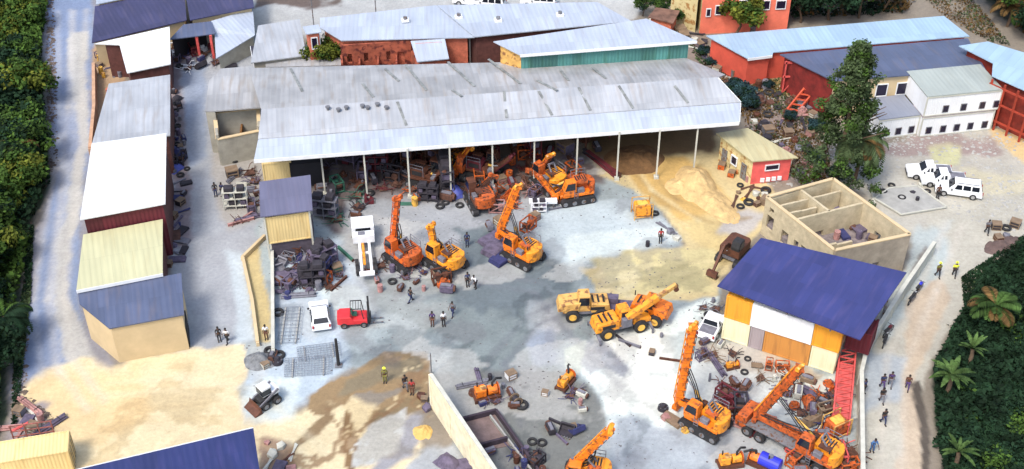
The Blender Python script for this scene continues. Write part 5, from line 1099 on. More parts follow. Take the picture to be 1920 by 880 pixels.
# wheeled pair in the right middle
def loader(label, body, head, cm, crane=None, cat='wheel loader', name='wheel_loader', L_=5.2):
    B = P(*body, 0); H_ = P(*head, 0); d = (H_ - B).to_2d(); rz = math.atan2(d.y, d.x); root = thing(name, label, cat, B, rz)
    for x in (-L_ * .3, L_ * .3):
        for sg in (-1, 1): wheel(root, x, sg * .72, .68, .42, sg, M['yellow'])
    MB().box((0, 0, .85), (L_ * .9, 1.3, .4)).build('chassis', M['grey'], root)
    eh = MB().side([(-L_ / 2, .9), (-.4, .9), (-.4, 2.0), (-L_ / 2 + .2, 1.85)], -.85, .85).build('engine_housing', cm, root, bevel=.08)
    g = MB()
    for k in range(3): g.box((-L_ / 2 + .7 + k * .5, 0, 1.99), (.18, 1.1, .05))
    for sg in (-1, 1): g.box((-L_ / 2 + 1.3, sg * .86, 1.45), (1.3, .05, .35))
    g.build('grille', M['black'], eh)
    c = MB().side([(-.35, 1.0), (.95, 1.0), (.95, 1.8), (.75, 2.75), (-.3, 2.75)], -.7, .7, inset=.08, zin=2).build('cab', cm, root, bevel=.05)
    MB().side([(-.22, 1.75), (.9, 1.75), (.7, 2.6), (-.2, 2.6)], -.73, .73).build('window', M['glass'], c)
    MB().side([(1.0, .95), (L_ / 2, .95), (L_ / 2, 1.4), (1.0, 1.6)], -.8, .8).build('front_frame', cm, root, bevel=.05)
    if cat == 'dumper': MB().side([(.8, 1.3), (L_ / 2 + .5, 1.2), (L_ / 2 + .3, 2.0), (.6, 2.2)], -.85, .85).build('hopper', cm, root, bevel=.06)
    elif crane is None:
        for sg in (-1, 1): MB().beam((.9, sg * .5, 1.6), (L_ / 2 + .9, sg * .5, .6), .16, .34).build('lift_arm', cm, root)
        MB().side([(L_ / 2 + .8, .1), (L_ / 2 + 1.7, .05), (L_ / 2 + 1.2, .35), (L_ / 2 + 1.0, .95), (L_ / 2 + .8, .95)], -1.2, 1.2).build('bucket', M['brown'], root)
    else:
        t = local(B, rz, crane); a = Vector((.2, -.95, 2.2)); bo_ = MB().beam(a, a.lerp(t, .62), .5, .55).build('boom', cm, root); MB().beam(a.lerp(t, .6), t, .34, .38).build('boom_extension', M['tanpaint'], bo_)
        MB().box((.2, -.95, 1.7), (.9, .5, .9)).build('boom_mount', M['grey'], root); MB().beam(t, t + Vector((0, 0, -.7)), .3, .3).cyl(t + Vector((0, -.2, -.5)), t + Vector((0, .2, -.5)), .25, 10).build('hook_block', M['brown'], root)
        for sg in (-1, 1):
            for x in (-L_ / 2 + .2, L_ / 2 - .1): MB().beam((x, sg * .6, .7), (x, sg * 1.5, .5), .2, .2).beam((x, sg * 1.5, .5), (x, sg * 1.5, .05), .16, .16).build('outrigger', M['grey'], root)
    MB().cyl((-1.6, .4, 1.95), (-1.6, .4, 2.5), .06, 8).build('exhaust', M['black'], root)
    return root
loader('tan yellow wheeled dumper at the left end of the group of wheeled machines', (1098, 590), (1062, 592), M['tanpaint'], cat='dumper', name='dumper', L_=4.6)
loader('orange yellow mobile crane with long boom pointing up to the right', (1162, 618), (1212, 606), M['orange2'], crane=P(1268, 534, 4.4), cat='mobile crane', name='mobile_crane', L_=5.6)
loader('orange wheeled dumper at the right end of the pair of machines, boxy nose', (1215, 596), (1240, 604), M['orange'], cat='dumper', name='dumper', L_=3.4)
t = thing('trailer', 'dark flat trailer frame between the tan loader and the mobile crane', 'trailer', P(1150, 585, 0), -.12)
MB().box((0, 0, .9), (3.6, 1.5, .15)).box((-.2, .4, 1.3), (1.2, .8, .6)).build('deck', M['purple'], t)
for x in (-1, 1):
    for sg in (-1, 1): wheel(t, x, sg * .5, .42, .3, sg)
MB().beam((-1.8, 0, .8), (-2.8, 0, .7), .12, .12).build('drawbar', M['purple'], t)

# white truck seen from behind: cab away from the camera, bare chassis towards it
T0 = P(686, 490, 0); T1 = P(680, 428, 0); d = (T1 - T0).to_2d(); rz = math.atan2(d.y, d.x)
tk = thing('white_truck', 'white truck with bare white chassis rails pointing at the camera', 'truck', T0, rz, None)
for sg in (-1, 1): MB().beam((-3.2, sg * .48, .95), (4.3, sg * .48, .95), .26, .22).build('chassis_rail', M['white'], tk)
MB().box((-3.1, 0, .95), (.5, 1.5, .26)).box((.2, 0, .92), (.25, .8, .18)).build('rear_crossbar', M['white'], tk)
cbx = MB().side([(2.9, .6), (4.9, .6), (5.0, 1.3), (4.8, 2.1), (2.9, 2.15)], -1.15, 1.15).build('cab', M['white'], tk, bevel=.06)
MB().side([(4.8, 1.4), (5.03, 1.38), (4.86, 2.0), (4.7, 2.0)], -1.0, 1.0).box((2.88, 0, 1.75), (.06, 1.5, .45)).build('window', M['glass'], cbx)
for sg in (-1, 1): MB().box((4.0, sg * 1.15, 1.7), (1.0, .06, .5)).build('side_window', M['glass'], cbx)
MB().box((2.2, 0, 1.4), (.9, 2.2, .9)).build('equipment_box', M['white'], tk, bevel=.04); MB().box((2.2, .2, 1.9), (.5, .7, .1)).build('hatch', M['grey'], tk)
for x in (-2.0, -.9, 3.9):
    for sg in (-1, 1): wheel(tk, x, sg * .72, .5, .34, sg)
MB().box((-.2, .15, 1.12), (3.4, .25, .12)).build('propshaft_cover', M['orange2'], tk)
for sg in (-1, 1): MB().box((5.2, sg * .8, .95), (.08, .3, .2)).build('headlight', M['lamp'], tk)
# forklift
F0 = P(668, 606, 0); fk = thing('forklift', 'red forklift with open black cage and dark mast beside the white car', 'forklift', F0, .10)
MB().side([(-1.55, .45), (1.1, .45), (1.1, .95), (-.2, 1.0), (-.4, 1.35), (-1.5, 1.35), (-1.7, 1.0)], -.75, .75).build('body', M['red'], fk, bevel=.08)
MB().box((-1.55, 0, .85), (.35, 1.35, .8)).build('counterweight', M['red'], fk, bevel=.08)
cg = MB()
for x, y in ((-.5, -.62), (-.5, .62), (.75, -.62), (.75, .62)): cg.beam((x, y, 1.0), (x + (.1 if x < 0 else -.15), y, 2.25), .07, .07)
for y in (-.62, .62): cg.beam((-.42, y, 2.27), (.62, y, 2.27), .07, .07)
for k in range(5): cg.beam((-.4 + k * .25, -.62, 2.28), (-.4 + k * .25, .62, 2.28), .05, .05)
cg.build('overhead_guard', M['black'], fk); st2 = MB().box((-.1, 0, 1.2), (.5, .5, .2)).box((-.33, 0, 1.5), (.12, .5, .5)); st2.build('seat', M['green'], fk)
mm_ = MB()
for y in (-.4, .4): mm_.beam((1.25, y, .2), (1.25, y, 2.9), .14, .18)
for z_ in (.4, 1.5, 2.8): mm_.box((1.25, 0, z_), (.12, .8, .12))
mm_.box((1.4, 0, .7), (.08, 1.1, .6)); mm_.build('mast', M['black'], fk)
for y in (-.3, .3): MB().box((2.0, y, .22), (1.2, .12, .06)).build('fork', M['steel'], fk)
for x in (-1.1, .75):
    for sg in (-1, 1): wheel(fk, x, sg * .52, .34, .26, sg)
# cars
def car(name, label, loc, rz, kind, group, m_=None, L_=4.9, tone=None):
    m_ = m_ or M['white']; root = thing(name, label, {'pickup': 'pickup', 'suv': 'car', 'hatch': 'car'}[kind], loc, rz, group); W = .92; h = L_ / 2
    MB().side([(-h, .42), (-h + .08, .95), (-h + .5, 1.02), (h - 1.3, 1.02), (h - .12, .86), (h, .6), (h - .05, .35), (-h + .05, .35)], -W, W).build('body', m_, root, bevel=.09, smooth=False)
    if kind == 'pickup': cab_ = [(-.55, 1.0), (h - 1.35, 1.0), (h - 2.0, 1.62), (-.35, 1.70)]
    elif kind == 'suv': cab_ = [(-h + .1, 1.0), (h - 1.3, 1.0), (h - 1.95, 1.68), (-h + .35, 1.74)]
    else: cab_ = [(-h + .15, .98), (h - 1.0, .98), (h - 1.65, 1.46), (-h + .6, 1.48)]
    c = MB().side(cab_, -W + .04, W - .04, inset=.16, zin=1.2).build('cabin', m_, root, bevel=.05)
    x0, x1 = cab_[0][0], cab_[1][0]; x2, x3 = cab_[2][0], cab_[3][0]; z0, z1 = cab_[0][1] + .06, cab_[2][1] - .05
    def quad(nm, pts):
        mb = MB(); cen = sum((Vector(p) for p in pts), Vector()) / 4; nv = (Vector(pts[1]) - Vector(pts[0])).cross(Vector(pts[2]) - Vector(pts[0])).normalized()
        if nv.dot(cen - Vector((0, 0, 1.1))) < 0: nv = -nv
        mb.v = [tuple(Vector(p) + nv * .035) for p in pts] + [tuple(Vector(p) - nv * .02) for p in pts]
        for q in ((0, 1, 2, 3), (7, 6, 5, 4), (0, 4, 5, 1), (1, 5, 6, 2), (2, 6, 7, 3), (3, 7, 4, 0)): mb.face(q)
        return mb.build(nm, M['glass'], c)
    quad('windscreen', [(x1 - .08, -.74, z0 + .02), (x1 - .08, .74, z0 + .02), (x2 + .05, .66, z1 - .03), (x2 + .05, -.66, z1 - .03)])
    quad('rear_window', [(x0 + .03, -.7, z0 + .08), (x0 + .03, .7, z0 + .08), (x3 - .02, .62, z1), (x3 - .02, -.62, z1)])
    nW = 3 if kind == 'suv' else 2; a0_, a1_ = x0 + .28, x1 - .55
    for sg in (-1, 1):
        for k in range(nW):
            u0 = a0_ + (a1_ - a0_) * k / nW + .06; u1 = a0_ + (a1_ - a0_) * (k + 1) / nW - .06; sh = (x2 - x1) * .35 if k == nW - 1 else 0
            quad('side_window', [(u0, sg * (W - .05), z0 + .05), (u1, sg * (W - .05), z0 + .05), (u1 + sh, sg * (W - .19), z1 - .04), (u0 + .04, sg * (W - .19), z1 - .04)])
    if kind == 'pickup': MB().box((-h + .95, 0, 1.03), (1.5, 1.45, .06)).build('load_bed', M['grey'], root)
    if kind == 'suv':
        for sg in (-1, 1): MB().beam((x3 + .2, sg * .62, 1.79), (x2 - .2, sg * .62, 1.75), .05, .05).build('roof_rail', M['steel'], c)
    for x in (-h + .95, h - .95):
        for sg in (-1, 1): wheel(root, x, sg * (W - .22), .37, .24, sg, M['chrome'])
    for sg in (-1, 1):
        MB().box((h - .06, sg * .66, .72), (.12, .36, .16)).build('headlight', M['lamp'], root); MB().box((-h + .02, sg * .78, .85), (.08, .16, .3)).build('tail_light', M['redlens'], root)
        MB().box((x1 - .35, sg * (W + .1), 1.08), (.12, .2, .14)).build('mirror', M['black'], root)
    MB().box((h - .02, 0, .5), (.1, 1.3, .18)).build('bumper', M['black'], root); return root
def head(a, b): d = (P(*b) - P(*a)).to_2d(); return math.atan2(d.y, d.x)
hp = head((1790, 340, 0), (1730, 330, 0))
car('parked_pickup', 'white pickup at the back of the row of three white vehicles', P(1740, 330, 0), hp + .22, 'pickup', 'white vehicles parked in the car park')
car('parked_pickup', 'white pickup in the middle of the row of three, dark windscreen', P(1766, 344, 0), hp + .22, 'pickup', 'white vehicles parked in the car park')
car('parked_car', 'white estate car at the front of the row of three', P(1795, 363, 0), hp + .05, 'suv', 'white vehicles parked in the car park')
car('parked_car', 'narrow white car standing in mid yard beside the red forklift', P(601, 600, 0), head((601, 612, 0), (596, 575, 0)), 'hatch', None, L_=3.9)
car('parked_car', 'white car beyond the warehouse roof at the top edge, left one', P(884, 8, 0) + Vector((0, 0, 0)), 2.9, 'suv', 'white cars beyond the warehouse roof')
car('parked_car', 'white car beyond the warehouse roof at the top edge, middle one', P(914, 13, 0), 2.95, 'suv', 'white cars beyond the warehouse roof')
car('parked_car', 'white car beyond the warehouse roof at the top edge, right one', P(1010, 10, 0), 3.0, 'suv', 'white cars beyond the warehouse roof')
car('parked_car', 'white vehicle squeezed beside the left orange container of the depot', P(1333, 620, 0), head((1325, 630, 0), (1342, 600, 0)), 'pickup', None, L_=3.6)
# small black and white skid loader by the sand apron
K0_ = P(502, 755, 0); sk = thing('skid_loader', 'small white and black skid loader on the pale apron at lower left', 'skid loader', K0_, -2.4)
for x in (-.6, .6):
    for sg in (-1, 1): wheel(sk, x, sg * .5, .42, .32, sg)
MB().box((0, 0, .75), (1.9, 1.0, .6)).build('body', M['black'], sk, bevel=.08); MB().box((-.7, 0, 1.25), (.8, 1.1, .5)).build('engine_cover', M['white'], sk, bevel=.08)
c_ = MB().box((.15, 0, 1.75), (.95, .95, .95)).build('cab', M['white'], sk, bevel=.06); MB().box((.2, 0, 1.7), (.9, .99, .6)).build('window', M['glass'], c_)
for sg in (-1, 1): MB().beam((-.9, sg * .62, 1.6), (1.2, sg * .62, .6), .12, .2).build('lift_arm', M['grey'], sk)
MB().side([(1.1, .05), (1.9, .05), (1.3, .4), (1.2, .8)], -.9, .9).build('bucket', M['brown'], sk)
# orange tank cart and small machines
def drum_cart(label, px, py, rz, m_, s=1.0, cat='tank'):
    r_ = thing('orange_tank', label, cat, P(px, py, 0), rz, None, s); MB().box((0, 0, .95), (1.7, 1.4, 1.3)).build('body', m_, r_, bevel=.2); MB().box((0, 0, 1.65), (1.1, .9, .12)).build('lid', M['yellow'], r_, bevel=.04)
    fr_ = MB(); 
    for x in (-.95, .95):
        for y in (-.75, .75): fr_.beam((x, y, 0), (x, y, 1.9), .1, .1)
    for y in (-.75, .75): fr_.beam((-.95, y, 1.9), (.95, y, 1.9), .08, .08); fr_.beam((-.95, y, .3), (.95, y, .3), .08, .08)
    fr_.build('frame', M['tanpaint'], r_); MB().cyl((.9, 0, .7), (1.1, 0, .7), .15, 8).build('valve', M['black'], r_); return r_
drum_cart('orange tank in a tan frame on the bright slab beside the sand', 1203, 404, .15, M['orange2'])
drum_cart('orange red pump box at the right wall beside the rusty truck rig', 1565, 812, .5, M['dorange'])
def pump(label, px, py, rz, m_, s=1.0, group='small orange pump units'):
    r_ = thing('pump_unit', label, 'pump', P(px, py, 0), rz, group, s)
    MB().box((0, 0, .3), (2.2, 1.1, .15)).beam((-1.1, .5, .12), (1.1, .5, .12), .12, .2).beam((-1.1, -.5, .12), (1.1, -.5, .12), .12, .2).build('skid', M['brown'], r_)
    MB().box((-.5, 0, .8), (.9, .8, .8)).build('engine', m_, r_, bevel=.1); MB().cyl((.1, 0, .75), (.9, 0, .75), .4, 14).build('pump_casing', m_, r_, bevel=.03)
    MB().cyl((.95, 0, .75), (1.02, 0, .75), .55, 16).build('flange', M['dorange'], r_); MB().tube([(.5, 0, 1.1), (.5, 0, 1.5), (.9, .3, 1.6), (1.4, .5, 1.3)], .1, 8).build('outlet_pipe', M['black'], r_)
    MB().cyl((-.7, .2, 1.2), (-.7, .2, 1.65), .06, 8).build('exhaust', M['black'], r_); MB().box((-.3, -.1, 1.25), (.5, .4, .12)).build('cover', M['tanpaint'], r_); return r_
pump('orange pump unit on the dark concrete just right of the cream wall top', 912, 745, .3, M['orange'], 1.1)
pump('orange and pink pump unit at the left edge of the bright concrete', 1060, 722, 1.0, M['orange2'], .95)
pump('orange pump unit at the bottom edge, left of the blue tank', 1368, 872, .2, M['orange2'])
pump('orange pump unit at the bottom edge, touching the blue tank', 1425, 872, 2.6, M['orange'])
pump('orange pump unit at the bottom of the right wall', 1566, 862, 1.1, M['orange'])
pump('small orange pump unit on the sandy strip under the brown container', 1372, 690, .3, M['orange2'], .6)
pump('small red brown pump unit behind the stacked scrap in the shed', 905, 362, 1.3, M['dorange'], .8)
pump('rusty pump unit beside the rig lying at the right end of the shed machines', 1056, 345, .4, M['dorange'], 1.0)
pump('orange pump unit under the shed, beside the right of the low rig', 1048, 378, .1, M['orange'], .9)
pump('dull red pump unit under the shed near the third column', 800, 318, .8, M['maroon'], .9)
bt = thing('blue_tank', 'bright blue tank at the bottom edge beside the truck rig', 'tank', P(1442, 878, 0), -.6)
MB().cyl((-.9, 0, .8), (.9, 0, .8), .6, 18).build('shell', M['blue'], bt, bevel=.05); MB().cyl((0, 0, 1.35), (0, 0, 1.55), .22, 10).build('filler_cap', M['steel'], bt)
for x in (-.6, .6): MB().box((x, 0, .15), (.2, 1.0, .3)).build('cradle', M['steel'], bt)
# lattice boom lying on the right
lb = thing('lattice_boom', 'faded red lattice boom section lying along the right boundary wall', 'lattice boom', P(1572, 815, 0), head((1572, 818, 0), (1588, 655, 0))); Lb = (P(1588, 672, 0) - P(1572, 818, 0)).length
mb = MB(); c4 = [(-.7, .15), (.7, .15), (.7, 1.35), (-.7, 1.35)]
for y, z_ in c4: mb.beam((0, y, z_), (Lb, y, z_), .14, .14)
mb.build('chord', M['redsteel'], lb); mb = MB(); nn = 12
for k in range(nn):
    x0 = Lb * k / nn; x1 = Lb * (k + 1) / nn
    for i in range(4):
        a, b2 = c4[i], c4[(i + 1) % 4]; mb.beam((x0, *a), (x1, *b2), .09, .09); mb.beam((x0, *a), (x0, *b2), .09, .09)
mb.build('lacing', M['redsteel'], lb)
mb = MB(); mb.prism([(.1, -.6), (Lb * .75, -.6), (Lb * .75, .6), (.1, .6)], 1.25, 1.2); mb.build('deck_plate', mat('faded_red_plate', T(225, 105, 100), .8, var=.35, scale=1.5), lb)
# white bench, white sheets
wb_ = thing('white_trough', 'long white trough in front of the orange rigs at the shed edge', 'trough', P(1018, 388, 0), .04)
MB().box((0, 0, .75), (3.0, .7, .35)).build('tray', M['white'], wb_, bevel=.04)
for x in (-1.1, 1.1): MB().box((x, 0, .3), (.15, .6, .6)).build('leg', M['steel'], wb_)
gl = thing('small_aircraft_frame', 'white light frame on the far warehouse roof behind the cars', 'roof frame', P(935, 30, 6.5), .1) if 0 else None

# ================================================================== PEOPLE
def skin_mesh(name, verts, edges, radii, levels=1, root_i=0):
    me = bpy.data.meshes.new('tmp'); me.from_pydata([tuple(v) for v in verts], edges, []); o = bpy.data.objects.new('tmp', me); COL.objects.link(o)
    o.modifiers.new('s', 'SKIN'); sv_ = me.skin_vertices[0].data
    for i, r in enumerate(radii): sv_[i].radius = (r, r) if not hasattr(r, '__len__') else r
    sv_[root_i].use_root = True
    sb_ = o.modifiers.new('d', 'SUBSURF'); sb_.levels = levels
    dg = bpy.context.evaluated_depsgraph_get(); out = bpy.data.meshes.new_from_object(o.evaluated_get(dg)); bpy.data.objects.remove(o); out.name = name
    out.polygons.foreach_set('use_smooth', [True] * len(out.polygons)); return out
POSES = {'stand': dict(lk=(.02, 0), rk=(.02, 0), lf=0.0, rf=0.02, la=(0, -.02, .0), ra=(0, .03, .04), lean=0),
         'walk': dict(lk=(.20, 0), rk=(-.02, 0), lf=.26, rf=-.34, la=(0, -.16, -.12), ra=(0, .16, .26), lean=.04),
         'reach': dict(lk=(.10, 0), rk=(.03, 0), lf=.08, rf=-.08, la=(0, .24, .42), ra=(0, .22, .38), lean=.24)}
def make_pose(pn):
    q = POSES[pn]; V_ = []; E_ = []; Rr = []
    def add(p, r, par=None):
        V_.append(Vector(p)); Rr.append(r)
        if par is not None: E_.append((par, len(V_) - 1))
        return len(V_) - 1
    ln = q['lean']
    pel = add((0, 0, .93), (.15, .11)); bel = add((ln * .3, 0, 1.08), (.14, .10), pel); ch = add((ln * .8, 0, 1.28), (.17, .115), bel); sh = add((ln, 0, 1.42), (.12, .09), ch); nk = add((ln * 1.05 + .01, 0, 1.50), .055, sh)
    hd1 = add((ln * 1.1 + .02, 0, 1.58), .085, nk); hd2 = add((ln * 1.1 + .02, 0, 1.68), .095, hd1)
    tor = [pel, bel, ch, sh]; legs = []; arms = []
    for sg, kx, fx in ((1, q['lk'][0], q['lf']), (-1, q['rk'][0], q['rf'])):
        hp_ = add((0, sg * .10, .86), .088, pel); kn = add((kx, sg * .105, .48), .058, hp_); an = add((fx, sg * .11, .09), .042, kn); to = add((fx + .15, sg * .125, .035), .035, an); legs.append((hp_, kn, an, to))
    for sg, (a0_, ex, hx) in ((1, q['la']), (-1, q['ra'])):
        s_ = add((ln, sg * .20, 1.40), .055, sh); el = add((ln + ex * .6 - .03, sg * .25, 1.13), .042, s_); wr = add((ln + hx, sg * .25, .90 + abs(hx) * .45), .03, el); pm = add((ln + hx + .04, sg * .25, .83 + abs(hx) * .45), .034, wr); arms.append((s_, el, wr, pm))
        base = V_[pm]
        for k, (dy, l_) in enumerate(((-.026, .072), (-.009, .085), (.009, .08), (.026, .065))):
            f1 = add(base + Vector((.012, dy, -.045)), .0095, pm); f2 = add(base + Vector((.022, dy, -.045 - l_ * .55)), .009, f1); add(base + Vector((.015, dy, -.045 - l_)), .008, f2)
        t1 = add(base + Vector((.035, -sg * .012, -.005)), .011, pm); add(base + Vector((.055, -sg * .015, -.045)), .010, t1)
    body = skin_mesh('body', V_, E_, Rr)
    def sub(ids, grow, extra=()):
        ids = list(ids); mp = {a: i for i, a in enumerate(ids)}; vv = [V_[a] for a in ids]; ee = [(mp[a], mp[b]) for a, b in E_ if a in mp and b in mp]
        rr = [tuple(x + grow for x in Rr[a]) if hasattr(Rr[a], '__len__') else Rr[a] + grow for a in ids]; return skin_mesh('cloth', vv, ee, rr)
    shirt = sub([bel, ch, sh] + [i for a in arms for i in a[:2]], .018) ; trs = sub([pel] + [i for l_ in legs for i in l_[:3]], .016)
    hc = V_[hd2]; hb = MB(); 
    for j in range(5):
        for i in range(12):
            a = 2 * PI * i / 12; f_ = j / 5 * PI / 2; rr = .112 * math.cos(f_); hb.v.append((hc.x - .012 + math.cos(a) * rr, math.sin(a) * rr * .92, hc.z + .012 + .115 * math.sin(f_)))
    for j in range(4):
        for i in range(12): i2 = (i + 1) % 12; hb.face((j * 12 + i, j * 12 + i2, (j + 1) * 12 + i2, (j + 1) * 12 + i))
    hb.face([48 + i for i in range(12)]); hb.face([11 - i for i in range(12)])
    # face: nose, eyes and ears
    fb = MB(); fx = hc.x + .095; fb.beam((fx, 0, hc.z - .01), (fx + .022, 0, hc.z - .055), .022, .02); fb.box((fx - .012, 0, hc.z - .085), (.02, .05, .012))
    for sg in (-1, 1): fb.box((hc.x, sg * .098, hc.z - .03), (.04, .02, .06))
    ey = MB()
    for sg in (-1, 1): ey.box((fx - .004, sg * .035, hc.z - .018), (.012, .024, .014))
    sh_ = [MB().box((V_[l_[2]].x + .06, V_[l_[2]].y, .045), (.27, .10, .09)) for l_ in legs]
    return body, shirt, trs, hb, fb, ey, sh_
PM = {k: make_pose(k) for k in POSES}
CM = {n_: mat('cloth_' + n_, c, .85, var=.15, scale=4) for n_, c in dict(black=(.015, .015, .018), navy=(.02, .03, .09), white=(.7, .7, .72), grey=(.15, .15, .17), red=(.35, .03, .03), yellow=(.75, .8, .06), olive=(.16, .15, .03), violet=(.06, .03, .12), brown=(.12, .05, .03), blue=(.05, .13, .3), orange=(.5, .12, .03)).items()}
_pm = {}
def person(px, py, face, pose, shirt, trs, label, group=None, hat=None, s=1.02, z=0.0):
    body, sm, tm, hb, fb, ey, sh_ = PM[pose]; root = thing('person', label, 'person', P(px, py, z) + Vector((0, 0, z * 0)), face, group, s)
    def mk(nm, me, m_):
        o = bpy.data.objects.new(nm, me); COL.objects.link(o); o.parent = root
        if not me.materials: me.materials.append(m_)
        o.material_slots[0].link = 'OBJECT'; o.material_slots[0].material = m_; return o
    mk('body', body, M['skin']); mk('shirt', sm, CM[shirt]); mk('trousers', tm, CM[trs])
    if pose not in _pm: _pm[pose] = tuple(x.build(n_, m_, root) for x, n_, m_ in ((hb, 'hair', M['hair']), (fb, 'face', M['skin']), (ey, 'eyes', M['black']), (sh_[0], 'shoe', M['black']), (sh_[1], 'shoe', M['black'])))
    else:
        for o in _pm[pose]: c = o.copy(); COL.objects.link(c); c.parent = root
    if hat: 
        hc = 1.68; mb = MB().cyl((.0, 0, hc + .06), (.0, 0, hc + .16), .125, 12, .08).cyl((.02, 0, hc + .05), (.02, 0, hc + .07), .16, 12)
        if pose == 'reach': mb.v = [(x + .26, y, z_) for x, y, z_ in mb.v]
        mb.build('helmet', CM[hat], root)
    return root
PL = [
 (405, 368, -1.4, 'stand', 'black', 'navy', 'person in black on the lane, left one of the pair by the office', None),
 (418, 368, -1.9, 'stand', 'navy', 'black', 'person in navy on the lane, right one of the pair by the office', None),
 (412, 640, -1.2, 'stand', 'black', 'black', 'person in black on the lane beside the one in the white shirt', None),
 (427, 642, -1.9, 'walk', 'white', 'black', 'person in white shirt and black trousers on the lane', None),
 (876, 462, -1.6, 'stand', 'navy', 'navy', 'person in navy standing alone between the two rigs', None),
 (877, 537, -1.3, 'stand', 'navy', 'black', 'person in dark navy beside the one in white in mid yard', None),
 (892, 540, -2.2, 'reach', 'white', 'black', 'person in white top bending, right of the dark figure in mid yard', None),
 (770, 566, .6, 'walk', 'black', 'navy', 'person in black walking alone below the red orange rig', None),
 (811, 611, -1.6, 'stand', 'violet', 'brown', 'person in violet and brown, left one of three talking in mid yard', None),
 (832, 611, -1.3, 'stand', 'white', 'black', 'person in white shirt, middle one of three talking in mid yard', None),
 (849, 592, -2.0, 'walk', 'grey', 'navy', 'person in grey, right one of three in mid yard', None),
 (1849, 438, -1.7, 'walk', 'grey', 'black', 'person with grey top walking alone on the pale car park', None),
 (1757, 519, -1.5, 'walk', 'olive', 'black', 'person in olive vest on the right road, left one of the pair', 'yellow'),
 (1788, 518, -1.8, 'walk', 'yellow', 'black', 'person in bright yellow vest on the right road', 'yellow'),
 (722, 717, -1.5, 'stand', 'olive', 'olive', 'person in olive yellow clothes on the brown damp ground', 'yellow'),
 (760, 730, -1.2, 'walk', 'black', 'grey', 'person in black on the brown damp ground beside the one in red', None),
 (773, 739, -1.7, 'stand', 'red', 'brown', 'person in dark red on the brown damp ground', None),
 (1238, 455, -1.6, 'stand', 'red', 'black', 'person in red at the near edge of the bright slab', None),
 (1653, 728, -1.6, 'walk', 'navy', 'violet', 'person in navy on the right road, left one of the upper pair', None),
 (1668, 724, -1.8, 'walk', 'violet', 'grey', 'person in violet on the right road, right one of the upper pair', None),
 (1652, 754, -1.6, 'walk', 'black', 'grey', 'person in black on the right road below the pair', None),
 (1655, 794, -1.4, 'walk', 'black', 'navy', 'person in black and navy on the right road, halfway to the bottom', None),
 (1634, 846, -1.5, 'reach', 'blue', 'blue', 'person in blue bending on the right road near the bottom edge', None),
 (1700, 730, -1.9, 'walk', 'brown', 'violet', 'person in brown walking near the dark verge of the right road', None),
 (1618, 738, -1.0, 'stand', 'navy', 'black', 'person in navy close to the boundary wall on the right road', None),
 (1757, 372, -1.5, 'stand', 'brown', 'black', 'person in brown standing at the back of the white estate car', None),
 (500, 636, -1.4, 'stand', 'white', 'brown', 'person in white and brown at the foot of the sand strip', None),
 (920, 352, -1.5, 'stand', 'white', 'grey', 'person in white under the shed among the red brown machines', None),
]
for i, a in enumerate(PL): person(*a[:7], group='people about the yard and roads', hat=a[7])
# goats and parked bikes as dark spots along the boundary wall
def motorbike(label, px, py, rz, m_):
    r_ = thing('motorbike', label, 'motorbike', P(px, py, 0), rz, 'motorbikes parked along the right boundary wall')
    for x in (-.65, .65):
        w1 = MB(); 
        for k in range(16):
            a = 2 * PI * k / 16; b2 = 2 * PI * (k + 1) / 16; w1.cyl((x + .28 * math.cos(a), 0, .31 + .28 * math.sin(a)), (x + .28 * math.cos(b2), 0, .31 + .28 * math.sin(b2)), .05, 6)
        wo = w1.build('wheel', M['black'], r_); MB().cyl((x, -.05, .31), (x, .05, .31), .12, 8).build('hub', M['steel'], wo)
    MB().beam((-.3, 0, .45), (.3, 0, .5), .28, .35).build('engine', M['steel'], r_); MB().side([(-.05, .7), (.45, .72), (.4, .95), (.05, .95)], -.14, .14).build('fuel_tank', m_, r_, bevel=.04)
    MB().side([(-.75, .78), (0, .74), (0, .84), (-.75, .9)], -.13, .13).build('seat', M['black'], r_); MB().tube([(.65, .09, .31), (.42, .09, .95)], .03).tube([(.65, -.09, .31), (.42, -.09, .95)], .03).build('front_fork', M['chrome'], r_)
    MB().tube([(.3, .35, 1.05), (.42, .1, 1.0), (.42, -.1, 1.0), (.3, -.35, 1.05)], .025).build('handlebar', M['black'], r_); MB().cyl((.5, 0, .88), (.6, 0, .86), .09, 10).build('headlight', M['lamp'], r_)
motorbike('black motorbike halfway along the boundary wall beside the blue roof', 1709, 566, .9, M['black']); motorbike('dark motorbike lower down by the boundary wall corner', 1664, 627, .8, M['maroon']); motorbike('small dark motorbike just below the one at the wall corner', 1658, 645, 1.1, M['black'])
motorbike('black motorbike higher along the boundary wall, nearest the car park', 1722, 546, .9, M['blue'])
# ================================================================== SCRAP AND STORES
def P_drum(m_):
    r_ = thing('oil_drum', 'drum', 'drum'); MB().cyl((0, 0, 0), (0, 0, .9), .3, 14).cyl((0, 0, .28), (0, 0, .33), .32, 14).cyl((0, 0, .58), (0, 0, .63), .32, 14).build('shell', m_, r_); MB().cyl((.12, 0, .9), (.12, 0, .93), .05, 8).build('bung', M['steel'], r_); return r_
def P_tyre(m_):
    r_ = thing('old_tyre', 'tyre', 'tyre'); mb = MB(); n = 18; k = 8
    for i in range(n):
        a = 2 * PI * i / n
        for j in range(k): b2 = 2 * PI * j / k; rr = .42 + .15 * math.cos(b2); mb.v.append((rr * math.cos(a), rr * math.sin(a), .16 + .16 * math.sin(b2)))
    for i in range(n):
        for j in range(k): i2 = (i + 1) % n; j2 = (j + 1) % k; mb.face((i * k + j, i2 * k + j, i2 * k + j2, i * k + j2))
    mb.build('tread', M['black'], r_, smooth=True); return r_
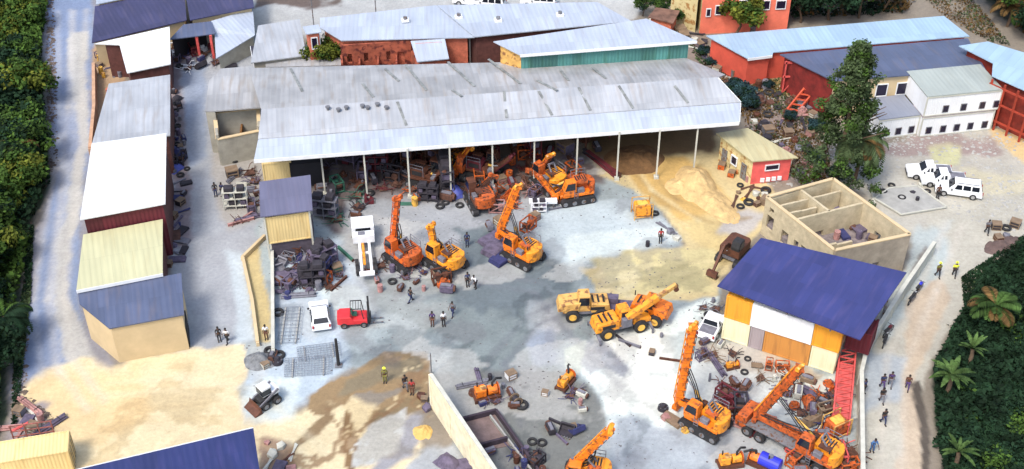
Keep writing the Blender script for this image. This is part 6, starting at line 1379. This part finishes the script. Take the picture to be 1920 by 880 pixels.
def P_crate(m_):
    r_ = thing('wooden_crate', 'crate', 'crate'); MB().box((0, 0, .36), (1.0, .8, .68)).build('box', m_, r_); mb = MB()
    for x in (-.45, .45):
        for y in (-.42, .42): mb.box((x, y, .37), (.1, .05, .74))
    for z_ in (.05, .37, .7):
        for y in (-.42, .42): mb.box((0, y, z_), (1.0, .04, .09))
    mb.box((0, 0, .74), (1.04, .86, .05)); mb.build('battens', M['wood'], r_); return r_
def P_engine(m_):
    r_ = thing('engine_block', 'engine', 'engine'); MB().box((0, 0, .42), (1.1, .6, .55)).box((0, 0, .12), (.8, .5, .2)).build('block', m_, r_, bevel=.04)
    MB().box((-.05, .0, .76), (.9, .3, .14)).build('rocker_cover', M['grey'], r_, bevel=.03); MB().cyl((.55, 0, .45), (.72, 0, .45), .27, 12).build('flywheel', M['rust'], r_); MB().tube([(-.4, .35, .6), (0, .42, .65), (.4, .35, .55)], .07, 8).build('manifold', M['rust'], r_); return r_
def P_pipes(m_):
    r_ = thing('pipe_bundle', 'pipes', 'pipe bundle')
    for k, (y, z_) in enumerate(((-.22, .11), (0, .11), (.22, .11), (-.11, .30), (.11, .30))): MB().cyl((-1.7 + .1 * (k % 3), y, z_), (1.7 - .15 * (k % 2), y, z_), .105, 8).build('pipe', m_, r_)
    for x in (-1, 1): MB().box((x, 0, .42), (.06, .5, .04)).build('strap', M['black'], r_)
    return r_
def P_frame(m_):
    r_ = thing('machine_frame', 'frame', 'machine frame'); mb = MB()
    for x in (-.8, .8):
        for y in (-.45, .45): mb.beam((x, y, 0), (x, y, 1.2), .11, .11)
    for z_ in (.15, 1.2):
        for y in (-.45, .45): mb.beam((-.86, y, z_), (.86, y, z_), .11, .11)
        for x in (-.8, .8): mb.beam((x, -.45, z_), (x, .45, z_), .11, .11)
    mb.beam((-.8, -.45, .15), (.8, -.45, 1.2), .07, .07); mb.build('frame', m_, r_); MB().cyl((-.3, -.35, .6), (-.3, .35, .6), .3, 12).build('winch_drum', M['rust'], r_); MB().box((.4, 0, .55), (.5, .6, .55)).build('gearbox', m_, r_, bevel=.04); return r_
def P_casting(m_):
    r_ = thing('gear_casting', 'casting', 'gear casting'); MB().cyl((0, 0, 0), (0, 0, .35), .55, 18, .5).cyl((0, 0, .35), (0, 0, .62), .3, 14, .22).build('housing', m_, r_)
    for k in range(6): a = k * PI / 3; MB().cyl((.42 * math.cos(a), .42 * math.sin(a), .35), (.42 * math.cos(a), .42 * math.sin(a), .43), .05, 6).build('bolt', M['steel'], r_)
    return r_
def P_beam(m_):
    r_ = thing('steel_beam', 'beam', 'steel beam'); MB().box((0, 0, .03), (2.8, .24, .04)).box((0, 0, .15), (2.8, .04, .2)).box((0, 0, .27), (2.8, .24, .04)).build('beam', m_, r_); MB().box((1.42, 0, .15), (.03, .3, .32)).build('end_plate', M['rust'], r_); return r_
def P_bucket(m_):
    r_ = thing('digger_bucket', 'bucket', 'digger bucket'); MB().side([(-.5, .05), (.3, 0), (.6, .35), (.45, .8), (.3, .75), (.4, .38), (.2, .15), (-.5, .12)], -.6, .6).side([(-.5, .05), (.3, 0), (.6, .35), (.45, .8)], -.64, -.58).side([(-.5, .05), (.3, 0), (.6, .35), (.45, .8)], .58, .64).build('shell', m_, r_)
    for k in range(5): MB().beam((-.45, -.5 + .25 * k, .07), (-.72, -.5 + .25 * k, .05), .1, .06).build('tooth', M['steel'], r_)
    return r_
def P_block(m_):
    r_ = thing('rubble_chunk', 'chunk', 'rubble'); mb = MB(); rr = random.Random(5)
    mb.prism([(-.4, -.25), (.1, -.4), (.5, -.1), (.35, .3), (-.2, .35)], [.25, .42, .3, .46, .32], 0); mb.build('block', m_, r_); return r_
def P_plank(m_):
    r_ = thing('timber_plank', 'plank', 'plank'); MB().beam((-1.5, -.1, .04), (1.4, .15, .10), .22, .06).beam((-1.3, .15, .12), (1.2, -.12, .14), .2, .06).build('boards', m_, r_); return r_
def P_reel(m_):
    r_ = thing('cable_reel', 'reel', 'cable reel')
    for y in (-.35, .35): MB().cyl((0, y, .55), (0, y + .07, .55), .55, 18).build('flange', M['wood'], r_)
    MB().cyl((0, -.35, .55), (0, .35, .55), .34, 16).build('coil', m_, r_); return r_
def P_sheet(m_):
    r_ = thing('sheet_stack', 'sheets', 'stack of sheets'); mb = MB()
    for k in range(4): mb.box((.03 * k, .04 * (k % 2), .06 + .07 * k), (1.9, 1.0, .068), .02 * k)
    mb.build('sheets', m_, r_); MB().box((0, 0, .02), (1.7, .8, .04)).build('bearer', M['wood'], r_); return r_
def P_tarp(m_):
    r_ = thing('tarpaulin_bundle', 'bundle', 'tarpaulin'); mb = MB(); n = 12
    for j in range(n):
        for i in range(n):
            x, y = (i / (n - 1) - .5) * 2, (j / (n - 1) - .5) * 1.4; q = max(0, 1 - (x * x + (y * 1.4) ** 2) * .9); mb.v.append((x, y, .03 + q * .7 + .12 * mnoise.noise(Vector((x * 2.5, y * 2.5, 1))) * (q > 0)))
    for j in range(n - 1):
        for i in range(n - 1): mb.face((j * n + i, j * n + i + 1, (j + 1) * n + i + 1, (j + 1) * n + i))
    mb.build('sheet', m_, r_); return r_
def P_bottle(m_):
    r_ = thing('gas_bottle', 'gas', 'gas bottle'); MB().cyl((0, 0, 0), (0, 0, 1.15), .14, 12).cyl((0, 0, 1.15), (0, 0, 1.3), .14, 12, .05).build('shell', m_, r_); MB().cyl((0, 0, 1.3), (0, 0, 1.4), .05, 8).build('valve', M['chrome'], r_); return r_
def P_rack(m_):
    r_ = thing('parts_rack', 'rack', 'rack')
    mb = MB()
    for x in (-1.3, 0, 1.3):
        for y in (-.5, .5): mb.beam((x, y, 0), (x, y, 2.4), .09, .09)
    mb.build('upright_frame', m_, r_)
    for z_ in (.5, 1.4, 2.3): MB().box((0, 0, z_), (2.75, 1.1, .07)).build('shelf', m_, r_)
    for x, z_, w_ in ((-.8, .5, .6), (.3, .5, .9), (-.3, 1.4, 1.0), (.9, 1.4, .5), (-.7, 2.3, .8), (.6, 2.3, 1.0)): MB().box((x, 0, z_ + .3), (w_, .8, .5)).build('stored_part', CC['dark'] if w_ > .7 else M['purple'], r_, bevel=.05)
    return r_
def P_bench(m_):
    r_ = thing('work_bench', 'bench', 'work bench'); MB().box((0, 0, .85), (1.9, .8, .1)).build('top', m_, r_)
    for x in (-.8, .8):
        for y in (-.3, .3): MB().box((x, y, .4), (.1, .1, .8)).build('leg', M['steel'], r_)
    MB().box((.6, 0, 1.0), (.3, .25, .22)).build('vice', M['grey'], r_); return r_
def P_tangle(m_):
    r_ = thing('scrap_tangle', 'tangle', 'scrap metal'); rr = random.Random(12); mb = MB()
    for k in range(16):
        a = Vector((rr.uniform(-.6, .6), rr.uniform(-.5, .5), rr.uniform(.05, .5))); t = rr.uniform(0, 6.28); l = rr.uniform(.5, 1.3); b2 = a + Vector((math.cos(t) * l, math.sin(t) * l, rr.uniform(-.2, .5))); b2.z = max(.04, b2.z)
        if k % 3: mb.beam(a, b2, rr.uniform(.03, .12), rr.uniform(.03, .09))
        else: mb.tube([a, a.lerp(b2, .5) + Vector((0, 0, .2)), b2], .04, 6)
    mb.build('bars', m_, r_); mb = MB(); mb.v = [(-.7, -.4, .1), (.1, -.6, .35), (.5, -.1, .1), (.2, .5, .45), (-.5, .4, .15), (-.7, -.4, .14), (.1, -.6, .39), (.5, -.1, .14), (.2, .5, .49), (-.5, .4, .19)]
    mb.face((0, 1, 2, 3, 4)); mb.face((9, 8, 7, 6, 5)); [mb.face((i, (i + 1) % 5, (i + 1) % 5 + 5, i + 5)) for i in range(5)]; mb.build('bent_sheet', M['rust'], r_); return r_
KIND = dict(tangle=(P_tangle, 'bar tangle', 'scrap metal', 'tangled scrap'), drum=(P_drum, 'oil drum', 'drum', 'oil drums'), tyre=(P_tyre, 'tyre lying flat', 'tyre', 'old tyres'), crate=(P_crate, 'battened crate', 'crate', 'crates'), engine=(P_engine, 'engine block', 'engine', 'engine blocks'),
 pipes=(P_pipes, 'pipe bundle', 'pipe bundle', 'pipe bundles'), frame=(P_frame, 'machine frame', 'machine frame', 'machine frames'), casting=(P_casting, 'round gear casting', 'gear casting', 'gear castings'), beam=(P_beam, 'steel beam', 'steel beam', 'steel beams'),
 bucket=(P_bucket, 'digger bucket', 'digger bucket', 'digger buckets'), block=(P_block, 'rubble chunk', 'rubble', 'rubble chunks'), plank=(P_plank, 'crossed planks', 'planks', 'planks'), reel=(P_reel, 'cable reel', 'cable reel', 'cable reels'),
 sheet=(P_sheet, 'stack of sheets', 'stack of sheets', 'stacked sheets'), tarp=(P_tarp, 'tarpaulin heap', 'tarpaulin', 'tarpaulins'), bottle=(P_bottle, 'gas bottle', 'gas bottle', 'gas bottles'), rack=(P_rack, 'loaded parts rack', 'rack', 'parts racks'), bench=(P_bench, 'work bench', 'work bench', 'work benches'))
CC = dict(rusty=M['rust'], dark=mat('near_black_steel', (.03, .026, .035), .8, var=.5, scale=2), violet=M['purple'], grey=M['grey'], orange=M['dorange'], maroon=M['maroon'], blue=M['tarp'], tan=M['wood'], white=M['white'], pale=M['concL'], brown=M['brown'], red=M['redsteel'], yellow=M['yellow'], green=M['green'], navy=mat('navy_steel', (.03, .035, .12), .7, var=.4, scale=2), pink=mat('pink_dust', T(200, 150, 145), .9, var=.4))
_pr = {}; _todo = []
def put(kind, colour, px, py, region, rz=None, s=1.0, z=0.0): _todo.append((kind, colour, px, py, region, random.uniform(0, 6.28) if rz is None else rz, s, z))
def scatter(region, poly, n, kinds, colours, s=(.7, 1.15), seed=0, mind=.9, z=0.0):
    rr = random.Random(seed + 100); xs = [p[0] for p in poly]; ys = [p[1] for p in poly]; got = []; tries = 0
    while len(got) < n and tries < n * 60:
        tries += 1; x, y = rr.uniform(min(xs), max(xs)), rr.uniform(min(ys), max(ys))
        if inpoly(np.array([x]), np.array([y]), poly)[0] < 0: continue
        w_ = P(x, y, z)
        if any((w_ - g).length < mind for g in got): continue
        got.append(w_); _todo.append((rr.choice(kinds), rr.choice(colours), x, y, region, rr.uniform(0, 6.28), rr.uniform(*s), z))
heavy = ['engine', 'frame', 'tangle', 'engine', 'bucket', 'tangle', 'frame', 'tangle']; small = ['drum', 'tyre', 'casting', 'tangle', 'engine', 'tangle']
# along the left row of storehouses
scatter('along the upper lane wall', [(322, 170), (336, 170), (350, 300), (352, 330), (322, 330)], 26, ['drum', 'crate', 'engine', 'tyre', 'frame', 'casting', 'tarp'], ['dark', 'violet', 'grey', 'navy', 'dark'], (.6, .9), 1, .8)
scatter('beside the bright white storehouse', [(316, 335), (350, 335), (350, 470), (312, 520), (308, 430)], 22, ['drum', 'crate', 'engine', 'sheet', 'plank', 'casting'], ['navy', 'violet', 'rusty', 'dark', 'grey'], (.6, .95), 2, .9)
put('tarp', 'navy', 334, 290, 'along the upper lane wall', s=1.0); put('tarp', 'blue', 330, 318, 'along the upper lane wall', s=.9)
# left of the office
scatter('left of the site office', [(434, 322), (484, 318), (486, 400), (470, 424), (448, 420), (440, 360)], 14, heavy + ['pipes', 'beam', 'rack'], ['dark', 'violet', 'grey', 'brown', 'pale', 'rusty'], (.7, 1.05), 3, 1.1)
put('beam', 'pink', 462, 408, 'left of the site office'); put('beam', 'pink', 452, 418, 'left of the site office'); put('tyre', 'dark', 440, 302, 'left of the site office'); put('drum', 'white', 446, 298, 'left of the site office'); put('crate', 'dark', 436, 330, 'left of the site office', s=1.3)
# scrap yard below the office
scatter('in the scrap yard below the office', [(522, 478), (600, 462), (640, 500), (636, 540), (590, 552), (522, 555)], 30, heavy + small + ['beam', 'rack'], ['dark', 'violet', 'rusty', 'grey', 'navy', 'violet', 'brown'], (.65, 1.1), 4, .95)
put('sheet', 'violet', 545, 525, 'in the scrap yard below the office', s=1.8); put('tarp', 'violet', 560, 520, 'in the scrap yard below the office', s=1.2); put('frame', 'orange', 606, 528, 'in the scrap yard below the office'); put('rack', 'violet', 600, 500, 'in the scrap yard below the office', 1.5); put('rack', 'dark', 588, 535, 'in the scrap yard below the office', .1)
put('pipes', 'grey', 560, 556, 'in the scrap yard below the office', .1); put('beam', 'green', 648, 478, 'in the scrap yard below the office', -.9); put('crate', 'green', 632, 508, 'in the scrap yard below the office')
put('tyre', 'dark', 522, 588, 'on the pale concrete by the low wall'); put('casting', 'navy', 540, 556, 'on the pale concrete by the low wall')
# shed, left bays: clutter, with dark racks added to darken the interior
scatter('in the left bays of the big shed', [(560, 330), (600, 305), (720, 295), (720, 350), (690, 400), (600, 430), (590, 380)], 27, heavy + small + ['rack', 'rack', 'bench', 'pipes'], ['dark', 'violet', 'maroon', 'grey', 'dark', 'green', 'brown'], (.8, 1.3), 5, 1.2)
scatter('in the middle bays of the big shed', [(725, 300), (885, 285), (885, 300), (860, 375), (800, 385), (735, 352)], 28, heavy + small + ['rack', 'rack', 'frame'], ['dark', 'maroon', 'brown', 'orange', 'rusty', 'dark'], (.8, 1.4), 6, 1.2)
scatter('deep inside the big shed', [(620, 262), (1120, 225), (1130, 290), (620, 310)], 40, ['rack', 'rack', 'frame', 'engine', 'crate'], ['dark', 'maroon', 'dark', 'brown', 'violet'], (1.1, 1.7), 7, 1.9)
scatter('among the rigs at the shed front', [(888, 320), (1000, 290), (1010, 370), (930, 400), (885, 390)], 26, heavy + small, ['rusty', 'maroon', 'orange', 'pink', 'orange', 'brown', 'orange'], (.8, 1.3), 8, 1.05)
scatter('behind the low orange rig under the shed', [(1000, 285), (1080, 290), (1100, 370), (1000, 370)], 16, heavy, ['orange', 'rusty', 'dark', 'violet', 'orange'], (.8, 1.2), 9, 1.2)
put('beam', 'maroon', 1130, 312, 'right of the rigs under the shed', -.95, 2.0); put('beam', 'dark', 1120, 305, 'right of the rigs under the shed', -.95, 1.8); put('pipes', 'maroon', 1138, 318, 'right of the rigs under the shed', -1.0, 1.2)
put('tarp', 'blue', 852, 362, 'in the middle bays of the big shed', s=1.3); put('tyre', 'dark', 825, 389, 'on the shed apron', s=.9); put('tyre', 'navy', 835, 382, 'on the shed apron', s=.8); put('tyre', 'dark', 862, 387, 'on the shed apron', s=.85); put('drum', 'yellow', 778, 385, 'on the shed apron', s=1.1); put('pipes', 'green', 762, 384, 'on the shed apron', 0, .7)
put('rack', 'white', 1010, 398, 'on the shed apron', .05, .6); put('beam', 'grey', 1045, 392, 'on the shed apron', .3, .7); put('crate', 'pink', 940, 342, 'on the shed apron')
# between rigs
scatter('around the rigs in the middle of the yard', [(690, 505), (790, 490), (800, 545), (720, 552), (690, 530)], 12, small + ['engine', 'casting'], ['violet', 'rusty', 'brown', 'navy', 'pink'], (.6, .95), 10, 1.3)
put('casting', 'orange', 832, 535, 'below the yellow orange rig', s=1.3); put('engine', 'violet', 838, 548, 'below the yellow orange rig', s=1.2); put('frame', 'brown', 828, 528, 'below the yellow orange rig', s=1.1); put('beam', 'tan', 818, 520, 'below the yellow orange rig', -1.0, .8)
put('sheet', 'violet', 932, 468, 'beside the bright orange rig', .9, 1.7); put('sheet', 'navy', 944, 486, 'beside the bright orange rig', .8, 1.5); put('sheet', 'violet', 922, 452, 'beside the bright orange rig', .7, 1.4); put('crate', 'pale', 936, 420, 'beside the bright orange rig'); put('engine', 'grey', 918, 430, 'beside the bright orange rig'); put('frame', 'orange', 990, 430, 'beside the bright orange rig', s=1.0); put('crate', 'pink', 1002, 412, 'beside the bright orange rig')
# slab
put('tyre', 'navy', 1228, 402, 'on the bright slab edge', s=.8); put('plank', 'grey', 1250, 430, 'on the bright slab edge', -.9); put('block', 'pale', 1268, 448, 'on the bright slab edge'); put('drum', 'dark', 1214, 462, 'on the bright slab edge', s=.7); put('block', 'grey', 1258, 436, 'on the bright slab edge')
# kiosk
scatter('beside the pink kiosk', [(1345, 290), (1375, 285), (1410, 340), (1400, 358), (1360, 340)], 12, ['drum', 'crate', 'engine', 'plank', 'tyre', 'sheet'], ['red', 'maroon', 'pink', 'dark', 'white', 'orange'], (.7, 1.0), 11, .9)
scatter('on the earth below the kiosk', [(1380, 350), (1440, 345), (1436, 400), (1370, 395)], 14, ['block', 'plank', 'crate', 'block', 'tyre'], ['tan', 'pale', 'brown', 'yellow', 'rusty'], (.6, 1.1), 12, .8)
# rubble strip
scatter('on the rubble strip by the sheds', [(1310, 95), (1340, 110), (1480, 180), (1540, 200), (1560, 330), (1500, 330), (1420, 250), (1390, 200)], 60, ['block', 'block', 'plank', 'crate', 'tyre', 'sheet', 'drum', 'casting'], ['violet', 'pink', 'dark', 'pale', 'grey', 'rusty', 'brown'], (.7, 1.5), 13, 1.0)
scatter('behind the green walled hall end', [(1215, 40), (1300, 60), (1330, 90), (1300, 95), (1240, 60)], 18, ['block', 'sheet', 'crate', 'plank', 'tyre'], ['violet', 'dark', 'pale', 'rusty', 'brown'], (1.0, 1.6), 14, 1.3)
scatter('inside the unfinished building', [(1500, 400), (1560, 375), (1680, 445), (1590, 465)], 26, ['block', 'plank', 'crate', 'drum', 'sheet', 'tarp'], ['navy', 'violet', 'pink', 'dark', 'pale', 'rusty'], (.7, 1.1), 15, .9, 1.6)
scatter('around the grey slab in the car park', [(1600, 345), (1660, 345), (1740, 345), (1745, 400), (1640, 372)], 10, ['block', 'plank', 'drum', 'tyre'], ['dark', 'grey', 'violet', 'pale'], (.6, .9), 16, 1.3)
# in front of the container depot
scatter('in front of the container depot', [(1318, 636), (1350, 645), (1480, 700), (1470, 722), (1380, 706), (1310, 670)], 24, heavy + small + ['pipes', 'sheet'], ['maroon', 'violet', 'orange', 'tan', 'grey', 'dark', 'pale'], (.6, 1.0), 17, 1.0)
scatter('beside the white vehicle at the depot corner', [(1318, 570), (1345, 560), (1345, 590), (1320, 600)], 6, small, ['dark', 'white', 'grey', 'pale'], (.6, .9), 18, .9)
scatter('around the rusty truck rig', [(1350, 725), (1400, 720), (1400, 775), (1360, 775)], 14, heavy + small, ['dark', 'violet', 'maroon', 'navy', 'brown'], (.8, 1.2), 19, .9)
scatter('right of the rusty truck rig', [(1500, 720), (1560, 715), (1560, 800), (1540, 840), (1520, 800), (1470, 740)], 25, heavy + small + ['sheet', 'tarp'], ['dark', 'violet', 'navy', 'orange', 'maroon', 'tan', 'pale', 'orange'], (.75, 1.2), 20, .95)
scatter('at the bottom right corner of the yard', [(1480, 850), (1600, 840), (1605, 890), (1480, 890)], 14, heavy + small, ['orange', 'orange', 'red', 'brown', 'dark'], (.8, 1.2), 21, 1.0)
scatter('left of the rusty truck rig', [(1390, 770), (1430, 765), (1420, 815), (1395, 810)], 6, ['casting', 'engine', 'pipes', 'tyre'], ['maroon', 'pink', 'dark'], (.8, 1.1), 22, .9)
put('casting', 'dark', 1243, 767, 'left of the tall orange rig', s=.9); put('sheet', 'tan', 1262, 790, 'left of the tall orange rig'); put('block', 'pink', 1250, 785, 'left of the tall orange rig'); put('casting', 'yellow', 1285, 808, 'left of the tall orange rig', s=.7); put('engine', 'dark', 1340, 766, 'right of the tall orange rig', s=.8)
put('crate', 'dark', 1222, 664, 'on the bright concrete above the tall rig', s=.6); put('beam', 'brown', 1256, 676, 'on the bright concrete above the tall rig', -.2, .7); put('drum', 'grey', 1240, 632, 'on the bright concrete above the tall rig', s=.5); put('bottle', 'grey', 1330, 715, 'on the bright concrete above the tall rig', s=.8)
put('beam', 'grey', 1180, 646, 'below the mobile crane', -.5, .8); put('beam', 'dark', 1168, 640, 'below the mobile crane', -.9, .7)
# central lower yard
scatter('around the orange pump by the cream wall', [(880, 728), (905, 765), (975, 765), (955, 735), (945, 718), (900, 705)], 14, small + ['engine', 'pipes'], ['violet', 'grey', 'navy', 'dark', 'brown'], (.55, .9), 23, 1.0)
put('reel', 'dark', 968, 758, 'around the orange pump by the cream wall', .5, .9); put('tyre', 'dark', 978, 762, 'around the orange pump by the cream wall', s=1.1); put('crate', 'white', 958, 708, 'around the orange pump by the cream wall', s=.9); put('crate', 'white', 1022, 740, 'in the lower middle of the yard', s=.6)
put('engine', 'dark', 1032, 810, 'in the lower middle of the yard', s=1.0); put('beam', 'violet', 1050, 822, 'in the lower middle of the yard', -.9, .7); put('beam', 'dark', 1050, 796, 'in the lower middle of the yard', -.55, .8); put('bucket', 'dark', 1062, 812, 'in the lower middle of the yard', 1.2, 1.0); put('bucket', 'navy', 1080, 808, 'in the lower middle of the yard', -1.0, 1.0); put('crate', 'white', 1076, 802, 'in the lower middle of the yard', s=.5)
put('tyre', 'dark', 998, 830, 'in the lower middle of the yard', s=.8); put('tyre', 'grey', 1016, 832, 'in the lower middle of the yard', s=.8)
scatter('at the end of the dark foundation frame', [(960, 842), (1005, 850), (1020, 890), (970, 890)], 12, small + ['engine', 'frame'], ['dark', 'violet', 'navy', 'brown'], (.7, 1.0), 24, .8)
put('engine', 'violet', 918, 852, 'at the end of the dark foundation frame', s=.9); put('sheet', 'violet', 860, 876, 'at the end of the dark foundation frame', s=1.2); put('tarp', 'violet', 842, 872, 'at the end of the dark foundation frame', s=1.2)
scatter('along the left edge of the bright concrete', [(1062, 735), (1085, 730), (1105, 770), (1090, 775)], 8, small, ['pink', 'navy', 'violet', 'pale', 'white'], (.6, .9), 25, .8)
# sand apron, gravel, scaffold corner
put('engine', 'dark', 512, 672, 'beside the grey gravel heap', s=1.0); put('tyre', 'dark', 506, 660, 'beside the grey gravel heap'); put('casting', 'dark', 520, 680, 'beside the grey gravel heap'); put('crate', 'pale', 498, 688, 'beside the grey gravel heap', s=.7); put('tyre', 'grey', 524, 668, 'beside the grey gravel heap')
put('block', 'brown', 790, 744, 'at the foot of the cream wall'); put('block', 'violet', 800, 768, 'at the foot of the cream wall'); put('crate', 'dark', 796, 752, 'at the foot of the cream wall', s=.6)
scatter('by the sand apron near the blue roof', [(500, 830), (560, 840), (560, 890), (495, 890)], 8, ['block', 'plank', 'sheet'], ['pink', 'brown', 'violet', 'pale'], (.6, 1.1), 26, 1.0)
scatter('behind the yellow container at lower left', [(20, 770), (60, 760), (105, 805), (60, 815), (25, 830)], 12, ['plank', 'sheet', 'crate', 'drum', 'pipes'], ['pink', 'red', 'pale', 'grey', 'violet'], (.8, 1.1), 27, 1.0)
# upper left yards
scatter('in the small yard by the white storehouse', [(184, 96), (222, 96), (228, 145), (186, 150)], 14, ['drum', 'crate', 'tyre', 'frame', 'plank'], ['dark', 'yellow', 'violet', 'grey', 'pale'], (.7, 1.0), 28, 1.0)
scatter('in front of the open garage', [(328, 95), (400, 92), (410, 122), (350, 135), (325, 125)], 16, heavy + small, ['dark', 'violet', 'rusty', 'navy', 'white', 'maroon'], (.8, 1.2), 29, 1.1)
put('sheet', 'dark', 432, 126, 'in front of the open garage', .3, .8); put('block', 'brown', 188, 300, 'beside the left road'); put('plank', 'tan', 196, 252, 'beside the left road', 1.4)
scatter('on the far verge of the right road', [(1866, 428), (1905, 420), (1900, 450), (1870, 455)], 6, ['block', 'crate', 'tyre'], ['dark', 'brown', 'grey'], (.7, 1.1), 30, 1.0)
# label, build, copy
from collections import defaultdict
_todo = sorted(_todo, key=lambda t: t[2]); cnt_ = defaultdict(int); tot = defaultdict(int)
for t in _todo: tot[(t[0], t[1], t[4])] += 1
for kind, colour, px, py, region, rz, s, z in _todo:
    key = (kind, colour); fn, nm, cat, grp = KIND[kind]; i = cnt_[(kind, colour, region)]; cnt_[(kind, colour, region)] += 1
    if key not in _pr: o = fn(CC[colour]); _pr[key] = o
    else: o = copy_tree(_pr[key])
    o.location = P(px, py, z) + Vector((0, 0, .01)); o.rotation_euler = (0, 0, rz); o.scale = (s, s, s)
    n_ = tot[(kind, colour, region)]; lab = f'{colour if colour != "tan" else "timber coloured"} {nm} {region}'
    if kind in ('crate', 'drum', 'sheet', 'tarp') and n_ == 1: lab = ('small ' if s < .8 else '') + lab
    if n_ > 1: lab += ', ' + ORD[i]
    o['label'] = lab; o['category'] = cat; o['group'] = grp
# reinforcement mats on the pale concrete, scaffold rail at the lower left
def rebar(label, px, py, rz, nx, ny, sp=.3):
    r_ = thing('rebar_mat', label, 'steel mesh', P(px, py, 0), rz, 'steel mesh mats on the pale concrete'); mb = MB(); Lx, Ly = nx * sp, ny * sp
    for i in range(nx + 1): mb.beam((i * sp - Lx / 2, -Ly / 2, .22), (i * sp - Lx / 2, Ly / 2, .22), .035, .035)
    for j in range(ny + 1): mb.beam((-Lx / 2, j * sp - Ly / 2, .255), (Lx / 2, j * sp - Ly / 2, .255), .035, .035)
    mb.build('mesh', mat('dull_mesh_steel', (.18, .2, .24), .7), r_)
    for x in (-Lx / 3, Lx / 3): MB().box((x, 0, .1), (.12, Ly, .2)).build('bearer', M['conc'], r_)
rebar('upper steel mesh mat left of the black post', 598, 662, .2, 13, 6); rebar('lower steel mesh mat left of the black post', 578, 690, .1, 14, 8)
rebar('steel mesh mat beside the sand strip wall', 545, 612, .05, 4, 10, .5)
sf = thing('scaffold_rail', 'rusty pink scaffold rail standing behind the yellow container at lower left', 'scaffold', P(66, 828, 0), .2); mb = MB()
for x in (-1.6, -.5, .6, 1.7): mb.beam((x, 0, 0), (x, 0, 2.2), .09, .09)
for z_ in (.9, 1.5, 2.15): mb.beam((-1.7, 0, z_), (1.8, 0, z_), .08, .08)
mb.build('rail', mat('pinkish_rust', T(180, 110, 100), .9, var=.4), sf); MB().beam((-1.7, .4, 1.2), (-.2, .4, 1.9), .3, .08).build('board', M['redsteel'], sf)
sc2 = container('added black container standing in for the shade in the left bay of the big shed', (P(548, 352, 0).x, P(548, 352, 0).y), .14, 3.3, mat('shade_black_sheet', (.012, .012, .018), .8), 0, h=3.0, d=2.4)  # added black box standing in for the deep shadow in this bay
tb = thing('truss_boom', 'black steel truss lying beside the pale boundary wall next to the rusty rig', 'steel truss', P(1552, 760, 0), 1.5)
mb = MB()
for y, z_ in ((-.3, .1), (.3, .1), (0, .6)): mb.beam((-1.6, y, z_), (1.6, y, z_), .08, .08)
for k in range(8): mb.beam((-1.6 + .4 * k, -.3, .1), (-1.4 + .4 * k, 0, .6), .05, .05); mb.beam((-1.4 + .4 * k, 0, .6), (-1.2 + .4 * k, .3, .1), .05, .05)
mb.build('truss', CC['dark'], tb)
# roof clutter: small frames, loose patches
for i, (px, py) in enumerate(((860, 34), (934, 40), (1050, 30), (760, 40))):
    o = thing('roof_vent', ['squat roof vent on the far warehouse left of the white cars', 'squat roof vent in the middle of the far warehouse roof', 'squat roof vent at the right of the far warehouse roof', 'squat roof vent on the roof behind the brick room'][i], 'roof vent', P(px, py, 6.45), .2, 'roof vents on the far roofs')
    MB().box((0, 0, .15), (.9, .7, .3)).build('base', M['pale'] if 'pale' in M else M['white'], o); MB().cyl((0, 0, .3), (0, 0, .6), .25, 10).build('cowl', M['steel'], o)
print('objects', len(bpy.data.objects))
